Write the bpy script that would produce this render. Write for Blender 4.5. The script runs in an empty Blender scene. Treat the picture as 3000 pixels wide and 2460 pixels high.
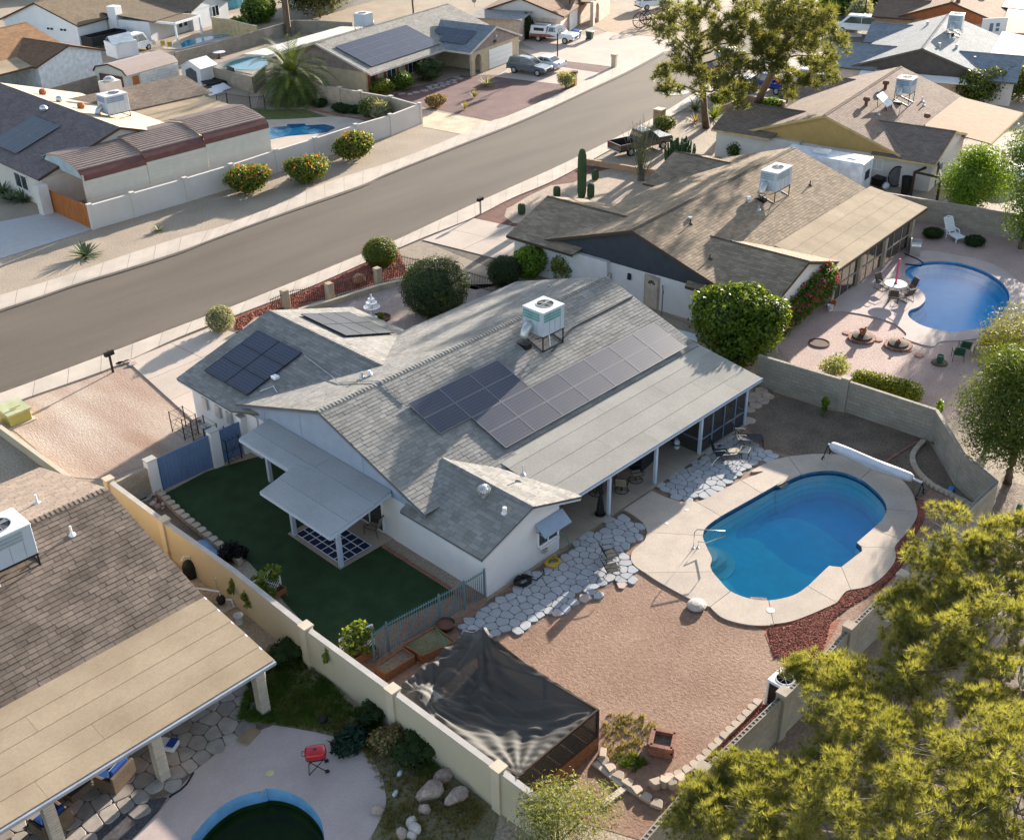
import bpy, bmesh, math, random
import numpy as np
from mathutils import Vector, Matrix
from mathutils.geometry import tessellate_polygon, delaunay_2d_cdt
random.seed(7); RNG=np.random.default_rng(7)
sc=bpy.context.scene; COL=sc.collection
# ---------------------------------------------------------------- camera, sky, sun, exposure
cd_=bpy.data.cameras.new('camera'); cam=bpy.data.objects.new('camera',cd_); COL.objects.link(cam)
cd_.sensor_fit='HORIZONTAL'; cd_.sensor_width=36; cd_.lens=39.67; cd_.clip_start=.5; cd_.clip_end=3000
_r=Vector((.695946,-.717885,-.0173)); _u=Vector((.375849,.343623,.860617)); _d=Vector((.611879,.605445,-.508959))
cam.matrix_world=Matrix(((_r.x,_u.x,-_d.x,0),(_r.y,_u.y,-_d.y,0),(_r.z,_u.z,-_d.z,30),(0,0,0,1)))
sc.camera=cam
SUN_AZ=math.radians(12.5); SUN_EL=math.radians(13.0)
w=bpy.data.worlds.new('World'); sc.world=w; w.use_nodes=True; nt=w.node_tree
sky=nt.nodes.new('ShaderNodeTexSky'); sky.sky_type='NISHITA'; sky.sun_disc=False
sky.sun_elevation=SUN_EL; sky.sun_rotation=math.pi/2-SUN_AZ; sky.air_density=1.0; sky.dust_density=.8; sky.ozone_density=1.0
bg=nt.nodes['Background']
# thin broken cloud over the whole dome: brighter, greyer sky where the noise is high
tcw=nt.nodes.new('ShaderNodeTexCoord'); nzw=nt.nodes.new('ShaderNodeTexNoise'); nzw.inputs['Scale'].default_value=3.2; nzw.inputs['Detail'].default_value=7; nt.links.new(tcw.outputs['Generated'],nzw.inputs[0])
rpw=nt.nodes.new('ShaderNodeValToRGB'); rpw.color_ramp.elements[0].position=.52; rpw.color_ramp.elements[1].position=.70; nt.links.new(nzw.outputs[0],rpw.inputs[0])
bww=nt.nodes.new('ShaderNodeRGBToBW'); nt.links.new(sky.outputs[0],bww.inputs[0]); clw=nt.nodes.new('ShaderNodeVectorMath'); clw.operation='SCALE'; clw.inputs[0].default_value=(2.3,2.25,2.2); nt.links.new(bww.outputs[0],clw.inputs['Scale'])
mxw=nt.nodes.new('ShaderNodeMix'); mxw.data_type='RGBA'; nt.links.new(rpw.outputs[0],mxw.inputs[0]); nt.links.new(sky.outputs[0],mxw.inputs[6]); nt.links.new(clw.outputs[0],mxw.inputs[7]); nt.links.new(mxw.outputs[2],bg.inputs[0])
bg.inputs[1].default_value=.095
sl=bpy.data.lights.new('sun','SUN'); sl.energy=5.0; sl.angle=math.radians(.6); sl.color=(1,.90,.77)
so=bpy.data.objects.new('sun',sl); COL.objects.link(so)
_sd=Vector((math.cos(SUN_EL)*math.cos(SUN_AZ),math.cos(SUN_EL)*math.sin(SUN_AZ),math.sin(SUN_EL)))
so.rotation_euler=_sd.to_track_quat('Z','Y').to_euler()
sc.view_settings.view_transform='Standard'; sc.view_settings.look='None'; sc.view_settings.gamma=1; sc.view_settings.use_curve_mapping=False
sc.view_settings.exposure=1.8
sc.render.engine='CYCLES'
sc.cycles.max_bounces=6; sc.cycles.transparent_max_bounces=16; sc.cycles.diffuse_bounces=3; sc.cycles.glossy_bounces=3; sc.cycles.transmission_bounces=4
sc.cycles.caustics_reflective=False; sc.cycles.caustics_refractive=False
# ---------------------------------------------------------------- materials
MATS={}
def lin(c):
 return tuple(((v/255+.055)/1.055)**2.4 if v/255>.04045 else v/255/12.92 for v in c)
def M(name,col,rough=.85,var=.18,scale=2.0,bump=0.0,bscale=30.,spec=.25,metal=0.,fine=.12,fscale=40.,island=0.,col2=None,stretch=None,coat=0.,mixlo=.4,mixhi=.6):
 """principled material, colour broken up by two noises and per-piece variation"""
 if name in MATS: return MATS[name]
 m=bpy.data.materials.new(name); MATS[name]=m; m.use_nodes=True; n=m.node_tree.nodes; L=m.node_tree.links
 p=n['Principled BSDF']; p.inputs['Roughness'].default_value=rough; p.inputs['Metallic'].default_value=metal
 p.inputs['Specular IOR Level'].default_value=spec; p.inputs['Coat Weight'].default_value=coat
 tc=n.new('ShaderNodeTexCoord'); src=tc.outputs['Object']
 if stretch:
  mp=n.new('ShaderNodeMapping'); mp.inputs['Scale'].default_value=stretch[:3]
  if len(stretch)>3: mp.inputs['Rotation'].default_value=(0,0,stretch[3])
  L.new(src,mp.inputs[0]); src=mp.outputs[0]
 n1=n.new('ShaderNodeTexNoise'); n1.inputs['Scale'].default_value=scale; n1.inputs['Detail'].default_value=5; L.new(src,n1.inputs[0])
 r1=n.new('ShaderNodeValToRGB'); c1=tuple(max(0,v*(1-var)) for v in col); c2=col2 or tuple(min(1,v*(1+var)) for v in col)
 e=r1.color_ramp.elements; e[0].position=mixlo-.1; e[1].position=mixhi+.1; e[0].color=(*(col if col2 else c1),1); e[1].color=(*c2,1)
 L.new(n1.outputs[0],r1.inputs[0]); out=r1.outputs[0]
 if fine:
  n2=n.new('ShaderNodeTexNoise'); n2.inputs['Scale'].default_value=fscale; n2.inputs['Detail'].default_value=3; L.new(src,n2.inputs[0])
  mr=n.new('ShaderNodeMapRange'); mr.inputs[1].default_value=.3; mr.inputs[2].default_value=.7; mr.inputs[3].default_value=1-fine; mr.inputs[4].default_value=1+fine; L.new(n2.outputs[0],mr.inputs[0])
  mx=n.new('ShaderNodeVectorMath'); mx.operation='SCALE'; L.new(out,mx.inputs[0]); L.new(mr.outputs[0],mx.inputs['Scale']); out=mx.outputs[0]
 if island:
  ge=n.new('ShaderNodeNewGeometry'); mr=n.new('ShaderNodeMapRange'); mr.inputs[3].default_value=1-island; mr.inputs[4].default_value=1+island
  oi=n.new('ShaderNodeObjectInfo'); ad=n.new('ShaderNodeMath'); ad.operation='ADD'; L.new(ge.outputs['Random Per Island'],ad.inputs[0]); L.new(oi.outputs['Random'],ad.inputs[1])
  fr=n.new('ShaderNodeMath'); fr.operation='FRACT'; L.new(ad.outputs[0],fr.inputs[0]); L.new(fr.outputs[0],mr.inputs[0])
  mx=n.new('ShaderNodeVectorMath'); mx.operation='SCALE'; L.new(out,mx.inputs[0]); L.new(mr.outputs[0],mx.inputs['Scale']); out=mx.outputs[0]
 L.new(out,p.inputs['Base Color'])
 if bump:
  n3=n.new('ShaderNodeTexNoise'); n3.inputs['Scale'].default_value=bscale; n3.inputs['Detail'].default_value=6; n3.inputs['Roughness'].default_value=.65; L.new(src,n3.inputs[0])
  b=n.new('ShaderNodeBump'); b.inputs['Strength'].default_value=.9; b.inputs['Distance'].default_value=bump; L.new(n3.outputs[0],b.inputs['Height']); L.new(b.outputs[0],p.inputs['Normal'])
 return m
def LEAF(name,c1,c2,trans=.38,rough=.55):
 if name in MATS: return MATS[name]
 m=bpy.data.materials.new(name); MATS[name]=m; m.use_nodes=True; n=m.node_tree.nodes; L=m.node_tree.links
 p=n['Principled BSDF']; p.inputs['Roughness'].default_value=rough; p.inputs['Specular IOR Level'].default_value=.2
 ge=n.new('ShaderNodeNewGeometry'); tc=n.new('ShaderNodeTexCoord'); ns=n.new('ShaderNodeTexNoise'); ns.inputs['Scale'].default_value=1.3; L.new(tc.outputs['Object'],ns.inputs[0])
 ad=n.new('ShaderNodeMath'); ad.operation='MULTIPLY_ADD'; ad.inputs[1].default_value=.6; L.new(ge.outputs['Random Per Island'],ad.inputs[0])
 sb=n.new('ShaderNodeMath'); sb.operation='MULTIPLY_ADD'; sb.inputs[1].default_value=1.1; sb.inputs[2].default_value=-.38; L.new(ns.outputs[0],sb.inputs[0]); L.new(sb.outputs[0],ad.inputs[2])
 r=n.new('ShaderNodeValToRGB'); r.color_ramp.elements[0].color=(*c1,1); r.color_ramp.elements[1].color=(*c2,1); L.new(ad.outputs[0],r.inputs[0])
 L.new(r.outputs[0],p.inputs['Base Color'])
 t=n.new('ShaderNodeBsdfTranslucent'); sc_=n.new('ShaderNodeVectorMath'); sc_.operation='MULTIPLY'; sc_.inputs[1].default_value=(1.5,1.35,.5); L.new(r.outputs[0],sc_.inputs[0]); L.new(sc_.outputs[0],t.inputs[0])
 mx=n.new('ShaderNodeMixShader'); mx.inputs[0].default_value=trans; L.new(p.outputs[0],mx.inputs[1]); L.new(t.outputs[0],mx.inputs[2]); L.new(mx.outputs[0],n['Material Output'].inputs[0])
 return m
def GLASSY(name,col,rough=.08,alpha=None):
 m=M(name,col,rough=rough,var=.05,fine=0,spec=.6)
 return m
def WATER(name,tint,density=.35,ripple=.02,rscale=2.2,absorb=(.15,.55,.85)):
 if name in MATS: return MATS[name]
 m=bpy.data.materials.new(name); MATS[name]=m; m.use_nodes=True; n=m.node_tree.nodes; L=m.node_tree.links
 n.remove(n['Principled BSDF']); out=n['Material Output']
 tr=n.new('ShaderNodeBsdfTransparent'); tr.inputs[0].default_value=(*tint,1)
 gl=n.new('ShaderNodeBsdfGlossy'); gl.inputs['Roughness'].default_value=.16
 fr=n.new('ShaderNodeFresnel'); fr.inputs[0].default_value=1.22
 tc=n.new('ShaderNodeTexCoord'); mp=n.new('ShaderNodeMapping'); mp.inputs['Scale'].default_value=(1,1.6,1); mp.inputs['Rotation'].default_value=(0,0,.5); L.new(tc.outputs['Object'],mp.inputs[0])
 ns=n.new('ShaderNodeTexNoise'); ns.inputs['Scale'].default_value=rscale; ns.inputs['Detail'].default_value=4; ns.inputs['Distortion'].default_value=.6; L.new(mp.outputs[0],ns.inputs[0])
 b=n.new('ShaderNodeBump'); b.inputs['Strength'].default_value=1; b.inputs['Distance'].default_value=ripple; L.new(ns.outputs[0],b.inputs['Height'])
 L.new(b.outputs[0],gl.inputs['Normal'])
 mx=n.new('ShaderNodeMixShader'); L.new(fr.outputs[0],mx.inputs[0]); L.new(tr.outputs[0],mx.inputs[1]); L.new(gl.outputs[0],mx.inputs[2]); L.new(mx.outputs[0],out.inputs[0])
 if density:
  va=n.new('ShaderNodeVolumeAbsorption'); va.inputs[0].default_value=(*absorb,1); va.inputs[1].default_value=density; L.new(va.outputs[0],out.inputs[1])
 return m
def TINT(name,col):
 m=bpy.data.materials.new(name); MATS[name]=m; m.use_nodes=True; n=m.node_tree.nodes; n.remove(n['Principled BSDF'])
 t=n.new('ShaderNodeBsdfTransparent'); t.inputs[0].default_value=(*col,1); m.node_tree.links.new(t.outputs[0],n['Material Output'].inputs[0]); return m
def MESHNET(name,col,opacity):
 """fine woven shade net: part opaque threads, part open"""
 m=bpy.data.materials.new(name); MATS[name]=m; m.use_nodes=True; n=m.node_tree.nodes; L=m.node_tree.links
 p=n['Principled BSDF']; p.inputs['Base Color'].default_value=(*col,1); p.inputs['Roughness'].default_value=.7
 tr=n.new('ShaderNodeBsdfTransparent'); mx=n.new('ShaderNodeMixShader'); mx.inputs[0].default_value=opacity
 L.new(tr.outputs[0],mx.inputs[1]); L.new(p.outputs[0],mx.inputs[2]); L.new(mx.outputs[0],n['Material Output'].inputs[0]); return m
# ---------------------------------------------------------------- mesh helpers
def V3(p): return Vector((p[0],p[1],p[2] if len(p)>2 else 0))
class B:
 def __init__(s): s.v=[];s.f=[];s.mi=[];s.cur=0
 def add(s,vs,fs):
  o=len(s.v); s.v+=[tuple(v) for v in vs]; s.f+=[tuple(i+o for i in f) for f in fs]; s.mi+=[s.cur]*len(fs); return s
 def m(s,i): s.cur=i; return s
 def bx(s,x0,x1,y0,y1,z0,z1):
  return s.add([(x0,y0,z0),(x1,y0,z0),(x1,y1,z0),(x0,y1,z0),(x0,y0,z1),(x1,y0,z1),(x1,y1,z1),(x0,y1,z1)],[(3,2,1,0),(4,5,6,7),(0,1,5,4),(1,2,6,5),(2,3,7,6),(3,0,4,7)])
 def box(s,c,sz,rz=0,rx=0,ry=0):
  R=Matrix.Rotation(rz,3,'Z')@Matrix.Rotation(ry,3,'Y')@Matrix.Rotation(rx,3,'X'); c=Vector(c); h=[q/2 for q in sz]
  vs=[c+R@Vector((sx*h[0],sy*h[1],sz_*h[2])) for sz_ in (-1,1) for sx,sy in ((-1,-1),(1,-1),(1,1),(-1,1))]
  return s.add(vs,[(3,2,1,0),(4,5,6,7),(0,1,5,4),(1,2,6,5),(2,3,7,6),(3,0,4,7)])
 def bar(s,a,b,w,h=None,up=(0,0,1)):
  """rectangular bar from a to b"""
  a=Vector(a);b=Vector(b);h=h or w; d=(b-a); 
  if d.length<1e-6: return s
  d.normalize(); u=Vector(up); x=d.cross(u)
  if x.length<1e-3: x=d.cross(Vector((1,0,0)))
  x.normalize(); y=x.cross(d); x*=w/2; y*=h/2
  vs=[p+sx*x+sy*y for p in (a,b) for sx,sy in ((-1,-1),(1,-1),(1,1),(-1,1))]
  return s.add(vs,[(0,1,2,3),(7,6,5,4),(0,4,5,1),(1,5,6,2),(2,6,7,3),(3,7,4,0)])
 def face(s,pts): return s.add(pts,[tuple(range(len(pts)))])
 def slab(s,pts,th,dirv=(0,0,-1)):
  """planar polygon extruded by th along dirv (n-gon convex or mildly concave)"""
  n=len(pts); d=Vector(dirv)*th; a=[V3(p) for p in pts]; b=[p+d for p in a]
  nrm=sum((a[i].cross(a[(i+1)%n]) for i in range(n)),Vector())
  if nrm.dot(Vector(dirv))>0: a.reverse(); b.reverse()
  tri=tessellate_polygon([a]); fs=[]
  for t in tri:
   q=(a[t[1]]-a[t[0]]).cross(a[t[2]]-a[t[0]])
   t=t if q.dot(Vector(dirv))<0 else t[::-1]
   fs.append(tuple(t)); fs.append(tuple(i+n for i in reversed(t)))
  fs+=[(i,i+n,(i+1)%n+n,(i+1)%n) for i in range(n)]
  return s.add(a+b,fs)
 def prism(s,poly,z0,z1): return s.slab([(p[0],p[1],z1) for p in poly],z1-z0)
 def tube(s,pts,r,n=6,closed=False,r1=None):
  pts=[Vector(p) for p in pts]; N=len(pts); rings=[]; 
  for i,p in enumerate(pts):
   a=pts[(i-1)%N] if (closed or i>0) else p; b=pts[(i+1)%N] if (closed or i<N-1) else p
   d=(b-a).normalized(); x=d.cross(Vector((0,0,1)))
   if x.length<.05: x=d.cross(Vector((1,0,0)))
   x.normalize(); y=x.cross(d); rr=r if r1 is None else r+(r1-r)*i/(N-1)
   rings.append([p+rr*(math.cos(t)*x+math.sin(t)*y) for t in [2*math.pi*k/n for k in range(n)]])
  vs=[v for q in rings for v in q]; fs=[]
  for i in range(N if closed else N-1):
   j=(i+1)%N
   for k in range(n): fs.append((i*n+k,j*n+k,j*n+(k+1)%n,i*n+(k+1)%n))
  if not closed: fs+=[tuple(range(n)),tuple(reversed(range((N-1)*n,N*n)))]
  return s.add(vs,fs)
 def cyl(s,p,r,h,n=14,r2=None): 
  p=Vector(p); return s.tube([p,p+Vector((0,0,h))],r,n,r1=r2 if r2 is not None else r)
 def lathe(s,prof,c=(0,0,0),n=16):
  c=Vector(c); vs=[c+Vector((r*math.cos(2*math.pi*k/n),r*math.sin(2*math.pi*k/n),z)) for r,z in prof for k in range(n)]
  fs=[(i*n+k,i*n+(k+1)%n,(i+1)*n+(k+1)%n,(i+1)*n+k) for i in range(len(prof)-1) for k in range(n)]
  if prof[-1][0]>1e-4: fs.append(tuple((len(prof)-1)*n+k for k in range(n)))
  return s.add(vs,fs)
 def ell(s,c,r,nu=10,nv=7,rz=0,pw=1.0):
  c=Vector(c); R=Matrix.Rotation(rz,3,'Z'); vs=[]
  f=lambda q: math.copysign(abs(q)**pw,q)
  for j in range(nv+1):
   ph=-math.pi/2+math.pi*j/nv
   for k in range(nu):
    th=2*math.pi*k/nu; vs.append(c+R@Vector((r[0]*f(math.cos(ph))*f(math.cos(th)),r[1]*f(math.cos(ph))*f(math.sin(th)),r[2]*f(math.sin(ph)))))
  fs=[(j*nu+k,j*nu+(k+1)%nu,(j+1)*nu+(k+1)%nu,(j+1)*nu+k) for j in range(nv) for k in range(nu)]
  return s.add(vs,fs)
 def build(s,name,mat,parent=None,local=False,smooth=False,bevel=0,kind=None,label=None):
  me=bpy.data.meshes.new(name); me.from_pydata(s.v,[],s.f); 
  ms=mat if isinstance(mat,(list,tuple)) else [mat]
  for q in ms: me.materials.append(q)
  if len(ms)>1: me.polygons.foreach_set('material_index',s.mi)
  if smooth: me.polygons.foreach_set('use_smooth',[True]*len(s.f))
  me.validate(); me.update()
  o=bpy.data.objects.new(name,me); COL.objects.link(o)
  if bevel:
   bm=bmesh.new(); bm.from_mesh(me); bmesh.ops.remove_doubles(bm,verts=bm.verts,dist=1e-5)
   es=[e for e in bm.edges if len(e.link_faces)==2 and e.calc_face_angle(0)>.5]
   bmesh.ops.bevel(bm,geom=es,offset=bevel,segments=2 if bevel>.03 else 1,affect='EDGES',profile=.6,clamp_overlap=True); bm.to_mesh(me); bm.free()
  if parent is not None:
   o.parent=parent
   if not local: o.location=-WORLD.get(parent.name,Vector())
   WORLD[o.name]=Vector() if local else WORLD.get(parent.name,Vector())*0+Vector()
  if kind: o['kind']=kind
  if label: o['label']=label
  return o
WORLD={}
def sub(o,parent):
 """make o (already a child built in world coords) a sub-part of parent part"""
 o.parent=parent; o.location=(0,0,0); return o
def thing(name,label,cat,loc=(0,0,0),rz=0,group=None):
 e=bpy.data.objects.new(name,None); COL.objects.link(e); e.empty_display_size=.2
 e.location=loc; e.rotation_euler=(0,0,rz); e['label']=label; e['category']=cat
 if group: e['group']=group
 WORLD[e.name]=V3(loc); return e
def tag(o,label,cat,group=None):
 o['label']=label; o['category']=cat
 if group: o['group']=group
 return o
def struct(o): o['kind']='structure'; return o
def copy_tree(o,loc=None,rz=None,label=None,parent=None):
 c=o.copy(); COL.objects.link(c)
 if parent is not None: c.parent=parent
 if loc is not None: c.location=loc
 if rz is not None: c.rotation_euler=(0,0,rz)
 if label: c['label']=label
 for ch in o.children: copy_tree(ch,parent=c)
 return c
def crom(pts,n=6,closed=True):
 P=[Vector((p[0],p[1],p[2] if len(p)>2 else 0)) for p in pts]; N=len(P); out=[]
 for i in range(N if closed else N-1):
  a,b,c,d=(P[(i-1)%N],P[i],P[(i+1)%N],P[(i+2)%N]) if closed else (P[max(i-1,0)],P[i],P[i+1],P[min(i+2,N-1)])
  for k in range(n):
   t=k/n; out.append(.5*((2*b)+(c-a)*t+(2*a-5*b+4*c-d)*t*t+(3*b-a-3*c+d)*t**3))
 if not closed: out.append(P[-1])
 return out
def sheet(name,loops,z,mat,kind='structure',parent=None,th=0):
 ls=[[Vector((p[0],p[1],z)) for p in l] for l in loops]; flat=[v for l in ls for v in l]; b=B(); es=[]; o=0
 for l in ls: n=len(l); es+=[(o+i,o+(i+1)%n) for i in range(n)]; o+=n
 r=delaunay_2d_cdt([Vector((v.x,v.y)) for v in flat],es,[],0,1e-4)
 b.v=[(v.x,v.y,z) for v in r[0]]
 for t in r[2]:
  P_=[r[0][i] for i in t]; c=(sum(p.x for p in P_)/3,sum(p.y for p in P_)/3)
  if not inside(c,ls[0]) or any(inside(c,h) for h in ls[1:]): continue
  A=sum(P_[i].x*P_[(i+1)%len(P_)].y-P_[(i+1)%len(P_)].x*P_[i].y for i in range(len(P_)))
  b.f.append(tuple(t) if A>0 else tuple(reversed(t))); b.mi.append(0)
 if th:
  for l in ls:
   n=len(l); k=len(b.v); b.v+=[(v.x,v.y,z) for v in l]+[(v.x,v.y,z-th) for v in l]
   for i in range(n): b.f.append((k+i,k+n+i,k+n+(i+1)%n,k+(i+1)%n)); b.mi.append(0)
 ob=b.build(name,mat,parent=parent); 
 if kind: ob['kind']=kind
 return ob
def inside(p,poly):
 x,y=p[0],p[1]; c=False; n=len(poly)
 for i in range(n):
  a=poly[i]; b=poly[(i+1)%n]
  if (a[1]>y)!=(b[1]>y) and x<(b[0]-a[0])*(y-a[1])/(b[1]-a[1])+a[0]: c=not c
 return c
def clip_convex(poly,clip):
 """Sutherland-Hodgman in 2d; clip counter-clockwise convex"""
 out=poly
 for i in range(len(clip)):
  a=clip[i]; b=clip[(i+1)%len(clip)]; inp=out; out=[]
  if not inp: return []
  sd=lambda p:(b[0]-a[0])*(p[1]-a[1])-(b[1]-a[1])*(p[0]-a[0])
  for j in range(len(inp)):
   p=inp[j]; q=inp[(j+1)%len(inp)]; sp=sd(p); sq=sd(q)
   if sp>=0: out.append(p)
   if (sp>=0)!=(sq>=0): t=sp/(sp-sq); out.append((p[0]+(q[0]-p[0])*t,p[1]+(q[1]-p[1])*t))
 return out
def area2(p): return abs(sum(p[i][0]*p[(i+1)%len(p)][1]-p[(i+1)%len(p)][0]*p[i][1] for i in range(len(p))))/2
# ---------------------------------------------------------------- shingled roof plane
def shingles(parent,pieces,mat,under,courses=.21,tab=(.3,.55),th=.022,n_ind=0,near=(0,0,30),name='shingle',org=None):
 """pieces: list of convex 3d polygons, coplanar; courses run along the horizontal of the plane. nearest n_ind tabs are own objects"""
 P0=[V3(p) for p in pieces[0]]; nrm=Vector()
 for i in range(len(P0)): nrm+=P0[i].cross(P0[(i+1)%len(P0)])
 nrm.normalize()
 if nrm.z<0: nrm=-nrm
 u=Vector((0,0,1)).cross(nrm)
 if u.length<1e-4: u=Vector((1,0,0))
 u.normalize(); v=nrm.cross(u); v.normalize()          # v points up-slope
 if v.z<0: v=-v;u=-u
 o=P0[0]; tabs=[]
 for pc in pieces:
  pl=[((V3(p)-o).dot(u),(V3(p)-o).dot(v)) for p in pc]
  if sum(pl[i][0]*pl[(i+1)%len(pl)][1]-pl[(i+1)%len(pl)][0]*pl[i][1] for i in range(len(pl)))<0: pl.reverse()
  a0=min(p[0] for p in pl); a1=max(p[0] for p in pl); b0=min(p[1] for p in pl); b1=max(p[1] for p in pl)
  for r in range(int(math.floor(b0/courses)),int(math.ceil(b1/courses))):
   rr=random.Random(r*7919+13); x=math.floor(a0/4)*4-rr.random()*.5
   while x<a1:
    w_=rr.uniform(*tab)
    if x+w_>a0:
     q=clip_convex([(x+.006,r*courses),(x+w_-.006,r*courses),(x+w_-.006,(r+1)*courses+.02),(x+.006,(r+1)*courses+.02)],pl)
     if len(q)>2 and area2(q)>.006: tabs.append((q,r,rr.random()))
    x+=w_
 def geo(t):
  q,r,k=t; y0=r*courses; top=[];bot=[]
  for p in q:
   f=1-(p[1]-y0)/courses; h=th*(.35+.65*f)*(.75+.5*k)
   c=o+u*p[0]+v*p[1]; top.append(c+nrm*h); bot.append(c-nrm*.004)
  return top,bot
 nv=Vector(near)
 if n_ind:
  tabs.sort(key=lambda t:((o+u*t[0][0][0]+v*t[0][0][1])-nv).length)
 bb=B()
 for i,t in enumerate(tabs):
  top,bot=geo(t); n=len(top); fs=[tuple(range(n))]+[(j,j+n,(j+1)%n+n,(j+1)%n) for j in range(n)]
  if i<n_ind: B().add(top+bot,fs).build(name,mat,parent)
  else: bb.add(top+bot,fs)
 if bb.f: bb.build('shingle_field',mat,parent,kind='stuff')
 ub=B()
 for pc in pieces: ub.slab([V3(p)-nrm*.01 for p in pc],.09)
 ub.build('roof_deck',under,parent)
def ridge_caps(parent,a,b,mat,w=.3,step=.2,slope=.33,name='ridge_cap'):
 a=Vector(a);b=Vector(b); d=b-a; L=d.length; d.normalize(); s=d.cross(Vector((0,0,1))).normalized(); n=max(1,int(L/step)); bb=B()
 for i in range(n):
  p=a+d*(L*i/n); q=a+d*(L*(i+1)/n-.012); h0=.05;h1=.03
  vs=[]
  for c,h in ((p,h0),(q,h1)):
   vs+=[c+s*w/2+Vector((0,0,h-slope*w/2)),c+Vector((0,0,h)),c-s*w/2+Vector((0,0,h-slope*w/2))]
  lo=[x-Vector((0,0,.03)) for x in vs]
  bb.add(vs+lo,[(0,1,4,3),(1,2,5,4),(0,6,7,1),(1,7,8,2),(3,4,10,9),(4,5,11,10),(0,3,9,6),(2,8,11,5)])
 return bb.build(name,mat,parent,kind='stuff')
# ---------------------------------------------------------------- foliage
def mesh_np(name,verts,faces,mat,parent=None,local=False,kind=None):
 me=bpy.data.meshes.new(name); nv=len(verts); nf=len(faces); k=faces.shape[1]
 me.vertices.add(nv); me.vertices.foreach_set('co',verts.astype(np.float32).ravel())
 me.loops.add(nf*k); me.loops.foreach_set('vertex_index',faces.astype(np.int32).ravel())
 me.polygons.add(nf); me.polygons.foreach_set('loop_start',np.arange(0,nf*k,k,dtype=np.int32))
 me.update(calc_edges=True); me.validate()
 for q in (mat if isinstance(mat,(list,tuple)) else [mat]): me.materials.append(q)
 o=bpy.data.objects.new(name,me); COL.objects.link(o)
 if parent is not None:
  o.parent=parent
  if not local: o.location=-WORLD.get(parent.name,Vector())
 if kind: o['kind']=kind
 return o
def unit(n):
 v=RNG.normal(size=(n,3)); return v/np.linalg.norm(v,axis=1)[:,None]
def leaves_at(c,out,size,asp=.5,spread=.9):
 """quads (two per clump handled by caller) at centres c, facing roughly out"""
 n=len(c); nrm=out+spread*unit(n); nrm/=np.linalg.norm(nrm,axis=1)[:,None]
 t=np.cross(nrm,unit(n)); t/=np.linalg.norm(t,axis=1)[:,None]+1e-9; b=np.cross(nrm,t)
 s=size*(.6+.8*RNG.random(n))[:,None]; a=t*s; bb=b*s*asp
 v=np.stack([c-a,c-bb*1.0,c+a,c+bb*1.0],1).reshape(-1,3)
 f=np.arange(4*n).reshape(-1,4); return v,f
def cloud(blobs,per,shell=.75):
 """points in the outer shell of ellipsoids [(c,r)], returns points, outward dirs"""
 P=[];N=[]
 vol=np.array([max(r[0]*r[1],r[1]*r[2],r[0]*r[2]) for c,r in blobs]); cnt=(per*vol/vol.sum()).astype(int)+1
 for (c,r),k in zip(blobs,cnt):
  d=unit(k); rad=(shell+(1-shell)*RNG.random(k)**.6)[:,None]*(1+.07*RNG.normal(size=(k,1)))
  P.append(np.array(c)+d*rad*np.array(r)); q=d/np.array(r); N.append(q/np.linalg.norm(q,axis=1)[:,None])
 return np.concatenate(P),np.concatenate(N)
def foliage(name,blobs,n,size,mat,parent=None,shell=.75,asp=.5,spread=.9,local=False,zmin=.03):
 P,N=cloud(blobs,n,shell); k=P[:,2]>zmin; P=P[k];N=N[k]
 v,f=leaves_at(P,N,size,asp,spread); return mesh_np(name,v,f,mat,parent,local)
def needles(name,tips,dirs,mat,parent,per=26,length=.22,width=.012,cone=1.0,local=False):
 n=len(tips)*per; c=np.repeat(tips,per,0); d=np.repeat(dirs,per,0)+cone*unit(n); d/=np.linalg.norm(d,axis=1)[:,None]
 L=(length*(.6+.7*RNG.random(n)))[:,None]; s=np.cross(d,unit(n)); s/=np.linalg.norm(s,axis=1)[:,None]+1e-9
 c=c+d*L*.05; v=np.stack([c-s*width,c+s*width,c+d*L],1).reshape(-1,3); return mesh_np(name,v,np.arange(3*n).reshape(-1,3),mat,parent,local)
def limb(b,p0,p1,r0,r1,seg=5,wob=.12,rng=random):
 p0=Vector(p0);p1=Vector(p1); L=(p1-p0).length; pts=[]
 for i in range(seg+1):
  t=i/seg; p=p0.lerp(p1,t)
  if 0<i<seg: p+=Vector((rng.uniform(-1,1),rng.uniform(-1,1),rng.uniform(-.5,.5)))*wob*L*.25
  pts.append(p)
 b.tube(pts,r0,7,r1=r1); return pts

# ---------------------------------------------------------------- materials of the place
m_gravel=M('tan_gravel',(.33,.265,.20),var=.12,scale=.35,fine=.3,fscale=9,bump=.03,bscale=14)
m_asphalt=M('asphalt',(.118,.094,.074),var=.16,scale=.25,fine=.10,fscale=30,bump=.004,bscale=60,stretch=(.25,1.6,1,-.12))
m_conc=M('concrete_walk',(.47,.40,.335),var=.09,scale=.7,fine=.07,fscale=12,bump=.004,bscale=30,island=.05)
m_drive=M('concrete_drive',(.46,.38,.32),var=.08,scale=.5,fine=.06,fscale=12,bump=.004,bscale=30,island=.04)
m_dirt=M('raked_dirt',(.31,.20,.145),col2=(.46,.37,.30),scale=.22,fine=.16,fscale=7,bump=.04,bscale=6,stretch=(2.6,.55,1,.0))
m_yard=M('pink_dirt',(.205,.118,.078),col2=(.29,.185,.13),scale=.4,fine=.2,fscale=6,bump=.035,bscale=9)
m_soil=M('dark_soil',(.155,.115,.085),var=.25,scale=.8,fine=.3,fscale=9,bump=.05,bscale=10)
m_redrock=M('red_rock_ground',(.25,.075,.045),var=.3,scale=3,fine=.4,fscale=16,bump=.04,bscale=18)
m_purple=M('purple_gravel',(.16,.095,.085),var=.15,scale=.6,fine=.3,fscale=10,bump=.04,bscale=12)
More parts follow.
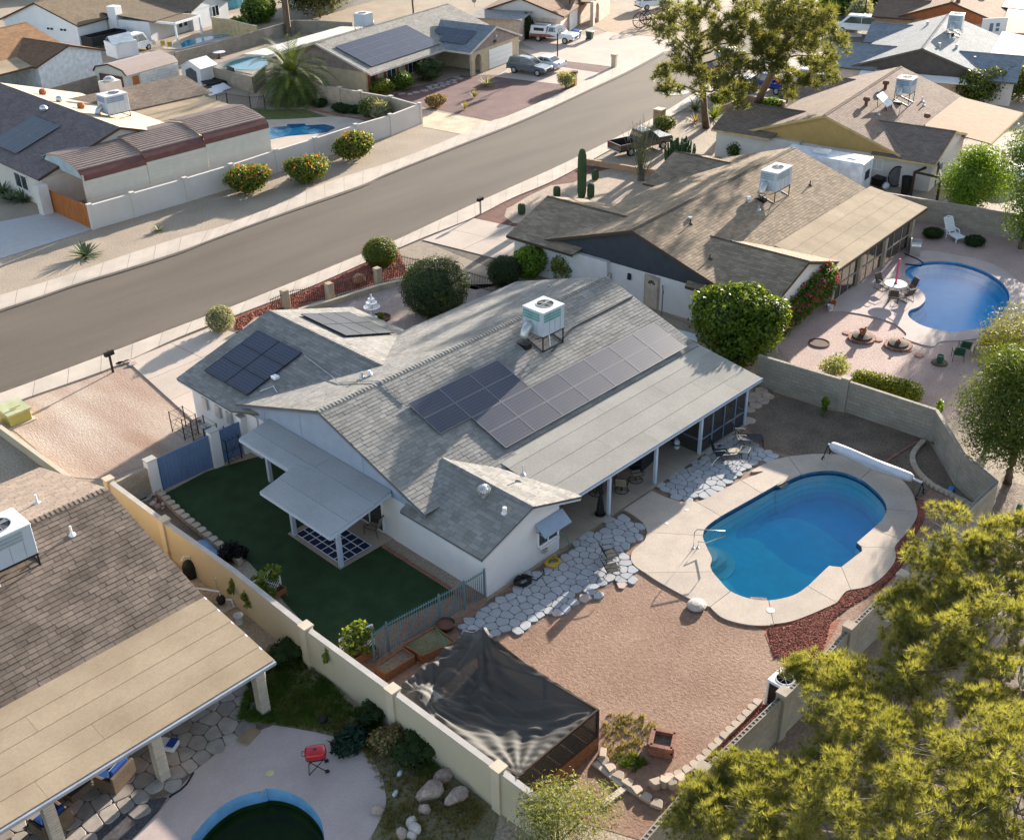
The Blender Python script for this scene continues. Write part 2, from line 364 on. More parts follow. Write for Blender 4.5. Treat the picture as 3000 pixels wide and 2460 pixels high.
m_pinkgravel=M('pink_gravel',(.38,.27,.235),var=.12,scale=.5,fine=.22,fscale=12,bump=.04,bscale=14)
m_turf=M('turf',(.025,.05,.018),var=.22,scale=1.2,fine=.25,fscale=30,bump=.02,bscale=50,rough=.95)
m_weedground=M('weedy_ground',(.10,.10,.04),col2=(.24,.195,.12),scale=.9,fine=.35,fscale=14,bump=.05,bscale=12)
m_deck=M('cool_deck',(.44,.365,.30),var=.08,scale=1.2,fine=.12,fscale=22,bump=.006,bscale=40,island=.04)
m_pinkdeck=M('pink_deck',(.43,.345,.315),var=.07,scale=1,fine=.06,fscale=16,bump=.004,bscale=40,island=.03)
m_plaster=M('pool_plaster',(.60,.93,.95),var=.08,scale=1.5,fine=.05,fscale=30)
m_step=M('pool_step_plaster',(.62,.80,.80),var=.08,scale=1.5,fine=.05,fscale=30)
m_plaster2=M('pale_pool_plaster',(.42,.78,.97),var=.06,scale=1.5,fine=.05,fscale=30)
m_greenpool=M('algae_plaster',(.12,.16,.05),var=.3,scale=1,fine=.1)
m_bluetile=M('blue_waterline_tile',(.16,.36,.58),var=.12,scale=3,fine=.1)
m_water=WATER('pool_water',(.82,.985,.995),density=0,ripple=.025,rscale=3.0)
m_water2=WATER('clear_pool_water',(.7,.96,1.0),density=0,ripple=.006,rscale=1.2)
m_waterg=WATER('green_pool_water',(.6,.75,.5),density=0,ripple=.004,rscale=1)
m_deep=TINT('water_depth',(.42,.89,.97)); m_deep2=TINT('clear_water_depth',(.5,.9,1.0)); m_deepg=TINT('green_water_depth',(.7,.78,.5))
m_slabjoint=M('joint_dark',(.12,.095,.075),var=.2,fine=.2)
m_patio=M('patio_concrete',(.33,.27,.215),var=.14,scale=.6,fine=.08,fscale=10,bump=.003)
# ---------------------------------------------------------------- pool outlines
pool_in=[(34.49,22.4,0.06),(35.08,22.65,0.06),(36.23,22.66,0.06),(39.03,22.34,0.06),(40.72,22.15,0.06),(40.04,22.16,0.06),(41.64,21.83,0.06),(42.64,21.25,0.06),(43.13,20.56,0.06),(43.2,19.57,0.06),(42.84,18.64,0.06),(42.36,17.92,0.06),(41.79,17.47,0.06),(40.93,17.21,0.06),(39.96,17.19,0.06),(38.61,17.18,0.06),(38.48,16.88,0.06),(38.22,16.71,0.06),(36.64,16.8,0.06),(36.44,17.06,0.06),(36.37,17.21,0.06),(34.57,17.16,0.06),(33.6,17.29,0.06),(32.74,17.78,0.06),(32.23,18.38,0.06),(32.68,17.82,0.06),(32.27,18.42,0.06),(32.12,19.29,0.06),(32.45,20.13,0.06),(32.68,20.59,0.06),(32.97,20.92,0.06),(33.42,21.16,0.06),(33.82,21.67,0.06),(34.18,22.1,0.06)]
JI=[0,29,27,25,21,18,16,14,12,9,6,3,2]   # joints: indices into pool_in (see pool_out_seg)
deck_joint=[(33,24.36,0.06),(30.69,22.64,0.06),(30.73,19.33,0.06),(31.54,16.84,0.06),(34.44,15.73,0.06),(35.56,15.73,0.06),(39.37,15.79,0.06),(40.11,15.9,0.06),(42.55,16.35,0.06),(44.79,19.64,0.06),(42.62,23.16,0.06),(39.29,23.66,0.06),(36.4,24.14,0.06)]
deck_mid=[[(32.49,24.07,0.06),(32.02,24.02,0.06),(31.47,23.94,0.06),(30.99,23.64,0.06),(30.75,23.18,0.06)],[(30.6,21.82,0.06),(30.59,20.23,0.06)],[(30.53,18.65,0.06),(30.67,18.01,0.06),(31.01,17.39,0.06)],[(31.47,16.96,0.06),(32.19,16.47,0.06),(33.14,16.11,0.06)],[(35.27,15.83,0.06)],[(36.2,15.35,0.06),(36.9,15.21,0.06),(37.94,15.24,0.06),(38.74,15.42,0.06)],[(39.69,15.87,0.06)],[(41.08,15.98,0.06),(41.99,16.14,0.06)],[(43.4,16.94,0.06),(44.03,17.51,0.06),(44.51,18.28,0.06)],[(44.47,21.33,0.06),(43.71,22.31,0.06)],[(41.65,23.57,0.06),(40.26,23.75,0.06),(40.65,23.3,0.06)],[(37.76,23.88,0.06),(36.9,23.99,0.06)],[(35.91,24.73,0.06),(35.76,25.36,0.06),(35.74,26.22,0.06),(33.68,26.23,0.06),(33.63,25.56,0.06),(33.48,25,0.06),(33.21,24.55,0.06)]]
pool2_in=[(67.27,29.81,0.06),(68.37,30.06,0.06),(69.54,29.73,0.06),(70.6,28.88,0.06),(71.09,27.66,0.06),(70.85,26.13,0.06),(70.1,24.76,0.06),(69.07,23.76,0.06),(67.84,23.06,0.06),(66.65,22.67,0.06),(65.13,22.41,0.06),(64.18,22.38,0.06),(62.85,22.26,0.06),(61.94,22.88,0.06),(60.96,23.45,0.06),(60.63,24.34,0.06),(60.56,25.2,0.06),(60.89,26.03,0.06),(61.39,26.56,0.06),(62.08,26.77,0.06),(62.85,26.61,0.06),(64,26.76,0.06),(64.85,27.28,0.06),(65.5,28.05,0.06),(66.44,29.15,0.06)]
pool2_out=[(58.76,30.31,0.06),(59.1,29.8,0.06),(59.56,28.74,0.06),(59.76,27.55,0.06),(59.68,26.57,0.06),(59.12,25.62,0.06),(58.72,25.29,0.06),(58.26,25.17,0.06),(58.33,23.52,0.06),(59.3,23.44,0.06),(60.27,22.57,0.06),(61.11,22.02,0.06),(62.3,21.08,0.06),(64.29,20.94,0.06),(65.35,21.35,0.06),(66.95,21.77,0.06),(68.99,22.36,0.06),(70.43,23.46,0.06),(71.4,24.56,0.06),(72.24,25.88,0.06),(72.46,27.31,0.06),(72.12,28.88,0.06),(71.73,30.36,0.06),(70.17,30.89,0.06),(62.83,31.03,0.06),(60.21,30.98,0.06)]
pool3_in=crom([(9.96,24.79,0.03),(10.33,24.99,0.03),(10.88,25.17,0.03),(11.53,25.25,0.03),(12.16,25.13,0.03),(12.85,24.76,0.03),(12.7,24.97,0.03),(13.13,24.46,0.03),(13.39,23.87,0.03),(13.47,23.19,0.03),(13.38,22.51,0.03),(13.15,22,0.03),(12.79,21.51,0.03),(12.01,20.99,0.03),(10.76,20.97,0.03),(10.12,21.98,0.03),(9.7,23.78,0.03)],3)
pool3_out=[(11.58,27.21,0.03),(13.65,27.47,0.03),(14.25,27.15,0.03),(14.74,26.99,0.03),(14.69,27.09,0.03),(15.06,26.51,0.03),(15.56,25.66,0.03),(16,24.74,0.03),(16.24,23.96,0.03),(16.17,23.17,0.03),(15.9,22.29,0.03),(15.38,21.47,0.03),(15.03,21.14,0.03),(14.3,20.78,0.03),(13.8,20.58,0.03),(12.43,19.53,0.03),(9.85,19.71,0.03),(6.74,23,0.03),(7.14,26.08,0.03),(8.64,26.2,0.03),(9.85,26.57,0.03)]
pool_s=[];pool_ix=[]                     # smoothed outline; the seat notch keeps its corners
for i in range(len(pool_in)):
 pool_ix.append(len(pool_s)); n=len(pool_in); a,b,c,d=[Vector(pool_in[(i+k)%n][:2]) for k in (-1,0,1,2)]
 pool_s.append((b.x,b.y))
 if not 14<=i<=19:
  for t in (.25,.5,.75): p=.5*((2*b)+(c-a)*t+(2*a-5*b+4*c-d)*t*t+(3*b-a-3*c+d)*t**3); pool_s.append((p.x,p.y))
def shrink(loop,d):
 """inset a loop (xy) by d"""
 n=len(loop); A=sum(loop[i][0]*loop[(i+1)%n][1]-loop[(i+1)%n][0]*loop[i][1] for i in range(n)); s=1 if A>0 else -1; o=[]
 for i in range(n):
  a=Vector(loop[i-1][:2]);b=Vector(loop[i][:2]);c=Vector(loop[(i+1)%n][:2]); t=(c-a)
  if t.length<1e-6: o.append((b.x,b.y)); continue
  t.normalize(); o.append((b.x-s*t.y*d,b.y+s*t.x*d))
 return o
# ---------------------------------------------------------------- ground with holes for the three basins
holes=[shrink(pool_s,-.25),shrink(pool2_in,-.2),shrink([(p.x,p.y) for p in pool3_in],-.2)]
sheet('ground',[[(-250,-150),(500,-150),(500,500),(-250,500)]]+holes,0,m_gravel)
# street
near_edge=[(12.96,58.95,0),(16.29,58.88,0),(19.1,58.76,0),(20.87,58.7,0),(24.52,58.77,0),(29.2,58.79,0),(34.09,58.77,0),(37.56,58.95,0),(45.53,59.41,0),(48.94,59.62,0),(57.24,60.85,0),(62.63,61.44,0),(70.41,62.4,0),(79.7,63.9,0),(87.9,65.5,0),(97.8,68.1,0),(102.3,68.7,0),(108.8,70,0),(111,70.1,0),(116.1,68.8,0),(121.5,65.9,0),(127.5,64.3,0)]
far_edge=[(16.83,69.48,0),(20.48,68.98,0),(23.75,68.97,0),(26.34,69.01,0),(29.11,69.15,0),(32.78,68.94,0),(36.67,68.9,0),(39.57,69.29,0),(45.28,69.75,0),(53.96,70.16,0),(57.33,70.92,0),(65.7,72,0),(77.4,73.5,0),(89.9,76,0),(97.2,77.5,0),(106.8,80,0),(112.2,81.3,0),(118.1,81.3,0),(122.9,80,0),(128.4,78.1,0),(131.3,77,0),(139.6,74.5,0)]
ne=crom(near_edge,4,False); fe=crom(far_edge,4,False)
sheet('street',[[(p.x,p.y) for p in ne]+[(p.x,p.y) for p in reversed(fe)]],.012,m_asphalt)
def walkway(name,outer,inner,zt,nslab,mat):
 """kerb and walk poured in slabs; each slab its own piece, rolled kerb on the road side"""
 o=crom(outer,8,False); i_=crom(inner,8,False)
 def res(l,n):
  d=[0]
  for a,b in zip(l,l[1:]): d.append(d[-1]+(b-a).length)
  out=[];j=0
  for k in range(n+1):
   t=d[-1]*k/n
   while j<len(l)-2 and d[j+1]<t: j+=1
   f=(t-d[j])/max(1e-6,d[j+1]-d[j]); out.append(l[j].lerp(l[j+1],min(1,max(0,f))))
  return out
 n=nslab*4; O=res(o,n); I=res(i_,n)
 base=B()
 for k in range(n): base.add([(O[k].x,O[k].y,zt-.03),(O[k+1].x,O[k+1].y,zt-.03),(I[k+1].x,I[k+1].y,zt-.03),(I[k].x,I[k].y,zt-.03)],[(0,1,2,3)])
 root=struct(base.build(name,m_slabjoint))
 for k in range(nslab):
  b=B(); g=.012
  for q in range(4):
   f0=q/4+(g if q==0 else 0); f1=(q+1)/4-(g if q==3 else 0)
   j=k*4+q; a0=O[j].lerp(O[j+1],g*2 if q==0 else 0); a1=O[j].lerp(O[j+1],1-(g*2 if q==3 else 0)); c0=I[j].lerp(I[j+1],g*2 if q==0 else 0); c1=I[j].lerp(I[j+1],1-(g*2 if q==3 else 0))
   k0=a0.lerp(c0,.22); k1=a1.lerp(c1,.22)
   b.add([(a0.x,a0.y,.02),(a1.x,a1.y,.02),(k1.x,k1.y,zt),(k0.x,k0.y,zt),(c1.x,c1.y,zt),(c0.x,c0.y,zt),(c1.x,c1.y,0),(c0.x,c0.y,0)],[(0,1,2,3),(3,2,4,5),(5,4,6,7)])
  b.build('paving_slab',mat,root)
 return root
near_in=[(12.18,56.82,0),(15.44,56.82,0),(18.2,56.79,0),(19.76,56.86,0),(24.74,56.63,0),(29.37,57.17,0),(33.46,57.26,0),(36.36,57.27,0),(39.33,57.29,0),(44.29,57.75,0),(49.92,58.21,0),(55.45,58.44,0),(60.34,59.22,0),(65.9,59.64,0),(74.4,61.3,0),(80.6,62.4,0),(93.5,65.2,0),(98.4,66,0)]
far_in=[(17.79,72.09,0),(21.47,71.36,0),(24.84,71.38,0),(29.26,71.24,0),(33.61,71.45,0),(38.61,71.52,0),(41.68,71.17,0),(46.78,71.85,0),(52.78,73.17,0),(61.1,73.4,0),(69.8,74.7,0),(74.5,75.6,0),(77.3,75.7,0),(89.5,78.1,0),(95.2,79.7,0),(98.5,80.4,0),(105.6,82.5,0),(111.7,84.6,0)]
walkway('sidewalk',near_edge[:17],near_in,.1,44,m_conc)
walkway('sidewalk_far',far_edge[:16],far_in,.1,46,m_conc)
# manhole
b=B().lathe([(1.55,.03),(1.5,.035),(.55,.035),(.5,.05),(0,.05)],(94.3,69.2,0),28); tag(b.build('manhole',M('manhole_collar',(.5,.46,.42),fine=.2)),'round manhole cover in a pale concrete collar in the street','manhole')
# ---------------------------------------------------------------- yards, beds, drives
def yard(name,pts,z,mat,holes_=(),kind='structure'): return sheet(name,[[(p[0],p[1]) for p in pts]]+[list(h) for h in holes_],z,mat,kind)
yard('front_dirt_lot',[(16.08,55.93,0),(18.05,56.45,0),(19.72,56.79,0),(24.62,56.41,0),(25.83,55.6,0),(26.57,49.49,0),(26.73,43.58,0),(25.67,44.73,0),(24.56,46.13,0),(20.5,46.04,0),(18.61,46.39,0),(17.58,47.77,0),(17.73,53.78,0),(17.57,58.57,0)],.012,m_dirt)
drv=struct(sheet('driveway',[[p[:2] for p in [(25.79,56.83,0),(31.74,57.06,0),(34.6,52.5,0),(34.6,48,0),(24.9,47.6,0),(24.75,47.6,0)]]],.02,m_slabjoint))
def slabs_quad(parent,q,nu,nv,z,mat,name='concrete_slab',gap=.015,th=.05):
 q=[Vector(p[:2]) for p in q]
 for i in range(nu):
  for j in range(nv):
   def pt(a,c): return q[0].lerp(q[1],a).lerp(q[3].lerp(q[2],a),c)
   a0,a1,c0,c1=i/nu,(i+1)/nu,j/nv,(j+1)/nv; P_=[pt(a0,c0),pt(a1,c0),pt(a1,c1),pt(a0,c1)]; cc=sum(P_,Vector((0,0)))/4
   P_=[p+(cc-p).normalized()*gap*1.4 for p in P_]
   B().slab([(p.x,p.y,z) for p in P_],th).build(name,mat,parent)
slabs_quad(drv,[(25.77,56.79,0),(31.7,57.01,0),(33.9,48,0),(24.6,47.8,0)],2,3,.06,m_drive)
yard('rear_dirt_yard',[(24.9,26.3)]+[(26,27.45,0),(24.31,27.89,0),(21.9,28.54,0),(19.84,28.81,0),(18.88,27.98,0),(18.92,24.26,0),(19.26,18.99,0),(18.62,17.29,0),(19.91,14.28,0),(24.73,14.95,0),(28.24,14.58,0),(33.51,14.59,0),(37.72,14.7,0),(40.33,15.16,0),(47.36,14.83,0),(48.78,18.76,0),(50.58,19.38,0),(48.08,23.87,0),(47.66,28.7,0)]+[(45.2,26.5),(45.2,26.2)],.008,m_yard,[holes[0]])
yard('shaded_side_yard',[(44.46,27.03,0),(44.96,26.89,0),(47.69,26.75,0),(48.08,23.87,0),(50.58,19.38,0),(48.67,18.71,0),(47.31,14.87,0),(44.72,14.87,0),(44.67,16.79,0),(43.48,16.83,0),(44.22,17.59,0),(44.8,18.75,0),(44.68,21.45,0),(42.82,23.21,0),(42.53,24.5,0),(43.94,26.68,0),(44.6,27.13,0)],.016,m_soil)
yard('artificial_lawn',[(20.01,43.07,0),(22.41,43.27,0),(24.56,42.66,0),(25.69,42.32,0),(26.12,43.12,0),(25.78,40.64,0),(26.47,38.86,0),(24.35,32.28,0),(24.4,28.1,0),(24.4,27.55,0),(20.81,28.1,0),(18.91,28.01,0),(18.9,30.9,0),(19.68,35.69,0),(19.63,40.55,0)],.014,m_turf)
yard('red_gravel_bed',[(31.83,55.1,0),(33.47,57.13,0),(36.34,57.23,0),(39.29,57.24,0),(44.26,57.71,0),(47.54,57.87,0),(45.09,54.19,0),(43.12,54.46,0),(40,55.16,0),(36.88,55.39,0),(34.33,56.23,0)],.016,m_redrock)
yard('courtyard_ground',[(36.76,55.09,0),(39.87,55,0),(43.23,54.34,0),(46.93,49.58,0),(49.5,47.34,0),(42.43,47.25,0),(39.73,47.8,0),(37.69,49,0)],.014,M('courtyard_paver_ground',(.32,.25,.22),var=.12,fine=.2,fscale=6))
yard('gravel_strip',[(47.54,57.87,0),(49.75,58.02,0),(50.84,51.43,0),(48.99,47.91,0),(46.36,48.99,0),(45.05,54.07,0)],.014,M('grey_gravel',(.27,.215,.165),var=.15,fine=.3,fscale=14,bump=.03,bscale=14))
h2drv=struct(sheet('driveway_next_door',[[p[:2] for p in [(49.89,58.05,0),(55.39,58.38,0),(56.26,53.53,0),(54.85,48.66,0),(49.45,48.66,0)]]],.02,m_slabjoint))
slabs_quad(h2drv,[(49.84,57.99,0),(55.35,58.34,0),(57.46,48.6,0),(51.6,47.55,0)],2,3,.06,m_drive)
yard('mulch_bed',[(55.45,58.44,0),(60.34,59.22,0),(65.9,59.64,0),(70.29,60.41,0),(71.6,58.13,0),(68.92,58.65,0),(66.31,58.2,0),(64.68,59.1,0),(61.74,58.74,0),(58.99,57.91,0),(58.33,57.89,0),(57.24,57.02,0),(56.69,55.61,0),(56.85,55.04,0),(55.81,54.63,0)],.016,M('brown_mulch',(.13,.055,.04),var=.3,fine=.4,fscale=14,bump=.04,bscale=18))
yard('cactus_gravel',[(58.57,58.05,0),(59.19,58.1,0),(61.74,58.74,0),(64.68,59.1,0),(66.31,58.2,0),(68.92,58.65,0),(71.6,58.13,0),(72.95,54.04,0),(68.67,51.77,0),(59.61,53.43,0),(61.25,55.43,0),(56.85,55.04,0),(56.69,55.61,0),(57.24,57.02,0)],.02,M('pale_gravel',(.36,.28,.215),var=.12,fine=.25,fscale=10,bump=.03,bscale=12))
yard('side_gravel_next_door',[(51.68,38.93,0),(51.42,35.38,0),(56.24,35.01,0),(48.22,29.41,0),(51.45,33.78,0)],.012,M('shade_darkened_gravel',(.2,.155,.12),var=.15,fine=.3))  # gravel in a darker copy, shade beside the house painted in
yard('pink_gravel_yard',[(54.16,33.42,0),(60.21,34.15,0),(61.02,31.44,0),(77.59,33.58,0),(78.68,29.19,0),(80.21,23,0),(59.67,15.3,0),(50.58,19.38,0),(51.33,25.77,0),(51.12,28.26,0),(52.46,30.14,0)],.012,m_pinkgravel,[holes[1]])
# across the street
yard('purple_gravel_yard',[(74.6,90.2,0),(73.8,84.4,0),(74.6,75.7,0),(79.9,75.8,0),(89.4,78.1,0),(89.2,80.2,0),(88.3,86.3,0),(87,88.7,0),(85.2,90,0),(77.9,91,0)],.014,m_purple)
yard('bare_dirt_strip',[(69,79.3,0),(73.1,83.7,0),(74.5,75.6,0),(69.8,74.7,0)],.014,M('pale_dirt',(.52,.42,.30),var=.2,scale=.8,fine=.2,fscale=8,bump=.03,bscale=8))
acd=struct(yard('driveway_across',[(86.8,87.3,0),(96.9,91.9,0),(97.9,94.8,0),(100,90.3,0),(97.1,87.7,0),(95.4,79.6,0),(89.4,78.1,0)],.03,m_drive))
yard('driveway_far_house',[(100.6,97,0),(108.3,96.8,0),(108.3,92.1,0),(111.7,92.6,0),(113.4,84.7,0),(108.4,80.1,0),(105.1,82.1,0),(98.4,80.3,0),(98.2,80.7,0),(96.7,87.4,0)],.034,m_drive)
yard('far_dirt_yard',[(113.2,96.8,0),(119.9,97.5,0),(127.7,94.6,0),(114,84,0),(111.7,92.6,0)],.016,M('far_dirt',(.36,.26,.18),var=.15,fine=.2))
yard('far_planting_strip',[(96.7,87.3,0),(98.1,80.4,0),(95.4,79.8,0),(94.5,85.4,0)],.04,m_purple)
yard('corner_driveway',[(27.56,86.03,0),(31.02,84.95,0),(34.81,84.03,0),(34.98,78.06,0),(27.72,77.7,0),(22.94,76.99,0)],.02,M('pale_concrete',(.44,.42,.41),var=.06,fine=.05))
yard('grass_by_palm',[(60.6,96.2,0),(62.3,96.4,0),(65.5,92.7,0),(65.3,88.7,0),(61.6,91.2,0),(60,93.1,0),(59.3,94.3,0)],.02,M('lawn',(.09,.11,.03),var=.25,fine=.3))
yard('weedy_yard',[(12.81,28.46,0),(16.36,30.21,0),(17.2,30.71,0),(17.49,29.01,0),(17.33,26.05,0),(17.38,23.13,0),(17.83,18.51,0),(15.93,17.21,0),(12.26,19.08,0),(14.06,20.63,0),(15.22,21.29,0),(15.91,22.31,0),(16.26,23.98,0),(15.58,25.68,0),(14.7,27.12,0),(13.51,27.88,0)],.012,m_weedground)
yard('back_lot',[(47.76,14.39,0),(44.32,14.56,0),(37.82,14.46,0),(33.51,14.47,0),(30.89,14.34,0),(28.53,14.38,0),(28.17,14.38,0),(23.58,14.4,0),(20.27,14.04,0),(21.62,8.54,0),(26.86,3,0),(49.09,10.75,0)],.006,M('shade_darkened_lot',(.20,.15,.115),var=.2,scale=.5,fine=.25,fscale=8,bump=.04,bscale=8))  # brown dirt, its colour darkened to carry the shade behind the wall
yard('house_four_lot',[(107.2,73.7,0),(115.6,68.5,0),(122.3,65.4,0),(126.1,66,0),(107.5,59.3,0),(94.9,61.8,0)],.02,M('corner_lot_concrete',(.42,.36,.30),fine=.1))
yard('far_apron',[(125.2,71.5,0),(128.7,67.3,0),(133.1,69.9,0),(130.9,73.8,0)],.03,m_drive)
# ---------------------------------------------------------------- main pool
def loopseg(a,b,n):  # indices from a down to b (pool_in runs clockwise in the plan)
 out=[a]; i=a
 while i!=b: i=(i-1)%n; out.append(i)
 return out
deck=struct(sheet('pool_deck',[[p[:2] for k in range(13) for p in [deck_joint[k]]+deck_mid[k]],shrink(pool_s,-.02)],.02,m_slabjoint,th=.0))
def smooth_between(pts,n=4): return crom(pts,n,False)
for k in range(13):
 a,bb=JI[k],JI[(k+1)%13]; idx=loopseg(pool_ix[a],pool_ix[bb],len(pool_s))
 inn=[Vector((*pool_s[i],.06)) for i in idx]; out=[Vector(p) for p in [deck_joint[k]]+deck_mid[k]+[deck_joint[(k+1)%13]]]
 if len(out)>2 and k!=12: out=crom(out,4,False)
 ctr=(inn[0]+inn[-1]+out[0]+out[-1])/4
 def pull(l,e=.014):
  l=list(l); l[0]=l[0]+(ctr-l[0]).normalized()*e; l[-1]=l[-1]+(ctr-l[-1]).normalized()*e; return l
 loop=[(p.x,p.y,.07) for p in pull(inn)]+[(p.x,p.y,.07) for p in reversed(pull(out))]
 B().slab(loop,.13).build('deck_panel',m_deck,deck)
def basin(name,loop,zt,depths,mat,tile=None):
 """closed shell: depths = list of (inset, z)"""
 b=B(); rings=[[(p[0],p[1],zt) for p in loop]]
 for ins,z in depths: rings.append([(x,y,z if not callable(z) else z(x,y)) for x,y in shrink(loop,ins)])
 n=len(loop)
 for r in rings: b.v+=r
 A=sum(loop[i][0]*loop[(i+1)%n][1]-loop[(i+1)%n][0]*loop[i][1] for i in range(n))
 for k in range(len(rings)-1):
  for i in range(n):
   q=(k*n+i,k*n+(i+1)%n,(k+1)*n+(i+1)%n,(k+1)*n+i); b.f.append(q if A<0 else q[::-1]); b.mi.append(1 if (k==0 and tile) else 0)
 last=(len(rings)-1)*n; fl=[Vector(v) for v in rings[-1]]
 for t in tessellate_polygon([[Vector((v.x,v.y,0)) for v in fl]]):
  q=(fl[t[1]]-fl[t[0]]).cross(fl[t[2]]-fl[t[0]]); t=tuple(t) if q.z>0 else tuple(reversed(t)); b.f.append(tuple(last+i for i in t)); b.mi.append(0)
 return b.build(name,[mat,tile] if tile else mat)
px0=min(p[0] for p in pool_in); px1=max(p[0] for p in pool_in)
def depth1(x,y):
 t=(x-px0)/(px1-px0); return -.75-.75*max(0,min(1,(t-.3)/.4))
bs=struct(basin('pool_basin',pool_s,.05,[(.01,-.2),(.02,-.6),(.25,depth1)],m_plaster,M('pool_tile',(.05,.16,.27),var=.2,fine=.2,fscale=8)))
def water(name,loop,z,mat,layers,lmat):
 """surface plus, inside the body of water, thin layers that take up light with depth"""
 b=B(); l=shrink(loop,.012); n=len(l); b.v=[(x,y,z) for x,y in l]
 for zz in layers: b.v+=[(x,y,zz) for x,y in shrink(loop,.04)]
 tr=tessellate_polygon([[Vector((x,y,0)) for x,y in l]])
 for k in range(len(layers)+1):
  for t in tr:
   q=(Vector(b.v[t[1]])-Vector(b.v[t[0]])).cross(Vector(b.v[t[2]])-Vector(b.v[t[0]])); t=tuple(t) if q.z>0 else tuple(reversed(t)); b.f.append(tuple(i+k*n for i in t)); b.mi.append(1 if k else 0)
 o=b.build(name,[mat,lmat]); o['kind']='structure'; return o
water('pool_water',pool_s,-.07,m_water,(-.5,-.8,-1.05,-1.3),m_deep)
sc_=Vector((33.79,21.82,0))
for k,(r,zz) in enumerate(((.62,-.28),(1.0,-.5),(1.4,-.72),(1.8,-.92))):
 pts=[(sc_.x+r*math.cos(t),sc_.y+r*math.sin(t)) for t in [math.radians(-105+150*i/14) for i in range(15)]]+[(sc_.x-.5,sc_.y+.2),(sc_.x-.5,sc_.y-.3)]
 B().prism(pts,zz-.25,zz).build('pool_step',m_step,bs)
# pool of the house next door
d2=struct(sheet('pool_deck_next_door',[[(p.x,p.y) for p in crom(pool2_out,3)],[(p.x,p.y) for p in crom(pool2_in,3)]],.06,m_pinkdeck,th=.08))
p2=[(p.x,p.y) for p in crom(pool2_in,3)]
struct(basin('pool_basin_next_door',p2,.05,[(.01,-.2),(.02,-.5),(.3,-1.1)],m_plaster2,M('pool_tile_two',(.1,.3,.5),fine=.2)))
water('pool_water_next_door',p2,-.06,m_water2,(-.4,-.8),m_deep2)
# green pool
p3=[(p.x,p.y) for p in pool3_in]
d3=struct(sheet('pool_deck_green_pool',[[(p[0],p[1]) for p in pool3_out],p3],.03,m_pinkdeck,th=.05))
struct(basin('green_pool_basin',p3,.02,[(.02,-.55),(.05,-.8),(.25,-1.3)],m_greenpool,m_bluetile))
water('green_pool_water',p3,-.52,m_waterg,(-.7,-1.0),m_deepg)

# ================================================================ houses
m_grey_sh=M('grey_shingle',(.235,.225,.21),rough=.95,var=.12,scale=.8,fine=.15,fscale=25,island=.17,spec=.15)
m_grey_cap=M('grey_cap',(.20,.195,.185),rough=.95,var=.1,fine=.2,island=.15,spec=.15)
m_brown_sh=M('brown_shingle',(.165,.128,.102),rough=.95,var=.34,scale=.9,fine=.15,fscale=25,island=.16,spec=.15)
m_tan_sh=M('tan_shingle',(.27,.205,.145),rough=.95,var=.12,scale=.9,fine=.15,fscale=25,island=.2,spec=.15)
m_under=M('roof_underlay',(.10,.09,.08),fine=.1)
m_white=M('white_stucco',(.62,.63,.65),var=.05,scale=.8,fine=.05,fscale=30,bump=.004,bscale=60)
m_bluegrey=M('blue_grey_trim',(.24,.30,.40),var=.06,fine=.05,rough=.7)
m_trimblue=M('pale_blue_trim',(.42,.49,.60),var=.05,fine=.04,rough=.6)
m_dkblue=M('slate_blue',(.12,.165,.25),var=.08,fine=.05,rough=.6)
m_roll=M('grey_roll_roofing',(.30,.285,.255),rough=.95,var=.10,scale=.6,fine=.10,fscale=12,island=.05,spec=.15)
m_roll2=M('pale_grey_roll',(.33,.335,.34),rough=.95,var=.08,scale=.6,fine=.08,fscale=12,island=.05,spec=.15)
m_rolltan=M('tan_roll_roofing',(.27,.205,.135),col2=(.37,.29,.20),rough=.95,scale=.45,fine=.08,fscale=10,island=.05,spec=.15)
m_rolltan2=M('dusty_roll_roofing',(.345,.27,.185),rough=.95,var=.14,scale=.8,fine=.10,fscale=10,island=.05,spec=.15,stretch=(1,.5,1))
m_black=M('black_metal',(.012,.012,.013),rough=.5,var=.1,fine=0)
m_dark=M('dark_void',(.02,.02,.022),rough=.6,fine=0)
m_galv=M('galvanised',(.50,.51,.52),rough=.35,metal=.6,var=.1,fine=.05)
m_glass=M('window_glass',(.03,.04,.045),rough=.06,spec=.8,var=.1,fine=0)
m_whitemetal=M('white_metal',(.72,.73,.74),rough=.4,var=.04,fine=.02)
m_charcoal=M('charcoal_siding',(.045,.05,.06),var=.1,fine=.05)
m_cream=M('cream_stucco',(.58,.535,.50),var=.05,fine=.05,bump=.003,bscale=50)
m_white2=M('offwhite_stucco',(.60,.57,.55),var=.05,fine=.05,bump=.003,bscale=50)
m_gold=M('gold_siding',(.42,.27,.10),var=.08,fine=.05)
m_browntrim=M('brown_trim',(.07,.045,.03),var=.1,fine=.05)
m_cable=M('grey_conduit',(.4,.4,.4),rough=.5,var=.05,fine=0)
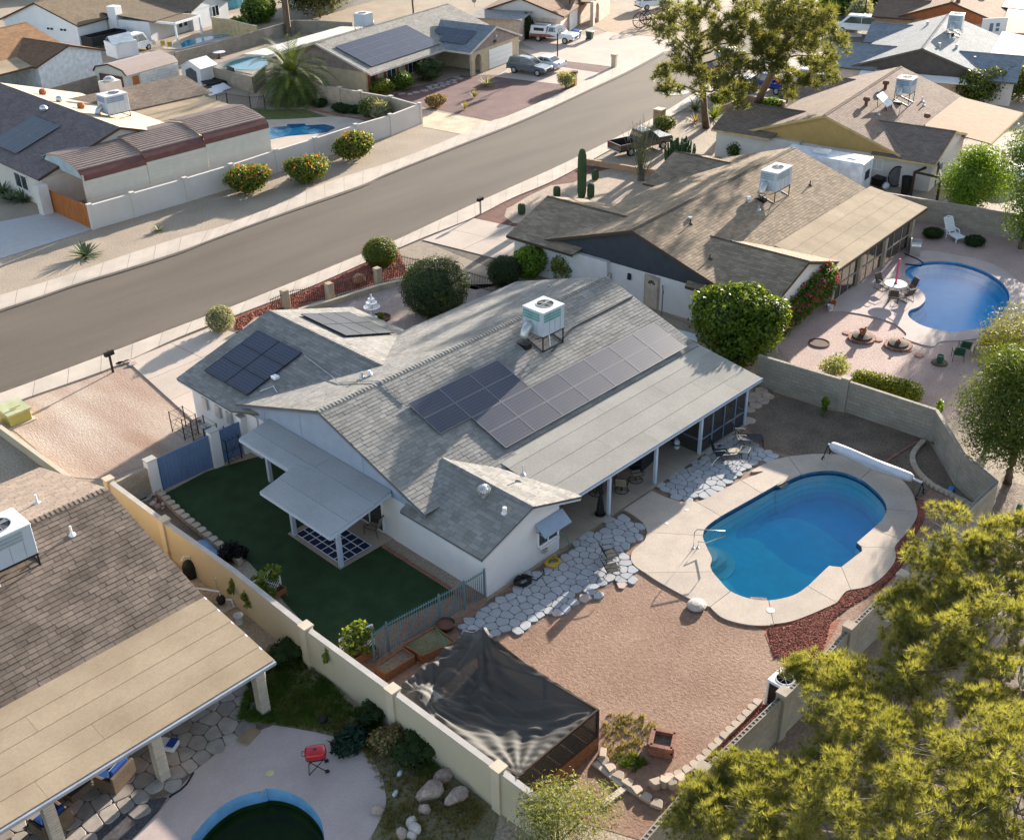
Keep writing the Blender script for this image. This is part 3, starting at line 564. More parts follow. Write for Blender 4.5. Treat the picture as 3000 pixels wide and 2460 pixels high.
def SHMAT(name,col,rot,dark=.6,sx=2.6,sy=5.5):
 """far roofs: shingle courses too small to build, as relief and tone on the plane"""
 m=M(name,col,rough=.95,var=.1,scale=.7,fine=.15,fscale=20,spec=.15); n=m.node_tree.nodes; L=m.node_tree.links; p=n['Principled BSDF']
 tc=n.new('ShaderNodeTexCoord'); mp=n.new('ShaderNodeMapping'); mp.inputs['Rotation'].default_value=(0,0,rot); L.new(tc.outputs['Object'],mp.inputs[0])
 br=n.new('ShaderNodeTexBrick'); br.inputs['Scale'].default_value=1; br.inputs['Brick Width'].default_value=1/sx; br.inputs['Row Height'].default_value=1/sy; br.inputs['Mortar Size'].default_value=.02
 br.inputs['Color1'].default_value=(.8,.8,.8,1); br.inputs['Color2'].default_value=(1.15,1.15,1.15,1); br.inputs['Mortar'].default_value=(dark,dark,dark,1); L.new(mp.outputs[0],br.inputs[0])
 old=p.inputs['Base Color'].links[0].from_socket; mx=n.new('ShaderNodeVectorMath'); mx.operation='MULTIPLY'; L.new(old,mx.inputs[0]); L.new(br.outputs[0],mx.inputs[1]); L.new(mx.outputs[0],p.inputs['Base Color'])
 b=n.new('ShaderNodeBump'); b.inputs['Distance'].default_value=.02; b.inputs['Strength'].default_value=.6; L.new(br.outputs['Color'],b.inputs['Height']); L.new(b.outputs[0],p.inputs['Normal']); return m
def frame(root): WORLD[root.name]=Vector(); return root          # children given in the thing's own frame
def gable_roof(root,xa,xb,yr,hw,zr,ze,mats,axis='x',th=.1,shing=None,near=None,caps=None,n_ind=(0,0),fascia=None,yb=None):
 """two roof planes; axis x: ridge along x at y=yr from xa to xb. axis y: ridge along y at x=yr from y=xa to xb"""
 def pt(a,o,z): return (a,yr+o,z) if axis=='x' else (yr+o,a,z)
 h2=yb or hw
 for k,(sgn,h) in enumerate(((-1,hw),(1,h2))):
  zz=zr-(zr-ze)*h/hw
  quad=[pt(xa,0,zr),pt(xb,0,zr),pt(xb,sgn*h,zz),pt(xa,sgn*h,zz)]
  if shing: shingles(root,[quad],shing,m_under,n_ind=n_ind[k],near=near or (0,0,30))
  else:
   b=B(); b.slab(quad,th); b.build('roof_slope',mats,root)
  if fascia:
   b=B(); b.bar(pt(xa,sgn*(h+.0),zz-.09),pt(xb,sgn*(h+.0),zz-.09),.05,.16)
   b.build('eave_fascia',fascia,root)
   b=B()
   for e in (xa,xb): b.bar(pt(e,sgn*.0,zr-.09),pt(e,sgn*h,zz-.09),.05,.18)
   b.build('rake_fascia',fascia,root)
 if caps: ridge_caps(root,pt(xa,0,zr+.0),pt(xb,0,zr+.0),caps,slope=(zr-ze)/hw)
def vent_pipe(root,p,h=.45,r=.045,mat=None,base=True,name='vent_pipe'):
 b=B().cyl((p[0],p[1],p[2]-.1),r,h+.1,8); o=b.build(name,mat or m_galv,root)
 if base: sub(B().lathe([(.16,p[2]-.02),(.14,p[2]+.03),(.06,p[2]+.1)],(p[0],p[1],0),8).build('flashing',mat or m_galv,root),o)
 return o
def turbine(root,p,s=1.0,mat=None):
 b=B().lathe([(.12*s,p[2]-.15),(.12*s,p[2]+.15*s)],(p[0],p[1],0),12); o=b.build('turbine_vent',mat or m_galv,root)
 b=B()
 for k in range(16):
  a=2*math.pi*k/16; pts=[(p[0]+r*s*math.cos(a+t),p[1]+r*s*math.sin(a+t),p[2]+z*s) for r,z,t in ((.13,.16,0),(.22,.24,.1),(.24,.34,.2),(.2,.44,.3),(.1,.5,.4))]
  b.tube(pts,.025*s,4)
 b.lathe([(.12*s,p[2]+.49*s),(.08*s,p[2]+.53*s),(0,p[2]+.54*s)],(p[0],p[1],0),12); b.lathe([(.15*s,p[2]+.17*s),(.18*s,p[2]+.3*s),(.1*s,p[2]+.48*s)],(p[0],p[1],0),12)
 sub(b.build('turbine_fins',mat or m_galv,root),o)
def window(root,c,w,h,nrm,mat_frame,sash=2,name='window',glass=None,ext=.03):
 """framed window standing on a wall plane; nrm unit xy outward"""
 n=Vector((nrm[0],nrm[1],0)); t=Vector((-n.y,n.x,0)); c=Vector(c); b=B()
 for s in (-1,1):
  b.bar(c+t*s*w/2-Vector((0,0,h/2))+n*ext,c+t*s*w/2+Vector((0,0,h/2))+n*ext,.07,.07,up=n)
  b.bar(c-t*(w/2+.035)+Vector((0,0,s*h/2))+n*ext,c+t*(w/2+.035)+Vector((0,0,s*h/2))+n*ext,.07,.07)
 for k in range(1,sash): q=c+t*(-w/2+w*k/sash); b.bar(q-Vector((0,0,h/2))+n*ext,q+Vector((0,0,h/2))+n*ext,.05,.05,up=n)
 o=b.build(name,mat_frame,root)
 for k in range(sash):
  x0=-w/2+w*k/sash+.03; x1=-w/2+w*(k+1)/sash-.03
  q=[c+t*x0-Vector((0,0,h/2-.03))+n*.012,c+t*x1-Vector((0,0,h/2-.03))+n*.012,c+t*x1+Vector((0,0,h/2-.03))+n*.012,c+t*x0+Vector((0,0,h/2-.03))+n*.012]
  sub(B().slab(q,.02,tuple(-n)).build('pane',glass or m_glass,root),o)
 return o
def roll_roof(root,x0,x1,y0,y1,z0,z1,nstrip,mat,name='roofing_strip',brk=(),over=.012,th=.06,under=None,rnd=random.Random(3)):
 """low-slope roof in lapped strips along x; y0/z0 upper edge, y1/z1 lower"""
 for k in range(nstrip):
  a=k/nstrip; c=(k+1)/nstrip; ya,yb=y0+(y1-y0)*a,y0+(y1-y0)*c; za,zb=z0+(z1-z0)*a,z0+(z1-z0)*c
  cuts=[x0]+[q for kk,q in brk if kk==k]+[x1]
  for p,q in zip(cuts,cuts[1:]):
   e=.008 if p!=x0 else 0; lift=over*((k+1)%2)*.0
   B().slab([(p+e,ya,za+.008),(q,ya,za+.008),(q,yb,zb+.02),(p+e,yb,zb+.02)],.03).build(name,mat,root)
 B().slab([(x0+.02,y0,z0-.015),(x1-.02,y0,z0-.015),(x1-.02,y1+.02*(1 if y1<y0 else -1),z1-.01),(x0+.02,y1+.02*(1 if y1<y0 else -1),z1-.01)],th).build('roof_deck',under or m_under,root)
# ---------------------------------------------------------------- main house (world frame: ridge along x)
H=thing('house','single storey white house with grey shingle roof, solar panels and long rear patio cover','house',(34,36,0))
CAMP=(0,0,30)
RY=36.6; RZ=5.03; SL=.333; XL,XR=24.75,44.7
def zm(y): return RZ-SL*abs(y-RY)
# rear main slope: split so nothing is built under the patio cover
shingles(H,[[(XL,RY,RZ),(XR,RY,RZ),(XR,30.3,zm(30.3)),(XL,30.3,zm(30.3))],[(XL,30.3,zm(30.3)),(30.6,30.3,zm(30.3)),(30.6,29.7,zm(29.7)),(XL,29.7,zm(29.7))]],m_grey_sh,m_under,n_ind=150,near=CAMP)
shingles(H,[[(XL,RY,RZ),(XR,RY,RZ),(XR,43.6,zm(43.6)),(XL,43.6,zm(43.6))]],m_grey_sh,m_under,n_ind=0)
ridge_caps(H,(XL,RY,RZ),(XR,RY,RZ),m_grey_cap)
# front wing with the garage
FX=30.4; FZ=4.25
shingles(H,[[(FX,38.8,FZ),(FX,48.45,FZ),(24.4,48.45,2.5),(24.4,43.5,2.5),(25.2,41.4,2.73)]],m_grey_sh,m_under,n_ind=70,near=CAMP)
shingles(H,[[(FX,38.8,FZ),(FX,48.45,FZ),(36.05,48.45,2.5),(36.05,43.4,2.5)]],m_grey_sh,m_under)
ridge_caps(H,(FX,38.8,FZ),(FX,48.45,FZ),m_grey_cap,slope=.29)
# rear bedroom wing
WX=27.55; WZ=3.38; WE=2.36
shingles(H,[[(WX,31.6,WZ),(WX,26.15,WZ),(24.55,26.15,WE),(24.55,31.1,WE)]],m_grey_sh,m_under,n_ind=80,near=CAMP)
shingles(H,[[(WX,31.6,WZ),(WX,26.15,WZ),(30.6,26.15,WE),(30.6,29.5,WE)]],m_grey_sh,m_under)
ridge_caps(H,(WX,31.6,WZ),(WX,26.15,WZ),m_grey_cap,slope=.34)
# walls
def wall(root,pts,z0,z1,mat,name='wall',th=.15):
 b=B()
 for a,c in zip(pts,pts[1:]):
  b.bar((a[0],a[1],(z0+z1)/2),(c[0],c[1],(z0+z1)/2),th,z1-z0)
 return b.build(name,mat,root)
b=B(); b.bx(25.05,44.4,30.25,43.2,0,2.5); b.build('wall',m_white,H)
b=B(); b.bx(25.06,29.5,26.45,31.5,0,2.28); b.build('bedroom_wall',m_white,H)
b=B(); b.bx(24.95,35.6,42.2,48.1,0,2.36); b.build('garage_wall',m_white,H)
def gable_panel(root,x,y0,y1,zb,yr,zr,sl,mat,axis='x',th=.12,name='gable_panel',boards=0):
 n=8; lo=[];hi=[]
 f=lambda y: zr-sl*abs(y-yr)-.12
 pts=[(y0,zb),(y1,zb),(y1,max(zb,f(y1))),(yr,f(yr)),(y0,max(zb,f(y0)))]
 P_=[(x,y,z) if axis=='x' else (y,x,z) for y,z in pts]
 d=(1,0,0) if axis=='x' else (0,1,0)
 o=B().slab(P_,th,d).build(name,mat,root); return o
gable_panel(H,25.0,30.0,43.3,2.38,RY,RZ,SL,m_bluegrey)
gable_panel(H,44.35,30.0,43.3,2.38,RY,RZ,SL,m_bluegrey)
gable_panel(H,26.43,25.1,29.45,2.2,WX,WZ,.34,m_white,axis='y')
gable_panel(H,48.05,24.9,35.6,2.2,FX,FZ,.29,m_white,axis='y')
for y in (31.5,34,38.5,41.5): B().bx(24.985,25.0,y-.03,y+.03,2.4,max(2.45,zm(y)-.15)).build('batten',m_bluegrey,H)
for pts,mm in (([(XL+.03,29.7,zm(29.7)-.1),(XL+.03,RY,RZ-.1),(XL+.03,43.6,zm(43.6)-.1)],m_dkblue),([(XR-.03,29.7,zm(29.7)-.1),(XR-.03,RY,RZ-.1),(XR-.03,43.6,zm(43.6)-.1)],m_dkblue),
([(24.58,26.18,WE-.1),(WX,26.18,WZ-.1),(30.57,26.18,WE-.1)],m_trimblue),([(24.42,48.42,2.4),(FX,48.42,FZ-.1),(36,48.42,2.4)],m_trimblue)):
 b=B()
 for a,c in zip(pts,pts[1:]): b.bar(a,c,.05,.17)
 b.build('rake_fascia',mm,H)
for a,c in (((24.58,26.2,WE-.1),(24.58,31.1,WE-.1)),((24.43,43.55,2.4),(24.43,48.4,2.4)),((36,43.57,2.4),(36,48.4,2.4)),((36.1,43.57,2.58),(XR,43.57,2.58))):
 B().bar(a,c,.05,.16).build('eave_fascia',m_trimblue,H)
# rear patio cover
PC=H
roll_roof(PC,29.6,44.86,30.6,26.4,2.93,2.33,4,m_roll,brk=((0,36.2),(1,39.8),(2,34.3),(2,41.6),(3,36.4),(3,42.9)))
B().bar((30.4,26.42,2.24),(44.86,26.42,2.24),.09,.17).build('patio_beam',m_trimblue,H)
B().bar((30.6,26.37,2.33),(44.88,26.37,2.33),.04,.06).build('drip_edge',m_dkblue,H)
B().bar((44.83,26.4,2.24),(44.83,30.6,2.84),.06,.16).build('patio_fascia',m_trimblue,H)
for x in (32.9,36.3,39.85,43.7): B().bx(x-.07,x+.07,26.43,26.57,0.02,2.2).build('patio_post',m_trimblue,H)
# screened bay at the far end of the patio
m_screen=MESHNET('insect_screen',(.03,.03,.032),.45)
sb=B()
for x in (40.8,41.8,42.75): sb.bx(x-.04,x+.04,26.46,26.54,.05,2.2)
sb.bx(39.85,43.7,26.47,26.53,.82,.9); sb.bx(39.85,43.7,26.46,26.54,.04,.12)
for y in (27.8,29.1): sb.bx(43.66,43.74,y-.04,y+.04,.05,2.35)
sb.bx(43.67,43.73,26.5,30.2,.82,.9); sb.bx(39.81,39.89,28.3,28.38,.05,2.4); sb.bx(39.82,39.88,26.5,30.2,.82,.9)
sb.build('screen_frame',m_dkblue,H)
for x0,x1 in ((39.92,40.76),(40.84,41.76),(41.84,42.71),(42.79,43.63)): B().bx(x0,x1,26.496,26.504,.12,2.2).build('screen_panel',m_screen,H)
B().bx(39.845,39.853,26.58,30.2,.05,2.3).build('screen_panel',m_screen,H); B().bx(43.695,43.703,26.58,30.2,.05,2.3).build('screen_panel',m_screen,H)
slab=struct(yard('patio_slab',[(29.5,26.3),(44.4,26.3),(44.4,30.3),(29.5,30.3)],.05,m_slabjoint))
for x0,x1 in ((29.5,31.9),(31.92,35.0),(35.02,37.9),(37.92,41.2),(41.22,44.4)): B().bx(x0,x1,26.32,30.25,.02,.09).build('concrete_slab',m_patio,slab)
# window with metal awning on the bedroom gable
window(H,(28.75,26.45,1.35),1.25,1.0,(0,-1),m_whitemetal,2)
b=B(); b.slab([(27.95,26.4,2.15),(29.62,26.4,2.15),(29.62,25.85,1.72),(27.95,25.85,1.72)],.04); b.bar((28.0,26.4,1.75),(28.0,25.87,1.72),.03); b.bar((29.57,26.4,1.75),(29.57,25.87,1.72),.03); b.build('window_awning',m_bluegrey,H)
B().bx(28.2,29.35,26.3,26.44,.74,.8).build('window_sill',m_white,H)
# sliding door and long cover over the side lawn
b=B(); b.slab([(25.02,33.1,2.0),(25.02,34.9,2.0),(25.02,34.9,.1),(25.02,33.1,.1)],.02,(1,0,0)); window(H,(25.05,33.9,1.05),1.9,2.0,(-1,0),m_whitemetal,2,name='sliding_door')
def lz(x): return 2.3+.13*(x-21.47)
def lroof(pts,name='roofing_strip'): B().slab([(x,y,lz(x)) for x,y in pts],.07).build(name,m_roll2,H)
lroof([(21.47,31.95),(22.5,31.95),(22.5,36.95),(21.47,36.85)]); lroof([(22.515,31.95),(23.95,31.95),(23.95,35.2),(23.6,37.1),(22.515,36.96)]); lroof([(23.62,37.1),(23.95,35.22),(23.95,41.0),(23.2,41.0),(23.2,37.05)])
lroof([(23.965,31.98),(24.97,32.1),(24.97,36.2),(23.965,36.2)]); lroof([(23.965,36.215),(24.97,36.215),(24.97,41.1),(23.965,41.0)])
for a,c in (((21.45,31.95),(21.45,36.88)),((21.45,36.88),(23.18,37.05)),((23.18,37.05),(23.18,41.0)),((21.45,31.92),(24.9,32.05))):
 B().bar((*a,lz(a[0])-.13),(*c,lz(c[0])-.13),.05,.15).build('eave_fascia',m_trimblue,H)
for x,y in ((22.2,35.78),(22.2,32.45),(24.05,40.2)): B().bx(x-.09,x+.09,y-.09,y+.09,0.03,lz(x)-.1).build('patio_post',m_trimblue,H)
B().bx(22.05,25.0,32.35,36.1,0,.06).build('side_patio_slab',m_patio,H)
# attic vents, pipes, conduit
turbine(H,(26.95,28.4,3.12),1.15)
vent_pipe(H,(29.42,28.51,3),.5,.035); vent_pipe(H,(26.75,27.0,3.1),.28,.09,m_whitemetal)
vent_pipe(H,(43.1,39.53,3.9),.3); vent_pipe(H,(43.2,37.67,4.5),.3); vent_pipe(H,(28.68,38.34,4.5),.32,.06); vent_pipe(H,(29.05,38.24,4.6),.18,.08,m_whitemetal)
def on_rear(p): return (p[0],p[1],zm(p[1])+.06)
b=B(); b.tube([on_rear((28.35,34.9)),on_rear((28.35,36.5)),(28.3,36.7,RZ+.05),(27.9,39.2,zm(39.2)+.06),(28.6,40.8,3.78),(28.9,43.3,3.88)],.025,5); b.build('conduit',m_cable,H)
b=B(); b.tube([on_rear((37.2,33.9)),on_rear((39.5,34.6)),on_rear((44.6,34.7))],.035,5); b.build('conduit',m_dark,H)
b=B(); b.tube([(26.0,43.2,3.05),(26.6,42.9,3.2),(26.3,42.0,3.1),(25.0,42.6,2.72)],.025,5); b.build('conduit',m_whitemetal,H)
b=B(); b.box((27.0,43.25,3.42),(.3,.35,.14)); b.build('junction_box',m_whitemetal,H)
# garage-side odds: meters and gas pipes along the wall
for y in (46.8,45.6,44.6): B().bx(24.8,24.96,y-.2,y+.2,1.1,1.8).build('meter_box',m_galv,H)
# hose bib, flue and box on the bedroom gable
B().tube([(29.3,26.35,.2),(29.3,26.35,1.1),(29.35,26.4,1.15)],.03,6).build('standpipe',m_whitemetal,H)
B().bx(28.35,28.6,26.3,26.45,.45,.65).build('hose_bib',m_galv,H)
# ---------------------------------------------------------------- solar
def SOLAR(name,nx,ny,col=(.012,.016,.042)):
 m=M(name,col,rough=.37,var=.2,scale=1.5,fine=0,spec=.62); n=m.node_tree.nodes; L=m.node_tree.links; p=n['Principled BSDF']
 return m
m_cell=SOLAR('solar_cell',12,6); m_cellgap=M('cell_gap',(.22,.23,.26),rough=.25,fine=0,var=.05); m_frame=M('silver_frame',(.22,.22,.23),rough=.45,metal=.5,fine=0,var=.05)
m_frameb=M('black_frame',(.02,.02,.022),rough=.4,fine=0,var=.05)
def panel_mesh(u,v,w,h,nu,nv,gap=.006):
 """one photovoltaic panel: backing sheet of bus lines with recessed cells standing just proud"""
 b=B(); t=.035; 
 def q(a,c,z): return Vector(u)*a+Vector(v)*c+Vector(u).cross(Vector(v)).normalized()*z
 def blk(a0,a1,c0,c1,z0,z1): b.add([q(a0,c0,z0),q(a1,c0,z0),q(a1,c1,z0),q(a0,c1,z0),q(a0,c0,z1),q(a1,c0,z1),q(a1,c1,z1),q(a0,c1,z1)],[(4,5,6,7),(0,1,5,4),(1,2,6,5),(2,3,7,6),(3,0,4,7)])
 b.m(1); blk(.02,w-.02,.02,h-.02,0,t)
 b.m(2)
 for r in ((0,w,0,.02),(0,w,h-.02,h),(0,.02,.02,h-.02),(w-.02,w,.02,h-.02)): blk(*r,-.005,t+.012)
 b.m(0); cw=(w-.06)/nu; ch=(h-.06)/nv
 for i in range(nu):
  for j in range(nv):
   a=.03+i*cw+gap; c=.03+j*ch+gap; blkz=t+.004
   b.add([q(a,c,blkz),q(a+cw-2*gap,c,blkz),q(a+cw-2*gap,c+ch-2*gap,blkz),q(a,c+ch-2*gap,blkz)],[(0,1,2,3)])
 return b
def solar_array(label,org,u,v,w,h,cells,nu,nv,frame_m,group='solar arrays on the white house',gap=.02,lift=.1):
 """org: lower-left corner on roof plane; cells = list of (col,row) present"""
 u=Vector(u).normalized(); v=Vector(v).normalized(); n=u.cross(v).normalized(); org=Vector(org)
 t=thing('solar_array',label,'solar panels',org,group=group); me=None
 for c,r in cells:
  p=u*(c*(w+gap))+v*(r*(h+gap))+n*lift
  if me is None: o=panel_mesh(u,v,w,h,nu,nv).build('solar_panel',[m_cell,m_cellgap,frame_m],t,local=True); me=o.data
  else: o=bpy.data.objects.new('solar_panel',me); COL.objects.link(o); o.parent=t
  o.location=p
 b=B(); rows=sorted(set(r for _,r in cells))
 for r in rows:
  cs=[c for c,q in cells if q==r]
  for f in (.25,.75):
   a=u*(min(cs)*(w+gap)+.05)+v*((r+f)*(h+gap))+n*(lift-.03); e=u*((max(cs)+1)*(w+gap)-.07)+v*((r+f)*(h+gap))+n*(lift-.03); b.bar(a,e,.04,.05,up=n)
   k=0
   while k<(e-a).length: b.bar(a+u*k,a+u*k-n*(lift-.03),.04); k+=1.3
 b.build('mounting_rail',m_frameb,t,local=True); return t
vs=(0,1,SL)
PH=1.125; PW=1.92
yl=30.5
solar_array('large two-level solar array across the rear slope below the rooftop cooler',(28.41,yl,zm(yl)),(1,0,0),vs,PW,PH,[(c,r) for r in (0,1) for c in range(1,8)]+[(c,r) for r in (2,3) for c in range(3)],12,6,m_frame)
solar_array('shaded block of six solar panels on the dark street-wing slope over the dirt lot',(25.47,47.35,2.5+.292*1.07),(0,-1,0),(1,0,.292),1.9,1.2,[(c,r) for c in range(2) for r in range(3)],12,6,m_frameb)
solar_array('block of six sunlit solar panels on the street wing facing the fountain courtyard',(34.75,43.3,2.5+.31*1.3),(0,1,0),(-1,0,.31),1.93,1.1,[(c,r) for c in range(2) for r in range(3)],12,6,m_frameb)
# ---------------------------------------------------------------- rooftop coolers
def rooftop_unit(label,loc,rz,w=1.5,d=1.4,h=1.25,leg=.75,slope=.333,duct=(-1,1),louv='green',group='rooftop coolers',sized=None,duct_len=.75):
 """box unit on an angle-iron stand over a slope that falls towards -y"""
 t=frame(thing('rooftop_cooler',label,'air conditioner',loc,rz,group))
 z0=leg; B().bx(-w/2,w/2,-d/2,d/2,z0,z0+h-.05).build('cabinet',M('unit_paint',(.40,.45,.52),rough=.45,var=.04,fine=.03),t,bevel=.02)
 top=B(); top.bx(-w/2-.02,w/2+.02,-d/2-.02,d/2+.02,z0+h-.05,z0+h); tp=top.build('top_panel',M('unit_white',(.62,.63,.64),rough=.45,var=.03,fine=.02),t,bevel=.015)
 r=min(w,d)*.3; fx=w*.08
 ring=B().lathe([(r+.03,z0+h),(r+.03,z0+h+.03),(r,z0+h+.03),(r,z0+h+.004)],(fx,0,0),24); ring.build('fan_ring',m_galv,t)
 B().lathe([(r-.01,z0+h+.006),(0,z0+h+.006)],(fx,0,0),24).build('fan_opening',m_dark,t)
 fb=B()
 for k in range(4):
  a=k*math.pi/2+.4; fb.box((fx+r*.5*math.cos(a),r*.5*math.sin(a),z0+h+.016),(r*.9,r*.32,.012),a,rx=.15)
 fb.cyl((fx,0,z0+h+.008),r*.2,.03,10); fb.build('fan_blade',M('fan_grey',(.14,.14,.15),fine=0),t)
 gb=B(); gb.bar((fx-r,0,z0+h+.035),(fx+r,0,z0+h+.035),.03,.015); gb.bar((fx,-r,z0+h+.035),(fx,r,z0+h+.035),.02,.012); gb.build('fan_guard',m_galv,t)
 lc=M('louvre_green',(.10,.27,.25),fine=.1) if louv=='green' else M('louvre_blue',(.16,.24,.34),fine=.1) if louv=='blue' else M('unit_louvre',(.25,.30,.34),fine=.1)
 for k in range(3):
  zz=z0+h-.2-k*.15
  B().bx(-w/2+.05,w/2-w*.18,-d/2-.012,-d/2+.01,zz-.055,zz+.055).build('louvre',lc,t)
  B().bx(-w/2-.012,-w/2+.01,-d/2+d*.18,d/2-.05,zz-.055,zz+.055).build('louvre',lc,t)
 sm=B()
 for f in (.3,.55,.8): sm.bx(-w/2+w*f-.008,-w/2+w*f+.008,-d/2-.006,-d/2,z0+.05,z0+h-.6); sm.bx(-w/2-.006,-w/2,-d/2+d*f-.008,-d/2+d*f+.008,z0+.05,z0+h-.6)
 sm.build('panel_seam',M('seam_grey',(.2,.22,.25),fine=0),t)
 st=B()
 for sx in (-1,1):
  for sy in (-1,1): st.bar((sx*w*.48,sy*d*.46,z0),(sx*w*.48,sy*d*.46,(sy*d*.46)*slope+.02),.05)
  st.bar((sx*w*.48,-d*.46,z0*.95),(sx*w*.48,-d*.1,z0*.55),.035); st.bar((sx*w*.48,-d*.5,-d*.5*slope+.03),(sx*w*.48,d*.5,d*.5*slope+.03),.05)
 for sy in (-1,1): st.bar((-w/2,sy*d*.48,z0-.03),(w/2,sy*d*.48,z0-.03),.05); st.bar((-w*.5,sy*d*.46,sy*d*.46*slope+.03),(w*.5,sy*d*.46,sy*d*.46*slope+.03),.04)
 st.build('stand',m_black,t)
 if duct:   # elbow duct going down into the roof
  pts=[]; 
  for k in range(7):
   a=math.pi/2*k/6; pts.append((-w/2+.1-(duct_len*.75)*math.sin(a),d*.12,z0+h*.35-(.75*duct_len)*(1-math.cos(a))*1.0))
  B().tube([(-w/2+.1,d*.12,z0+h*.35)]+pts[1:],.23,14).build('duct_elbow',m_galv,t,smooth=True)
  B().bx(-w/2-.9*duct_len,-w/2-.35*duct_len,d*.12-.33,d*.12+.33,-.1,.2).build('duct_curb',m_black,t)
 B().tube([(-w*.25,-d*.5,z0+.05),(-w*.3,-d*.6,z0-.05),(-w*.3,-d*.62,z0-.5)],.025,6).build('drain_pipe',m_whitemetal,t)
 return t
rooftop_unit('pale rooftop cooler with green louvres on a black stand above the solar panels',(37.55,34.8,zm(34.8)),0,w=1.55,d=1.42,h=1.32,leg=.62)

# ================================================================ neighbouring houses
def local_near(root): 
 return tuple(Matrix.Rotation(-root.rotation_euler.z,3,'Z')@(Vector((0,0,30))-root.location))
def tract(label,loc,deg,L,hw,zr,ze,shA,shB,gmat,wmat,trim,patio,rw,fw,porch,geo=None,n_ind=0,patio_mat=None,cap=None,patio_n=4,brk=()):
 """gabled ranch house of the street: ridge along local x from 0 to L; street side +y"""
 t=frame(thing('house',label,'house',loc,math.radians(deg))); sl=(zr-ze)/hw; near=local_near(t)
 z=lambda y: zr-sl*abs(y)
 main=[[(0,0,zr),(L,0,zr),(L,-hw,ze),(0,-hw,ze)]]; front=[[(0,0,zr),(L,0,zr),(L,hw,ze),(0,hw,ze)]]
 def plane(pc,n,mat,smat):
  if geo: shingles(t,pc,geo,m_under,n_ind=n,near=near)
  else:
   for q in pc: B().slab(q,.1).build('roof_slope',smat,t)
 plane(main,int(n_ind*.5),None,shA); plane(front,int(n_ind*.15),None,shA)
 ridge_caps(t,(0,0,zr),(L,0,zr),cap or geo or shA,slope=sl)
 for (x,h,zz,y0,y1,zl,side) in (rw and [(*rw,-1)] or [])+(fw and [(*fw,1)] or [])+(porch and [(*porch,1)] or []):
  for k in (-1,1): plane([[(x,y0,zz),(x,y1,zz),(x+k*h,y1,zl),(x+k*h,y0+side*1.2,zl)]],int(n_ind*(.2 if k<0 else .05)),None,shB)
  ridge_caps(t,(x,y0,zz),(x,y1,zz),cap or geo or shB,slope=(zz-zl)/h)
  b=B()
  for k in (-1,1): b.bar((x,y1,zz-.1),(x+k*h,y1,zl-.1),.05,.16); b.bar((x+k*h,y0+side*1.2,zl-.1),(x+k*h,y1,zl-.1),.05,.15)
  b.build('fascia',trim,t)
  b=B(); b.bx(x-h+.45,x+h-.45,min(y0*.6,y1-side*.3),max(y0*.6,y1-side*.3),0,zl-.08); b.build('wall',wmat,t)
  gable_panel(t,y1-side*.32-.06,x-h+.45,x+h-.45,zl-.1,x,zz,(zz-zl)/h,wmat,axis='y')
 B().bx(.3,L-.3,-hw+.5,hw-.5,0,ze-.1).build('wall',wmat,t)
 for x in (.26,L-.38): gable_panel(t,x,-hw+.3,hw-.3,ze-.35,0,zr,sl,gmat)
 for k in (-1,1):
  for x in (0.02,L-.02): B().bar((x,0,zr-.1),(x,k*hw,ze-.1),.05,.18).build('rake_fascia',trim,t)
  B().bar((0,k*hw,ze-.1),(L,k*hw,ze-.1),.05,.15).build('eave_fascia',trim,t)
 if patio:
  x0,x1,ya,yb,za,zb=patio; roll_roof(t,x0,x1,ya,yb,za,zb,patio_n,patio_mat,brk=brk,under=m_under)
  B().bar((x0,yb,zb-.1),(x1,yb,zb-.1),.07,.16).build('patio_fascia',trim,t); B().bar((x1,ya,za-.1),(x1,yb,zb-.1),.06,.14).build('patio_fascia',trim,t)
 return t
# ---------------------------------------------------------------- house two (right of the white house)
H2=tract('long ranch house with tan shingles and charcoal gable beside the kidney-shaped pool',(51.45,40.33,0),4.4,20.8,6.87,4.84,2.6,None,None,m_charcoal,m_white2,m_browntrim,(7.3,21.4,-5.9,-10.2,2.95,2.3),(4.3,4.5,3.85,-2.9,-9.75,2.35),(3.9,4.4,3.87,2.9,9.6,2.4),(17.9,4.2,3.75,3.2,8.3,2.4),geo=m_tan_sh,n_ind=280,patio_mat=m_rolltan2,cap=M('dark_cap',(.10,.075,.055),fine=.2))
NB=-1
# side door with fan light, meter, lamp, clothes-line pole
B().bx(.2,.29,-2.05,-.95,0,2.15).build('door_frame',M('taupe_trim',(.36,.29,.22),fine=.05),H2)
dr=B().bx(.16,.22,-1.96,-1.04,.02,2.06).build('side_door',M('taupe_door',(.40,.33,.255),fine=.04),H2)
fan=B()
for k in range(5):
 a0=math.pi*k/5+.05; a1=math.pi*(k+1)/5-.05; c=(-1.5,1.62); fan.slab([(.155,c[0]+.07*math.cos(a0),c[1]+.07*math.sin(a0)),(.155,c[0]+.27*math.cos(a0),c[1]+.27*math.sin(a0)),(.155,c[0]+.27*math.cos(a1),c[1]+.27*math.sin(a1)),(.155,c[0]+.07*math.cos(a1),c[1]+.07*math.sin(a1))],.02,(1,0,0))
sub(fan.build('fan_light',m_glass,H2),dr); sub(B().ell((.13,-1.12,1.0),(.04,.04,.04),6,4).build('door_knob',m_galv,H2),dr)
B().bx(.18,.3,.1,.32,1.45,1.85).build('wall_lamp',m_dark,H2); B().bx(.1,.3,1.55,2.0,.5,1.5).build('meter_box',M('meter_tan',(.45,.40,.34),fine=.05),H2)
for x in (7.4,11.15,14.95,19.3): B().bx(x-.18,x+.18,-10.2,-9.85,0,2.2).build('patio_column',M('taupe_column',(.33,.27,.21),fine=.05),H2)
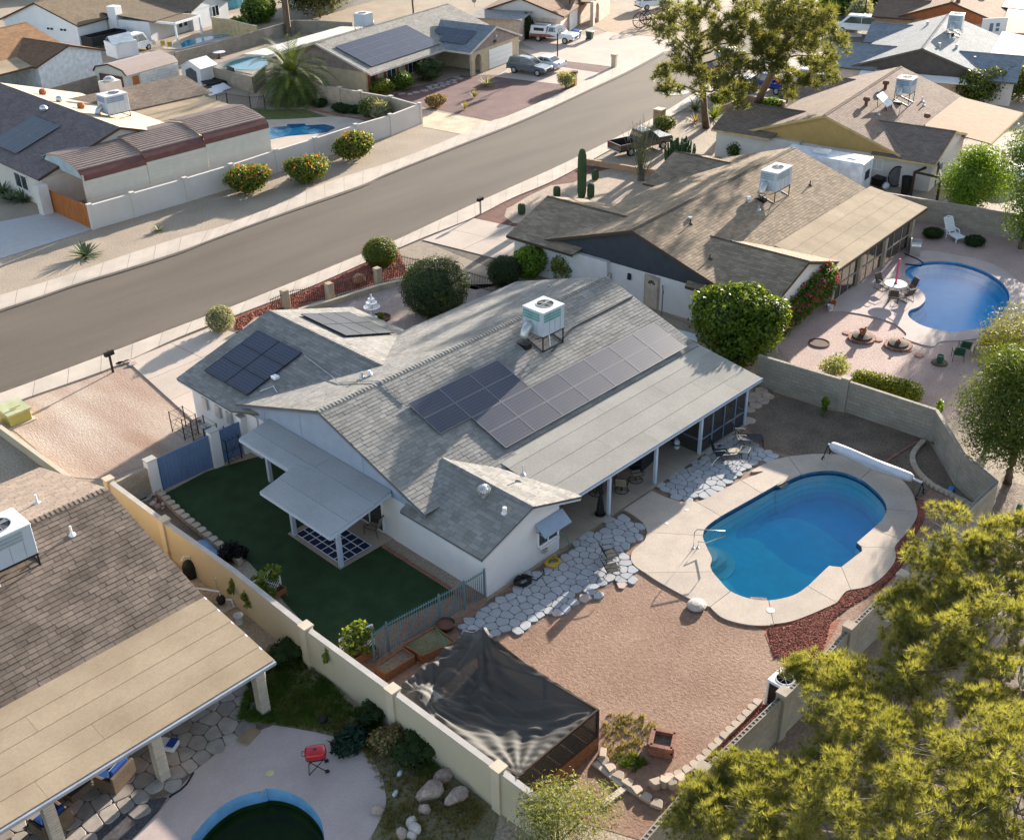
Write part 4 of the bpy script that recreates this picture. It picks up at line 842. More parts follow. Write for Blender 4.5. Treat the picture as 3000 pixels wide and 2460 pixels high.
for x0,x1 in ((7.6,10.95),(11.35,14.75),(15.15,19.1)):
 fr=B()
 for zz in (.06,1.0,2.12): fr.bx(x0,x1,-10.06,-9.98,zz-.04,zz+.04)
 for k in range(4): xx=x0+(x1-x0)*k/3; fr.bx(xx-.03,xx+.03,-10.05,-9.99,.06,2.15)
 fr.build('screen_frame',M('taupe_column',(.33,.27,.21)),H2); B().bx(x0,x1,-10.025,-10.015,.06,2.12).build('screen_panel',m_screen,H2)
for p in ((10.2,-3.1),(13.6,-1.7)): vent_pipe(H2,(p[0],p[1],4.84-.326*abs(p[1])),.3,.05)
for p,h in (((4.2,-1.6),.35),((2.0,-4.4),.35),((16.9,-3.4),.35)): vent_pipe(H2,(p[0],p[1],4.84-.326*abs(p[1])),h,.04,m_browntrim)
B().lathe([(.14,3.6),(.14,4.3),(.2,4.35),(.16,4.5),(0,4.52)],(10.4,-2.2,0),12).build('roof_vent',m_galv,H2)
B().bx(4.5,4.75,-1.4,-1.15,4.1,4.6).build('roof_vent',m_galv,H2)
rooftop_unit('grey rooftop cooler on the tan shingled roof, shadow falling over the ridge side',tuple(Matrix.Translation(H2.location)@H2.rotation_euler.to_matrix().to_4x4()@Vector((13.0,-2.7,4.84-.88))),math.radians(4.4),w=2.1,d=1.25,h=1.3,leg=.62,louv='grey')
# ---------------------------------------------------------------- house three (gold gable)
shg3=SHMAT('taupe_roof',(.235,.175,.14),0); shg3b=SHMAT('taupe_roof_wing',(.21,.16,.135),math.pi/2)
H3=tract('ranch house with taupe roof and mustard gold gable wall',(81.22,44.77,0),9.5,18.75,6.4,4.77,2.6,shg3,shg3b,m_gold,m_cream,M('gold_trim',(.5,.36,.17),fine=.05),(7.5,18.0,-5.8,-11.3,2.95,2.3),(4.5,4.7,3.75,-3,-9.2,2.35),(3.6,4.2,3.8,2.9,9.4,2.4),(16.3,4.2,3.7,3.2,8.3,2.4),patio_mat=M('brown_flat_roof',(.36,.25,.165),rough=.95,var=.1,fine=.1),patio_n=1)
window(H3,(.25+.05,-4.6,1.5),1.0,.8,(-1,0),m_whitemetal,2); window(H3,(.3,4.0,1.9),1.6,.5,(-1,0),m_browntrim,2); window(H3,(2.6,-8.93,1.4),.9,.7,(0,-1),m_whitemetal,2)
m_rust=M('red_brown_vent',(.16,.075,.055),fine=.15)
for x,y in ((6.0,-1.3),(11.6,-1.0),(9.0,-5.6)): B().lathe([(.14,3.2 if y<-3 else 4.1),(.14,4.77-.34*abs(y)+.35),(.27,4.77-.34*abs(y)+.4),(.3,4.77-.34*abs(y)+.55),(.2,4.77-.34*abs(y)+.7),(0,4.77-.34*abs(y)+.72)],(x,y,0),12).build('roof_vent',m_rust,H3)
for x,y in ((13.0,-3.9),(12.2,-4.3),(5.5,-2.6)): vent_pipe(H3,(x,y,4.77-.34*abs(y)),.35,.06)
def tilt_panel(label,root,x,y,z,w,h):
 t=frame(thing('solar_water_panel',label,'solar heater',tuple(root.matrix_basis@Vector((x,y,z))),root.rotation_euler.z)); b=B()
 B().slab([(-w/2,-.5,.15),(w/2,-.5,.15),(w/2,.5,.95),(-w/2,.5,.95)],.08).build('collector',M('pale_collector',(.75,.76,.78),rough=.25,fine=.02),t)
 for sx in (-1,1): b.bar((sx*w*.45,.45,.85),(sx*w*.45,.3,-.1+.1),.04); b.bar((sx*w*.45,-.45,.1),(sx*w*.45,-.5,-.35),.04)
 b.bar((-w*.45,-.45,-.2),(w*.45,.4,.75),.03); b.build('stand',m_browntrim,t); return t
bpy.context.view_layer.update()
tilt_panel('white tilted solar collector on a rack on the gold-gabled roof',H3,7.6,-2.3,4.77-.34*2.3+.1,1.5,1.1)
def onroof(root,x,y,z): return tuple(root.matrix_basis@Vector((x,y,z)))
rooftop_unit('pale rooftop cooler on the taupe roof above the gold gable',onroof(H3,11.0,-2.9,4.77-.34*2.9),math.radians(9.5),w=1.45,d=1.35,h=1.2,leg=.8,louv='blue')
# ---------------------------------------------------------------- house four
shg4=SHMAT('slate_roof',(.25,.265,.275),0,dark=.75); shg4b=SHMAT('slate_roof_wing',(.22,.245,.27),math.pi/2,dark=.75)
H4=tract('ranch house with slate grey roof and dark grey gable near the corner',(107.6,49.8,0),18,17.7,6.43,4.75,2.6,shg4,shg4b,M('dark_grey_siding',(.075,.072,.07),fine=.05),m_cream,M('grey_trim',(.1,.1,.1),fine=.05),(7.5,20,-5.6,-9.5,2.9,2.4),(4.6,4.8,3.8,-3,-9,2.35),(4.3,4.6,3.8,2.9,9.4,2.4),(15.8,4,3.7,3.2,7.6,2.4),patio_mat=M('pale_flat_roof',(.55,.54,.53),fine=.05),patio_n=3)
B().slab([(-.1,5.4,2.32),(-.1,-5.8,2.32),(-1.3,-5.8,2.02),(-1.3,5.4,2.02)],.05).build('metal_awning',m_whitemetal,H4)
for x,y in ((7.9,-1.5),(3.0,-1.2),(5.2,-2.6),(13.5,1.5),(3.6,-4.6)): vent_pipe(H4,(x,y,4.75-.334*abs(y)),.4,.13,m_galv)
rooftop_unit('boxy rooftop cooler near the ridge of the slate grey roof',onroof(H4,10.6,-1.6,4.75-.5),math.radians(18),w=1.6,d=1.4,h=1.35,leg=.55,louv='grey')
# ---------------------------------------------------------------- left neighbour in the foreground (world frame)
LN=thing('house','foreground house with brown shingle roof and broad tan patio roof at lower left','house',(8,35,0))
LY,LZ,LE=38.5,4.66,2.7; ls=(LZ-LE)/(LY-31.85)
def zl_(y): return LZ-ls*abs(y-LY)
shingles(LN,[[(-6,LY,LZ),(15.5,LY,LZ),(15.5,31.75,zl_(31.75)),(-6,31.75,zl_(31.75))]],m_brown_sh,m_under,n_ind=290,near=(8,0,25),tab=(.28,.5),courses=.23,th=.028)
shingles(LN,[[(-6,LY,LZ),(15.5,LY,LZ),(15.5,45.3,zl_(45.3)),(-6,45.3,zl_(45.3))]],M('lit_brown_shingle',(.33,.255,.20),rough=.95,var=.1,fine=.2,island=.12,spec=.15),m_under,tab=(.28,.5),courses=.23)  # street slope in a paler copy of the brown, sunlight painted in
ridge_caps(LN,(-6,LY,LZ),(15.5,LY,LZ),m_brown_sh,slope=ls,w=.34)
roll_roof(LN,-6,15.5,31.85,27.5,2.76,2.32,5,m_rolltan,brk=((0,4.2),(1,8.0),(2,6.2),(3,9.4),(4,7.0)),under=m_browntrim)
g_=B(); g_.bar((-6,27.44,2.24),(15.5,27.44,2.24),.12,.12); g_.build('gutter',M('gutter_grey',(.30,.32,.36),rough=.4,fine=.03),LN)
B().bar((-6,27.52,2.2),(15.45,27.52,2.2),.06,.2).build('patio_fascia',m_whitemetal,LN)
B().bar((15.47,27.5,2.26),(15.47,31.85,2.7),.05,.14).build('patio_fascia',m_whitemetal,LN)
for y in (31.75,45.3): B().bar((15.47,y,zl_(y)-.1),(15.47,LY,LZ-.1),.05,.17).build('rake_fascia',M('tan_trim',(.42,.33,.22),fine=.05),LN)
B().bx(-6,15.0,31.9,45,0,2.55).build('wall',M('tan_stucco',(.42,.34,.235),fine=.05),LN); gable_panel(LN,14.98,31.8,45,2.5,LY,LZ,ls,M('tan_stucco',(.42,.34,.235)))
m_colbrick=M('cream_brick',(.47,.40,.325),var=.1,fine=.1,fscale=18,island=.06)
for x in (14.9,10.75,6.95):
 cb=B().bx(x-.17,x+.17,27.6,27.94,0,2.2).build('patio_column',M('column_mortar',(.22,.18,.14),fine=.1),LN)  # darker core shows as mortar between the brick courses
 for k in range(19):
  sub(B().bx(x-.185,x+.185,27.585,27.955,.02+k*.115,.02+k*.115+.095).build('brick_course',m_colbrick,LN),cb)
B().tube([(15.2,27.5,2.1),(15.15,27.7,1.9),(15.1,27.75,.1)],.035,6).build('downpipe',m_whitemetal,LN)
for p in ((13.36,40.43,3.9),(13.2,37.12,4)): vent_pipe(LN,(p[0],p[1],zl_(p[1])),.42,.05,m_whitemetal)
pf=struct(yard('flagstone_patio',[(-6,27.0),(15.2,27.0),(15.2,31.9),(-6,31.9)],.02,M('flag_joint',(.17,.145,.12),fine=.2)))
rooftop_unit('large pale rooftop cooler cut by the left edge of the picture',(10.55,37.2,zl_(37.2)),0,w=2.1,d=1.5,h=1.35,leg=.35,louv='grey',duct=None)
# ---------------------------------------------------------------- house across the street with the palm
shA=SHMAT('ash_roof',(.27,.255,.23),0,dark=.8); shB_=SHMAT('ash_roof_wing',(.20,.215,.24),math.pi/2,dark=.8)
m_slump=M('tan_slump_block',(.45,.37,.26),var=.1,fine=.12)
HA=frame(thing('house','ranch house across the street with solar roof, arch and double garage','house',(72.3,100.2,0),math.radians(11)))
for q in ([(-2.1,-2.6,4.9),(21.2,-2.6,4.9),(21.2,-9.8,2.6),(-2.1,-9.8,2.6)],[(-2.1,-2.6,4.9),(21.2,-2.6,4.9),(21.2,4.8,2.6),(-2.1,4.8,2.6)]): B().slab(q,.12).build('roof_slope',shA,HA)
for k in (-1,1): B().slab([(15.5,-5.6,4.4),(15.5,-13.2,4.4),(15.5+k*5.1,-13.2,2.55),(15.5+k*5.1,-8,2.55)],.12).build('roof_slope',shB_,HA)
B().slab([(-1.5,4.8,2.75),(14.5,4.8,2.75),(14.5,8.3,2.5),(-1.5,8.3,2.5)],.12).build('patio_roof',M('pale_patio_roof',(.55,.52,.46),fine=.05),HA)
ridge_caps(HA,(-2.1,-2.6,4.9),(21.2,-2.6,4.9),shA,slope=.32)
b=B()
for a,c in (((-2.08,-2.6,4.8),(-2.08,-9.8,2.5)),((-2.08,-2.6,4.8),(-2.08,4.8,2.5)),((-2.1,-9.8,2.5),(10.4,-9.8,2.5)),((15.5,-13.18,4.3),(20.6,-13.18,2.45)),((15.5,-13.18,4.3),(10.4,-13.18,2.45)),((10.42,-13.2,2.45),(10.42,-9.8,2.45)),((-1.5,8.3,2.4),(14.5,8.3,2.4))): b.bar(a,c,.08,.2)
b.build('fascia',M('pale_fascia',(.5,.46,.42),fine=.05),HA)
B().bx(-1.2,10.6,-8.3,4.5,0,2.5).build('wall',m_slump,HA); B().bx(10.6,20.6,-7,4.5,0,2.5).build('wall',m_slump,HA)
gable_panel(HA,-1.25,-9,4.5,2.4,-2.6,4.9,.319,M('mauve_siding',(.25,.20,.185),fine=.08)); gable_panel(HA,-13.0,10.8,20.2,2.45,15.5,4.4,.36,M('mauve_siding',(.25,.20,.185)),axis='y')
B().bx(13.4,20.2,-12.95,-7,0,2.45).build('garage_wall',m_slump,HA)
gd=B().bx(14.2,18.8,-13.0,-12.9,.05,2.1).build('garage_door',m_whitemetal,HA)
for k in range(3): sub(B().bx(14.2,18.8,-13.015,-13.0,.5+k*.5,.53+k*.5).build('door_groove',m_galv,HA),gd)
ar=B(); ac=[(-.75+0,0)]; pts=[]
for k in range(9): a=math.pi*k/8; pts.append((12.0-.62*math.cos(a),1.5+.6*math.sin(a)))
for (x0,z0),(x1,z1) in zip(pts,pts[1:]): ar.add([(x0,-13.05,z0),(x1,-13.05,z1),(x1,-13.05,2.45),(x0,-13.05,2.45),(x0,-12.8,z0),(x1,-12.8,z1),(x1,-12.8,2.45),(x0,-12.8,2.45)],[(0,1,2,3),(7,6,5,4),(0,4,5,1)])
ar.bx(10.75,11.38,-13.05,-12.8,0,2.45); ar.bx(12.62,13.4,-13.05,-12.8,0,2.45); ar.build('arch',m_slump,HA)
for x in (2.9,6.5): window(HA,(x,-8.3,1.4),1.5,1.3,(0,-1),m_whitemetal,2)
for x in (-.7,.4,1.9,3.9,5.5,7.5): B().bx(x-.2,x+.2,-8.36,-8.3,.75 if x>1 else .1,2.1).build('shutter',M('brick_red_shutter',(.22,.07,.05),fine=.05),HA)
B().bx(-.45,.15,-8.36,-8.3,.05,2.1).build('front_door',m_dark,HA)
for k in range(4): B().bx(15.0+k*.16,15.08+k*.16,-13.09,-13.05,2.7,2.98).build('house_number',m_dark,HA)
B().ell((15.5,-13.1,3.35),(.12,.12,.12),8,6).build('gable_lamp',m_whitemetal,HA)
rooftop_unit('galvanised rooftop cooler behind the ridge of the solar-roofed house across the street',onroof(HA,8.9,.0,4.9-.82),math.radians(11+180),w=1.5,d=1.5,h=1.3,leg=.35,louv='grey',slope=.3)
bpy.context.view_layer.update()
_ra=HA.rotation_euler.to_matrix(); 
def rot(v): return tuple(_ra@Vector(v))
solar_array('broad solar array covering the street slope of the house across the street',onroof(HA,-.9,-8.9,2.6+.319*.9),rot((1,0,0)),rot((0,1,.319)),1.95,1.2,[(c,r) for r in range(4) for c in range(6 if r<3 else 6)],6,3,m_frame,group='solar arrays across the street')
solar_array('small solar array on the garage wing across the street',onroof(HA,11.6,-11.6,2.55+.36*1.2),rot((0,-1,0)),rot((1,0,.363)),1.7,1.3,[(-2,0),(-2,1),(-1,0),(-1,1),(-3,1)],6,3,m_frame,group='solar arrays across the street')

# ================================================================ walls, fences, edging, paving
m_tanwall=M('cream_wall_paint',(.47,.40,.29),var=.06,scale=.5,fine=.05,bump=.004,bscale=40)
m_capgrey=M('wall_cap_grey',(.40,.37,.34),var=.1,fine=.1)
m_pillar=M('wall_pillar',(.52,.44,.33),var=.06,fine=.06)
m_cmu=M('grey_block',(.285,.25,.205),var=.10,scale=1.2,fine=.12,fscale=20,bump=.006,bscale=50,island=.10)
m_mortar=M('block_mortar',(.16,.14,.115),fine=.1)
m_whitewall=M('white_wall',(.56,.52,.49),var=.06,scale=.7,fine=.05,bump=.004,bscale=40)
m_iron=M('brown_iron',(.045,.03,.025),rough=.6,fine=0,var=.1)
m_teal=M('grey_teal_paint',(.12,.20,.22),rough=.5,fine=0,var=.08)
def panel_wall(label,tops,h,mat,cap=m_capgrey,pil=None,pw=.38,cat='wall',th=.2,pil_h=.06,pil_at=None,base=0.0,name='wall'):
 """rendered wall: one panel between each pair of pillars, cap strip along the top"""
 a=Vector(tops[0]); t=thing(name,label,cat,(a.x,a.y,0))
 for p,q in zip(tops,tops[1:]):
  p=Vector((p[0],p[1],0));q=Vector((q[0],q[1],0)); d=(q-p).normalized()
  B().bar(p+Vector((0,0,(h-.05+base)/2)),q+Vector((0,0,(h-.05+base)/2)),th,h-.05-base).build('wall_panel',mat,t)
  B().bar(p+Vector((0,0,h-.025)),q+Vector((0,0,h-.025)),th+.03,.05).build('wall_cap',cap,t)
 if pil:
  for i,p in enumerate(tops):
   if pil_at is not None and i not in pil_at: continue
   d=(Vector(tops[min(i+1,len(tops)-1)])-Vector(tops[max(i-1,0)])); ang=math.atan2(d.y,d.x)
   pb=B().box((p[0],p[1],(h+pil_h)/2),(pw,pw,h+pil_h),ang).build('pillar',pil,t); sub(B().box((p[0],p[1],h+pil_h+.03),(pw+.07,pw+.07,.06),ang).build('pillar_cap',cap if cap!=m_capgrey else m_pillar,t),pb)
 return t
def block_wall(label,pts,h,n_ind=300,hollow=False,pil_at=(),bw=.4,bh=.2,th=.18,near=(0,0,30),mat=None,group=None):
 a=Vector(pts[0]); t=thing('block_wall',label,'wall',(a.x,a.y,0),group=group); mat=mat or m_cmu; blocks=[]; rows=int(round(h/bh))
 for p,q in zip(pts,pts[1:]):
  p=Vector((p[0],p[1],0));q=Vector((q[0],q[1],0)); L=(q-p).length; d=(q-p)/L; n=max(1,int(round(L/bw)))
  B().bar(p+Vector((0,0,(rows*bh-.02)/2)),q+Vector((0,0,(rows*bh-.02)/2)),th-.03,rows*bh-.02).build('wall_core',m_mortar,t)
  for r in range(rows-(1 if hollow else 0)):
   for k in range(n+(r%2)):
    s=max(0,(k-.5*(r%2))*L/n); e=min(L,(k+1-.5*(r%2))*L/n)
    if e-s>.05: blocks.append((p+d*(s+.006),p+d*(e-.006),r))
  if hollow:
   z=rows*bh-bh/2; nn=Vector((-d.y,d.x,0))
   for s in (-1,1): B().bar(p+nn*s*(th/2-.02)+Vector((0,0,z)),q+nn*s*(th/2-.02)+Vector((0,0,z)),.035,bh).build('top_course_shell',mat,t)
   wb=B()
   for k in range(n*2+1): c=p+d*(L*k/(n*2)); wb.bar(c-nn*(th/2-.04)+Vector((0,0,z)),c+nn*(th/2-.04)+Vector((0,0,z)),.045,bh)
   wb.build('top_course_web',mat,t,kind='stuff')
 nv=Vector(near); blocks.sort(key=lambda b:(b[0]+Vector((0,0,b[2]*bh))-nv).length); fb=B()
 for i,(s,e,r) in enumerate(blocks):
  z=r*bh+bh/2; off=random.uniform(-.003,.003)
  if i<n_ind: B().bar(s+Vector((0,0,z)),e+Vector((0,0,z)),th+off,bh-.012).build('block',mat,t)
  else: fb.bar(s+Vector((0,0,z)),e+Vector((0,0,z)),th+off,bh-.012)
 if fb.f: fb.build('block_field',mat,t,kind='stuff')
 for i in pil_at:
  p=pts[i]; d=(Vector(pts[min(i+1,len(pts)-1)])-Vector(pts[max(i-1,0)])); ang=math.atan2(d.y,d.x)
  pb=B().box((p[0],p[1],(h+.1)/2),(.42,.36,h+.1),ang).build('pilaster',mat,t); sub(B().box((p[0],p[1],h+.13),(.46,.4,.07),ang).build('pilaster_cap',M('pale_block',(.36,.30,.24),fine=.1),t),pb)
 return t
def xy(p,z=0): return (p[0],p[1],z)
# long cream wall between the lawn and the foreground house
lw=[(17.57,43.23,1.9),(17.6,38.55,1.9),(17.71,33.54,1.9),(17.6,28.52,1.9),(17.66,23.6,1.9),(17.69,18.43,1.9),(17.69,16.07,1.9)]
lx=sum(p[0] for p in lw)/len(lw)
panel_wall('long cream stucco wall with capped pillars beside the lawn and shade net',lw,1.9,m_tanwall,pil=m_pillar,pil_at=[0,1,3,4,5])
# low tan wall by the dirt lot
panel_wall('low tan kerb wall along the left edge of the raked dirt lot',[(16.91,61.72,0.55),(17.12,54.1,0.55),(17.27,46.92,0.55)],.55,m_tanwall,cap=m_pillar,cat='wall')
# short block wall, white pillars and blue gates across the side yard
g0=(19.76,44.16,0); g1=(19.87,43.71,0); g2=(22.94,42.95,0); g3=(23.32,42.71,0); g4=(24.55,42.82,0)
gy=(g1[1]+g2[1])/2
block_wall('short grey block wall joining the cream wall to the white gate pillar',[(lw[0][0]+.2,gy),(g1[0]-.4,gy)],1.7,n_ind=300)
def pillar(label,x,y,w,h,mat): 
 t=thing('gate_pillar',label,'pillar',(x,y,0)); B().bx(x-w/2,x+w/2,y-.2,y+.2,0,h).build('shaft',mat,t,bevel=.01); B().bx(x-w/2-.02,x+w/2+.02,y-.22,y+.22,h,h+.05).build('cap',m_capgrey,t)
pw_=.55
pillar('white gate pillar left of the wide blue gate',g1[0]-.15,gy,.5,1.95,m_white); pillar('white gate pillar between the wide and narrow blue gates',(g2[0]+g3[0])/2+.0,gy,.5,2.0,m_white); pillar('white gate pillar against the garage wall',g4[0]+.35,gy,.55,2.1,m_white)
m_gate=M('blue_gate_paint',(.12,.19,.33),var=.08,fine=.05,rough=.5)
def gate(label,x0,x1,y,h):
 t=thing('gate',label,'gate',((x0+x1)/2,y,0)); n=int((x1-x0)/.1)
 for k in range(n):
  a=x0+(x1-x0)*k/n; B().bx(a+.004,a+(x1-x0)/n-.004,y-.02-(.012 if k%2 else 0),y+.02,.06,h).build('corrugated_slat',m_gate,t)
 for zz in (.12,h-.1): B().bx(x0,x1,y+.02,y+.07,zz-.04,zz+.04).build('gate_rail',m_gate,t)
 B().bx((x0+x1)/2-.03,(x0+x1)/2+.03,y-.08,y-.04,.25,.8).build('drop_bolt',m_dkblue,t)
xa=g1[0]+.12; xb=(g2[0]+g3[0])/2-.27; xc=(g2[0]+g3[0])/2+.27; xd=g4[0]+.07
gate('wide corrugated blue double gate across the side yard',xa,xb,gy,1.85); gate('narrow corrugated blue gate beside the garage',xc,xd,gy,1.85)
# block walls of the back yard
w3=[(47.88,28.54,1.8),(48.47,23.6,1.8),(48.76,18.81,1.8),(45.79,16.03,1.8)]
block_wall('grey block wall between the two pool yards',w3[:3],1.8,n_ind=300,pil_at=(1,))
block_wall('grey block wall at the shaded far corner of the yard',[w3[2],w3[3],(44.59,13.92,1.8)],1.8,n_ind=150)
w4=[(44.14,13.8,2.05),(41.45,13.81,2.05),(35.3,13.64,2.05),(31.2,13.61,2.05),(28.87,13.5,2.05),(26.64,13.51,2.05),(26.3,13.53,2.05),(22,13.55,2.05),(18.51,13.27,2.05)]
block_wall('grey block back wall with open-celled top course behind the pool',[w4[0],w4[1],w4[2],w4[3],w4[4]],2.05,hollow=True,pil_at=(2,3))
block_wall('grey block back wall with open-celled top beside the edging stones',[w4[4],w4[5],w4[6],w4[7],w4[8]],2.05,hollow=True,pil_at=(1,3))
w5=[(75.65,37.43,1.75),(76.4,33.49,1.75),(77.48,28.92,1.75),(78,26.79,1.75),(78.49,23.61,1.75)]
block_wall('grey block wall behind the kidney-shaped pool',w5,1.75,n_ind=0)
# white street wall across the road
w6=[(35.09,78.07,1.85),(38.55,78.06,1.85),(43.12,78.05,1.85),(47.5,78.22,1.85),(52.19,78.71,1.85),(56.4,78.9,1.85),(61.3,79.4,1.85),(65.4,79.5,1.85),(69.7,80.3,1.85)]
panel_wall('long white stucco wall along the far pavement behind the flowering bushes',w6,1.85,m_whitewall,cap=m_whitewall,pil=m_whitewall,pw=.3,pil_at=range(9))
panel_wall('weathered return wall running back from the white corner by the palm',[w6[-1]]+[(69.8,84.6,1.75),(69.1,88.4,1.75),(68.7,91.1,1.75),(67.9,93.7,1.75)],1.75,M('weathered_tan_wall',(.42,.34,.255),var=.15,fine=.1),cap=m_capgrey,pil=M('weathered_tan_wall',(.42,.34,.255)),pil_at=[1,2,3])
block_wall('tan block wall behind the metal sheds',[(49,113.8,1.7),(51.4,114.5,1.7),(56,115.4,1.7)],1.7,n_ind=0)
block_wall('tan block wall between the far pools',[(66.8,118.4,1.7),(71,118.9,1.7),(75.9,119.9,1.7),(82.6,121.6,1.7),(84.5,122,1.7),(86.3,122.5,1.7),(88.2,119.5,1.7),(90,115.5,1.7)],1.7,n_ind=0)
block_wall('tan block wall behind the green-roofed shed pool',[(65.8,109,1.6),(65.9,105.3,1.6),(65.9,101.9,1.6),(69.3,104.7,1.6)],1.6,n_ind=0)
# picket fence in grey-teal
def bar_fence(label,pts,h,step,mat,post_at=(),r=.011,cat='fence',z0=.08,spear=False,rails=(.12,.93),posts_w=.05,n_max=300,base=0):
 a=Vector(pts[0]); t=thing('railing',label,cat,(a.x,a.y,0)); me=None; cnt=0
 for p,q in zip(pts,pts[1:]):
  p=Vector((p[0],p[1],base));q=Vector((q[0],q[1],base)); L=(q-p).length; d=(q-p)/L
  for f in rails: B().bar(p+Vector((0,0,h*f)),q+Vector((0,0,h*f)),.035,.03).build('rail',mat,t)
  n=max(1,int(L/step))
  for k in range(n):
   c=p+d*(L*(k+.5)/n)
   if me is None:
    pb=B().bx(-r,r,-r,r,z0,h); 
    if spear: pb.tube([(0,0,h),(0,0,h+.09)],.018,4,r1=.001)
    o=pb.build('picket',mat,t,local=True); me=o.data
   else: o=bpy.data.objects.new('picket',me); COL.objects.link(o); o.parent=t
   o.location=c-WORLD[t.name]; o.rotation_euler=(0,0,math.atan2(d.y,d.x))
 for i in post_at: p=pts[i]; B().bx(p[0]-posts_w/2,p[0]+posts_w/2,p[1]-posts_w/2,p[1]+posts_w/2,base,h+base+.06).build('post',mat,t)
 return t
f0=(24.98,26.49,0); f1=(23.88,26.54,0); f2=(22.63,26.66,0); f3=(20.13,26.91,0); f4=(19.36,26.84,0)
bar_fence('grey-teal picket fence from the bedroom corner across to the vine trellis',[f0,f1,f2,f3,f4],1.45,.11,m_teal,post_at=(0,1,2,3,4))
# courtyard: low wall, pillars and curved iron railing
cyard=[(36.41,55.91,0),(39.01,54.77,0),(42.65,54.36,0),(44.55,53.51,0),(45.63,51.66,0)]
t=panel_wall('low tan courtyard wall with square pillars around the fountain',[(36.44,54.6,0.35),(38.7,54.11,0.35),(42.18,53.7,0.35),(43.93,53.15,0.35),(45.13,51.33,0.35)],.35,M('tan_court_wall',(.40,.31,.22),fine=.08),cap=m_pillar,pil=None)
for q in [(36.41,55.91,0),(38.96,54.67,0),(42.6,54.26,0)]:
 B().bx(q[0]-.22,q[0]+.22,q[1]-.22,q[1]+.22,0,1.25).build('pillar',M('tan_court_wall',(.40,.31,.22)),t,bevel=.02)
bar_fence('brown iron railing curving along the red gravel in front of the courtyard',[(35.21,55.82,0),(37.06,55.91,0),(39.01,54.77,0),(41.16,54.48,0),(42.66,54.34,0),(44.62,53.59,0),(45.69,52.86,0)],1.05,.13,m_iron,spear=True)
bar_fence('brown iron railing between the round bushes and the gravel strip',[(45.32,55.58,0),(45.81,53.38,0),(46.59,49.34,0),(46.79,47.29,0)],1.0,.13,m_iron,spear=True)
bar_fence('black iron fence around the palm garden pool',[(59.8,99.3,0),(61,99.4,0),(61.7,96.4,0),(62.9,95.7,0)],1.4,.14,m_black,post_at=(0,1,2,3))
# edging stones (retaining-wall blocks)
m_edge=M('tan_edging_block',(.42,.34,.265),var=.08,fine=.1,island=.1)
def edging(label,pts,size,n,group,h=.14,zb=0,face=1,stack=False,jit=.03,mat=None):
 """row of trapezoid wall blocks; each block a piece of the edging"""
 l=crom(pts,6,False); d=[0]
 for a,b in zip(l,l[1:]): d.append(d[-1]+(b-a).length)
 t=thing('edging',label,'edging',(l[0].x,l[0].y,0)); me=None; j=0
 w,dp=size
 for k in range(n):
  s=d[-1]*(k+.5)/n; j=0
  while j<len(l)-2 and d[j+1]<s: j+=1
  c=l[j].lerp(l[j+1],(s-d[j])/max(1e-6,d[j+1]-d[j])); dr=(l[j+1]-l[j]); ang=math.atan2(dr.y,dr.x)+random.uniform(-jit,jit)*3
  if me is None:
   pr=[(-w/2,-dp/2),(w/2,-dp/2),(w*.36,dp*.3),(w*.2,dp/2),(-w*.2,dp/2),(-w*.36,dp*.3)]
   o=B().prism([(x,y*face) for x,y in pr],0,h).build('edging_block',mat or m_edge,t,local=True,bevel=.012); me=o.data
  else: o=bpy.data.objects.new('edging_block',me); COL.objects.link(o); o.parent=t
  o.location=Vector((c.x,c.y,zb+random.uniform(-.01,.02)))-WORLD[t.name]; o.rotation_euler=(random.uniform(-jit,jit),random.uniform(-jit,jit),ang)
 return t
edging('stepped row of tan retaining blocks along the left side of the lawn',[(19.73,43.97,0.1),(19.72,43.02,0.1),(19.47,40.37,0.1),(19.4,38.56,0.1),(19.33,36.82,0.1),(19.38,35.7,0.1)],(.42,.36),17,None,h=.34,face=1)
edging('low tan edging blocks curving below the pool reel, far right corner',[(48.39,19.01,0),(47.06,18.85,0),(46.18,18.43,0),(45.46,17.7,0),(45.01,16.89,0),(44.82,15.84,0),(44.67,14.85,0)],(.34,.26),24,None,h=.15,face=-1)
edging('tan edging blocks in a curve beside the red gravel near the back wall',[(27.64,14.94,0),(26.62,14.9,0),(25.46,14.87,0),(24.34,14.85,0),(23.46,14.86,0),(22.88,14.97,0),(22.33,15.2,0)],(.40,.30),15,None,h=.17,face=-1)
edging('loose tan edging blocks stacked at the end of the curved row',[(21.79,15.33,0),(22.11,15.15,0),(22.3,14.86,0),(22.75,14.71,0)],(.40,.3),4,None,h=.3,face=-1,jit=.15)
edging('tan edging blocks beside the concrete strip at the garden corner',[(21.67,17.44,0),(21.48,16.88,0),(21.41,16.13,0),(21.34,15.41,0),(21.35,14.93,0),(21.41,14.55,0)],(.42,.32),7,None,h=.14,face=1,jit=.08)
edging('red brick edging along the lawn below the bedroom wall',[(24.37,32.26,0),(24.37,30.17,0),(24.37,28.14,0),(24.36,26.74,0)],(.22,.16),34,None,h=.07,jit=.01,mat=M('brick_red',(.25,.12,.085),var=.15,fine=.15,island=.15))
edging('red brick edging around the flower bed by the palm',[(65.8,92.3,0),(66.1,89.8,0),(66.4,87.4,0),(67,85,0),(68.1,85,0)],(.3,.2),26,None,h=.15,jit=.02,mat=M('brick_red',(.25,.12,.085)))
edging('red brick edging strip crossing the shaded soil toward the reel',[(45.38,19.47,0),(46.4,19.4,0),(48.19,19.22,0)],(.26,.14),18,None,h=.06,jit=.02,mat=M('brick_red',(.25,.12,.085)))
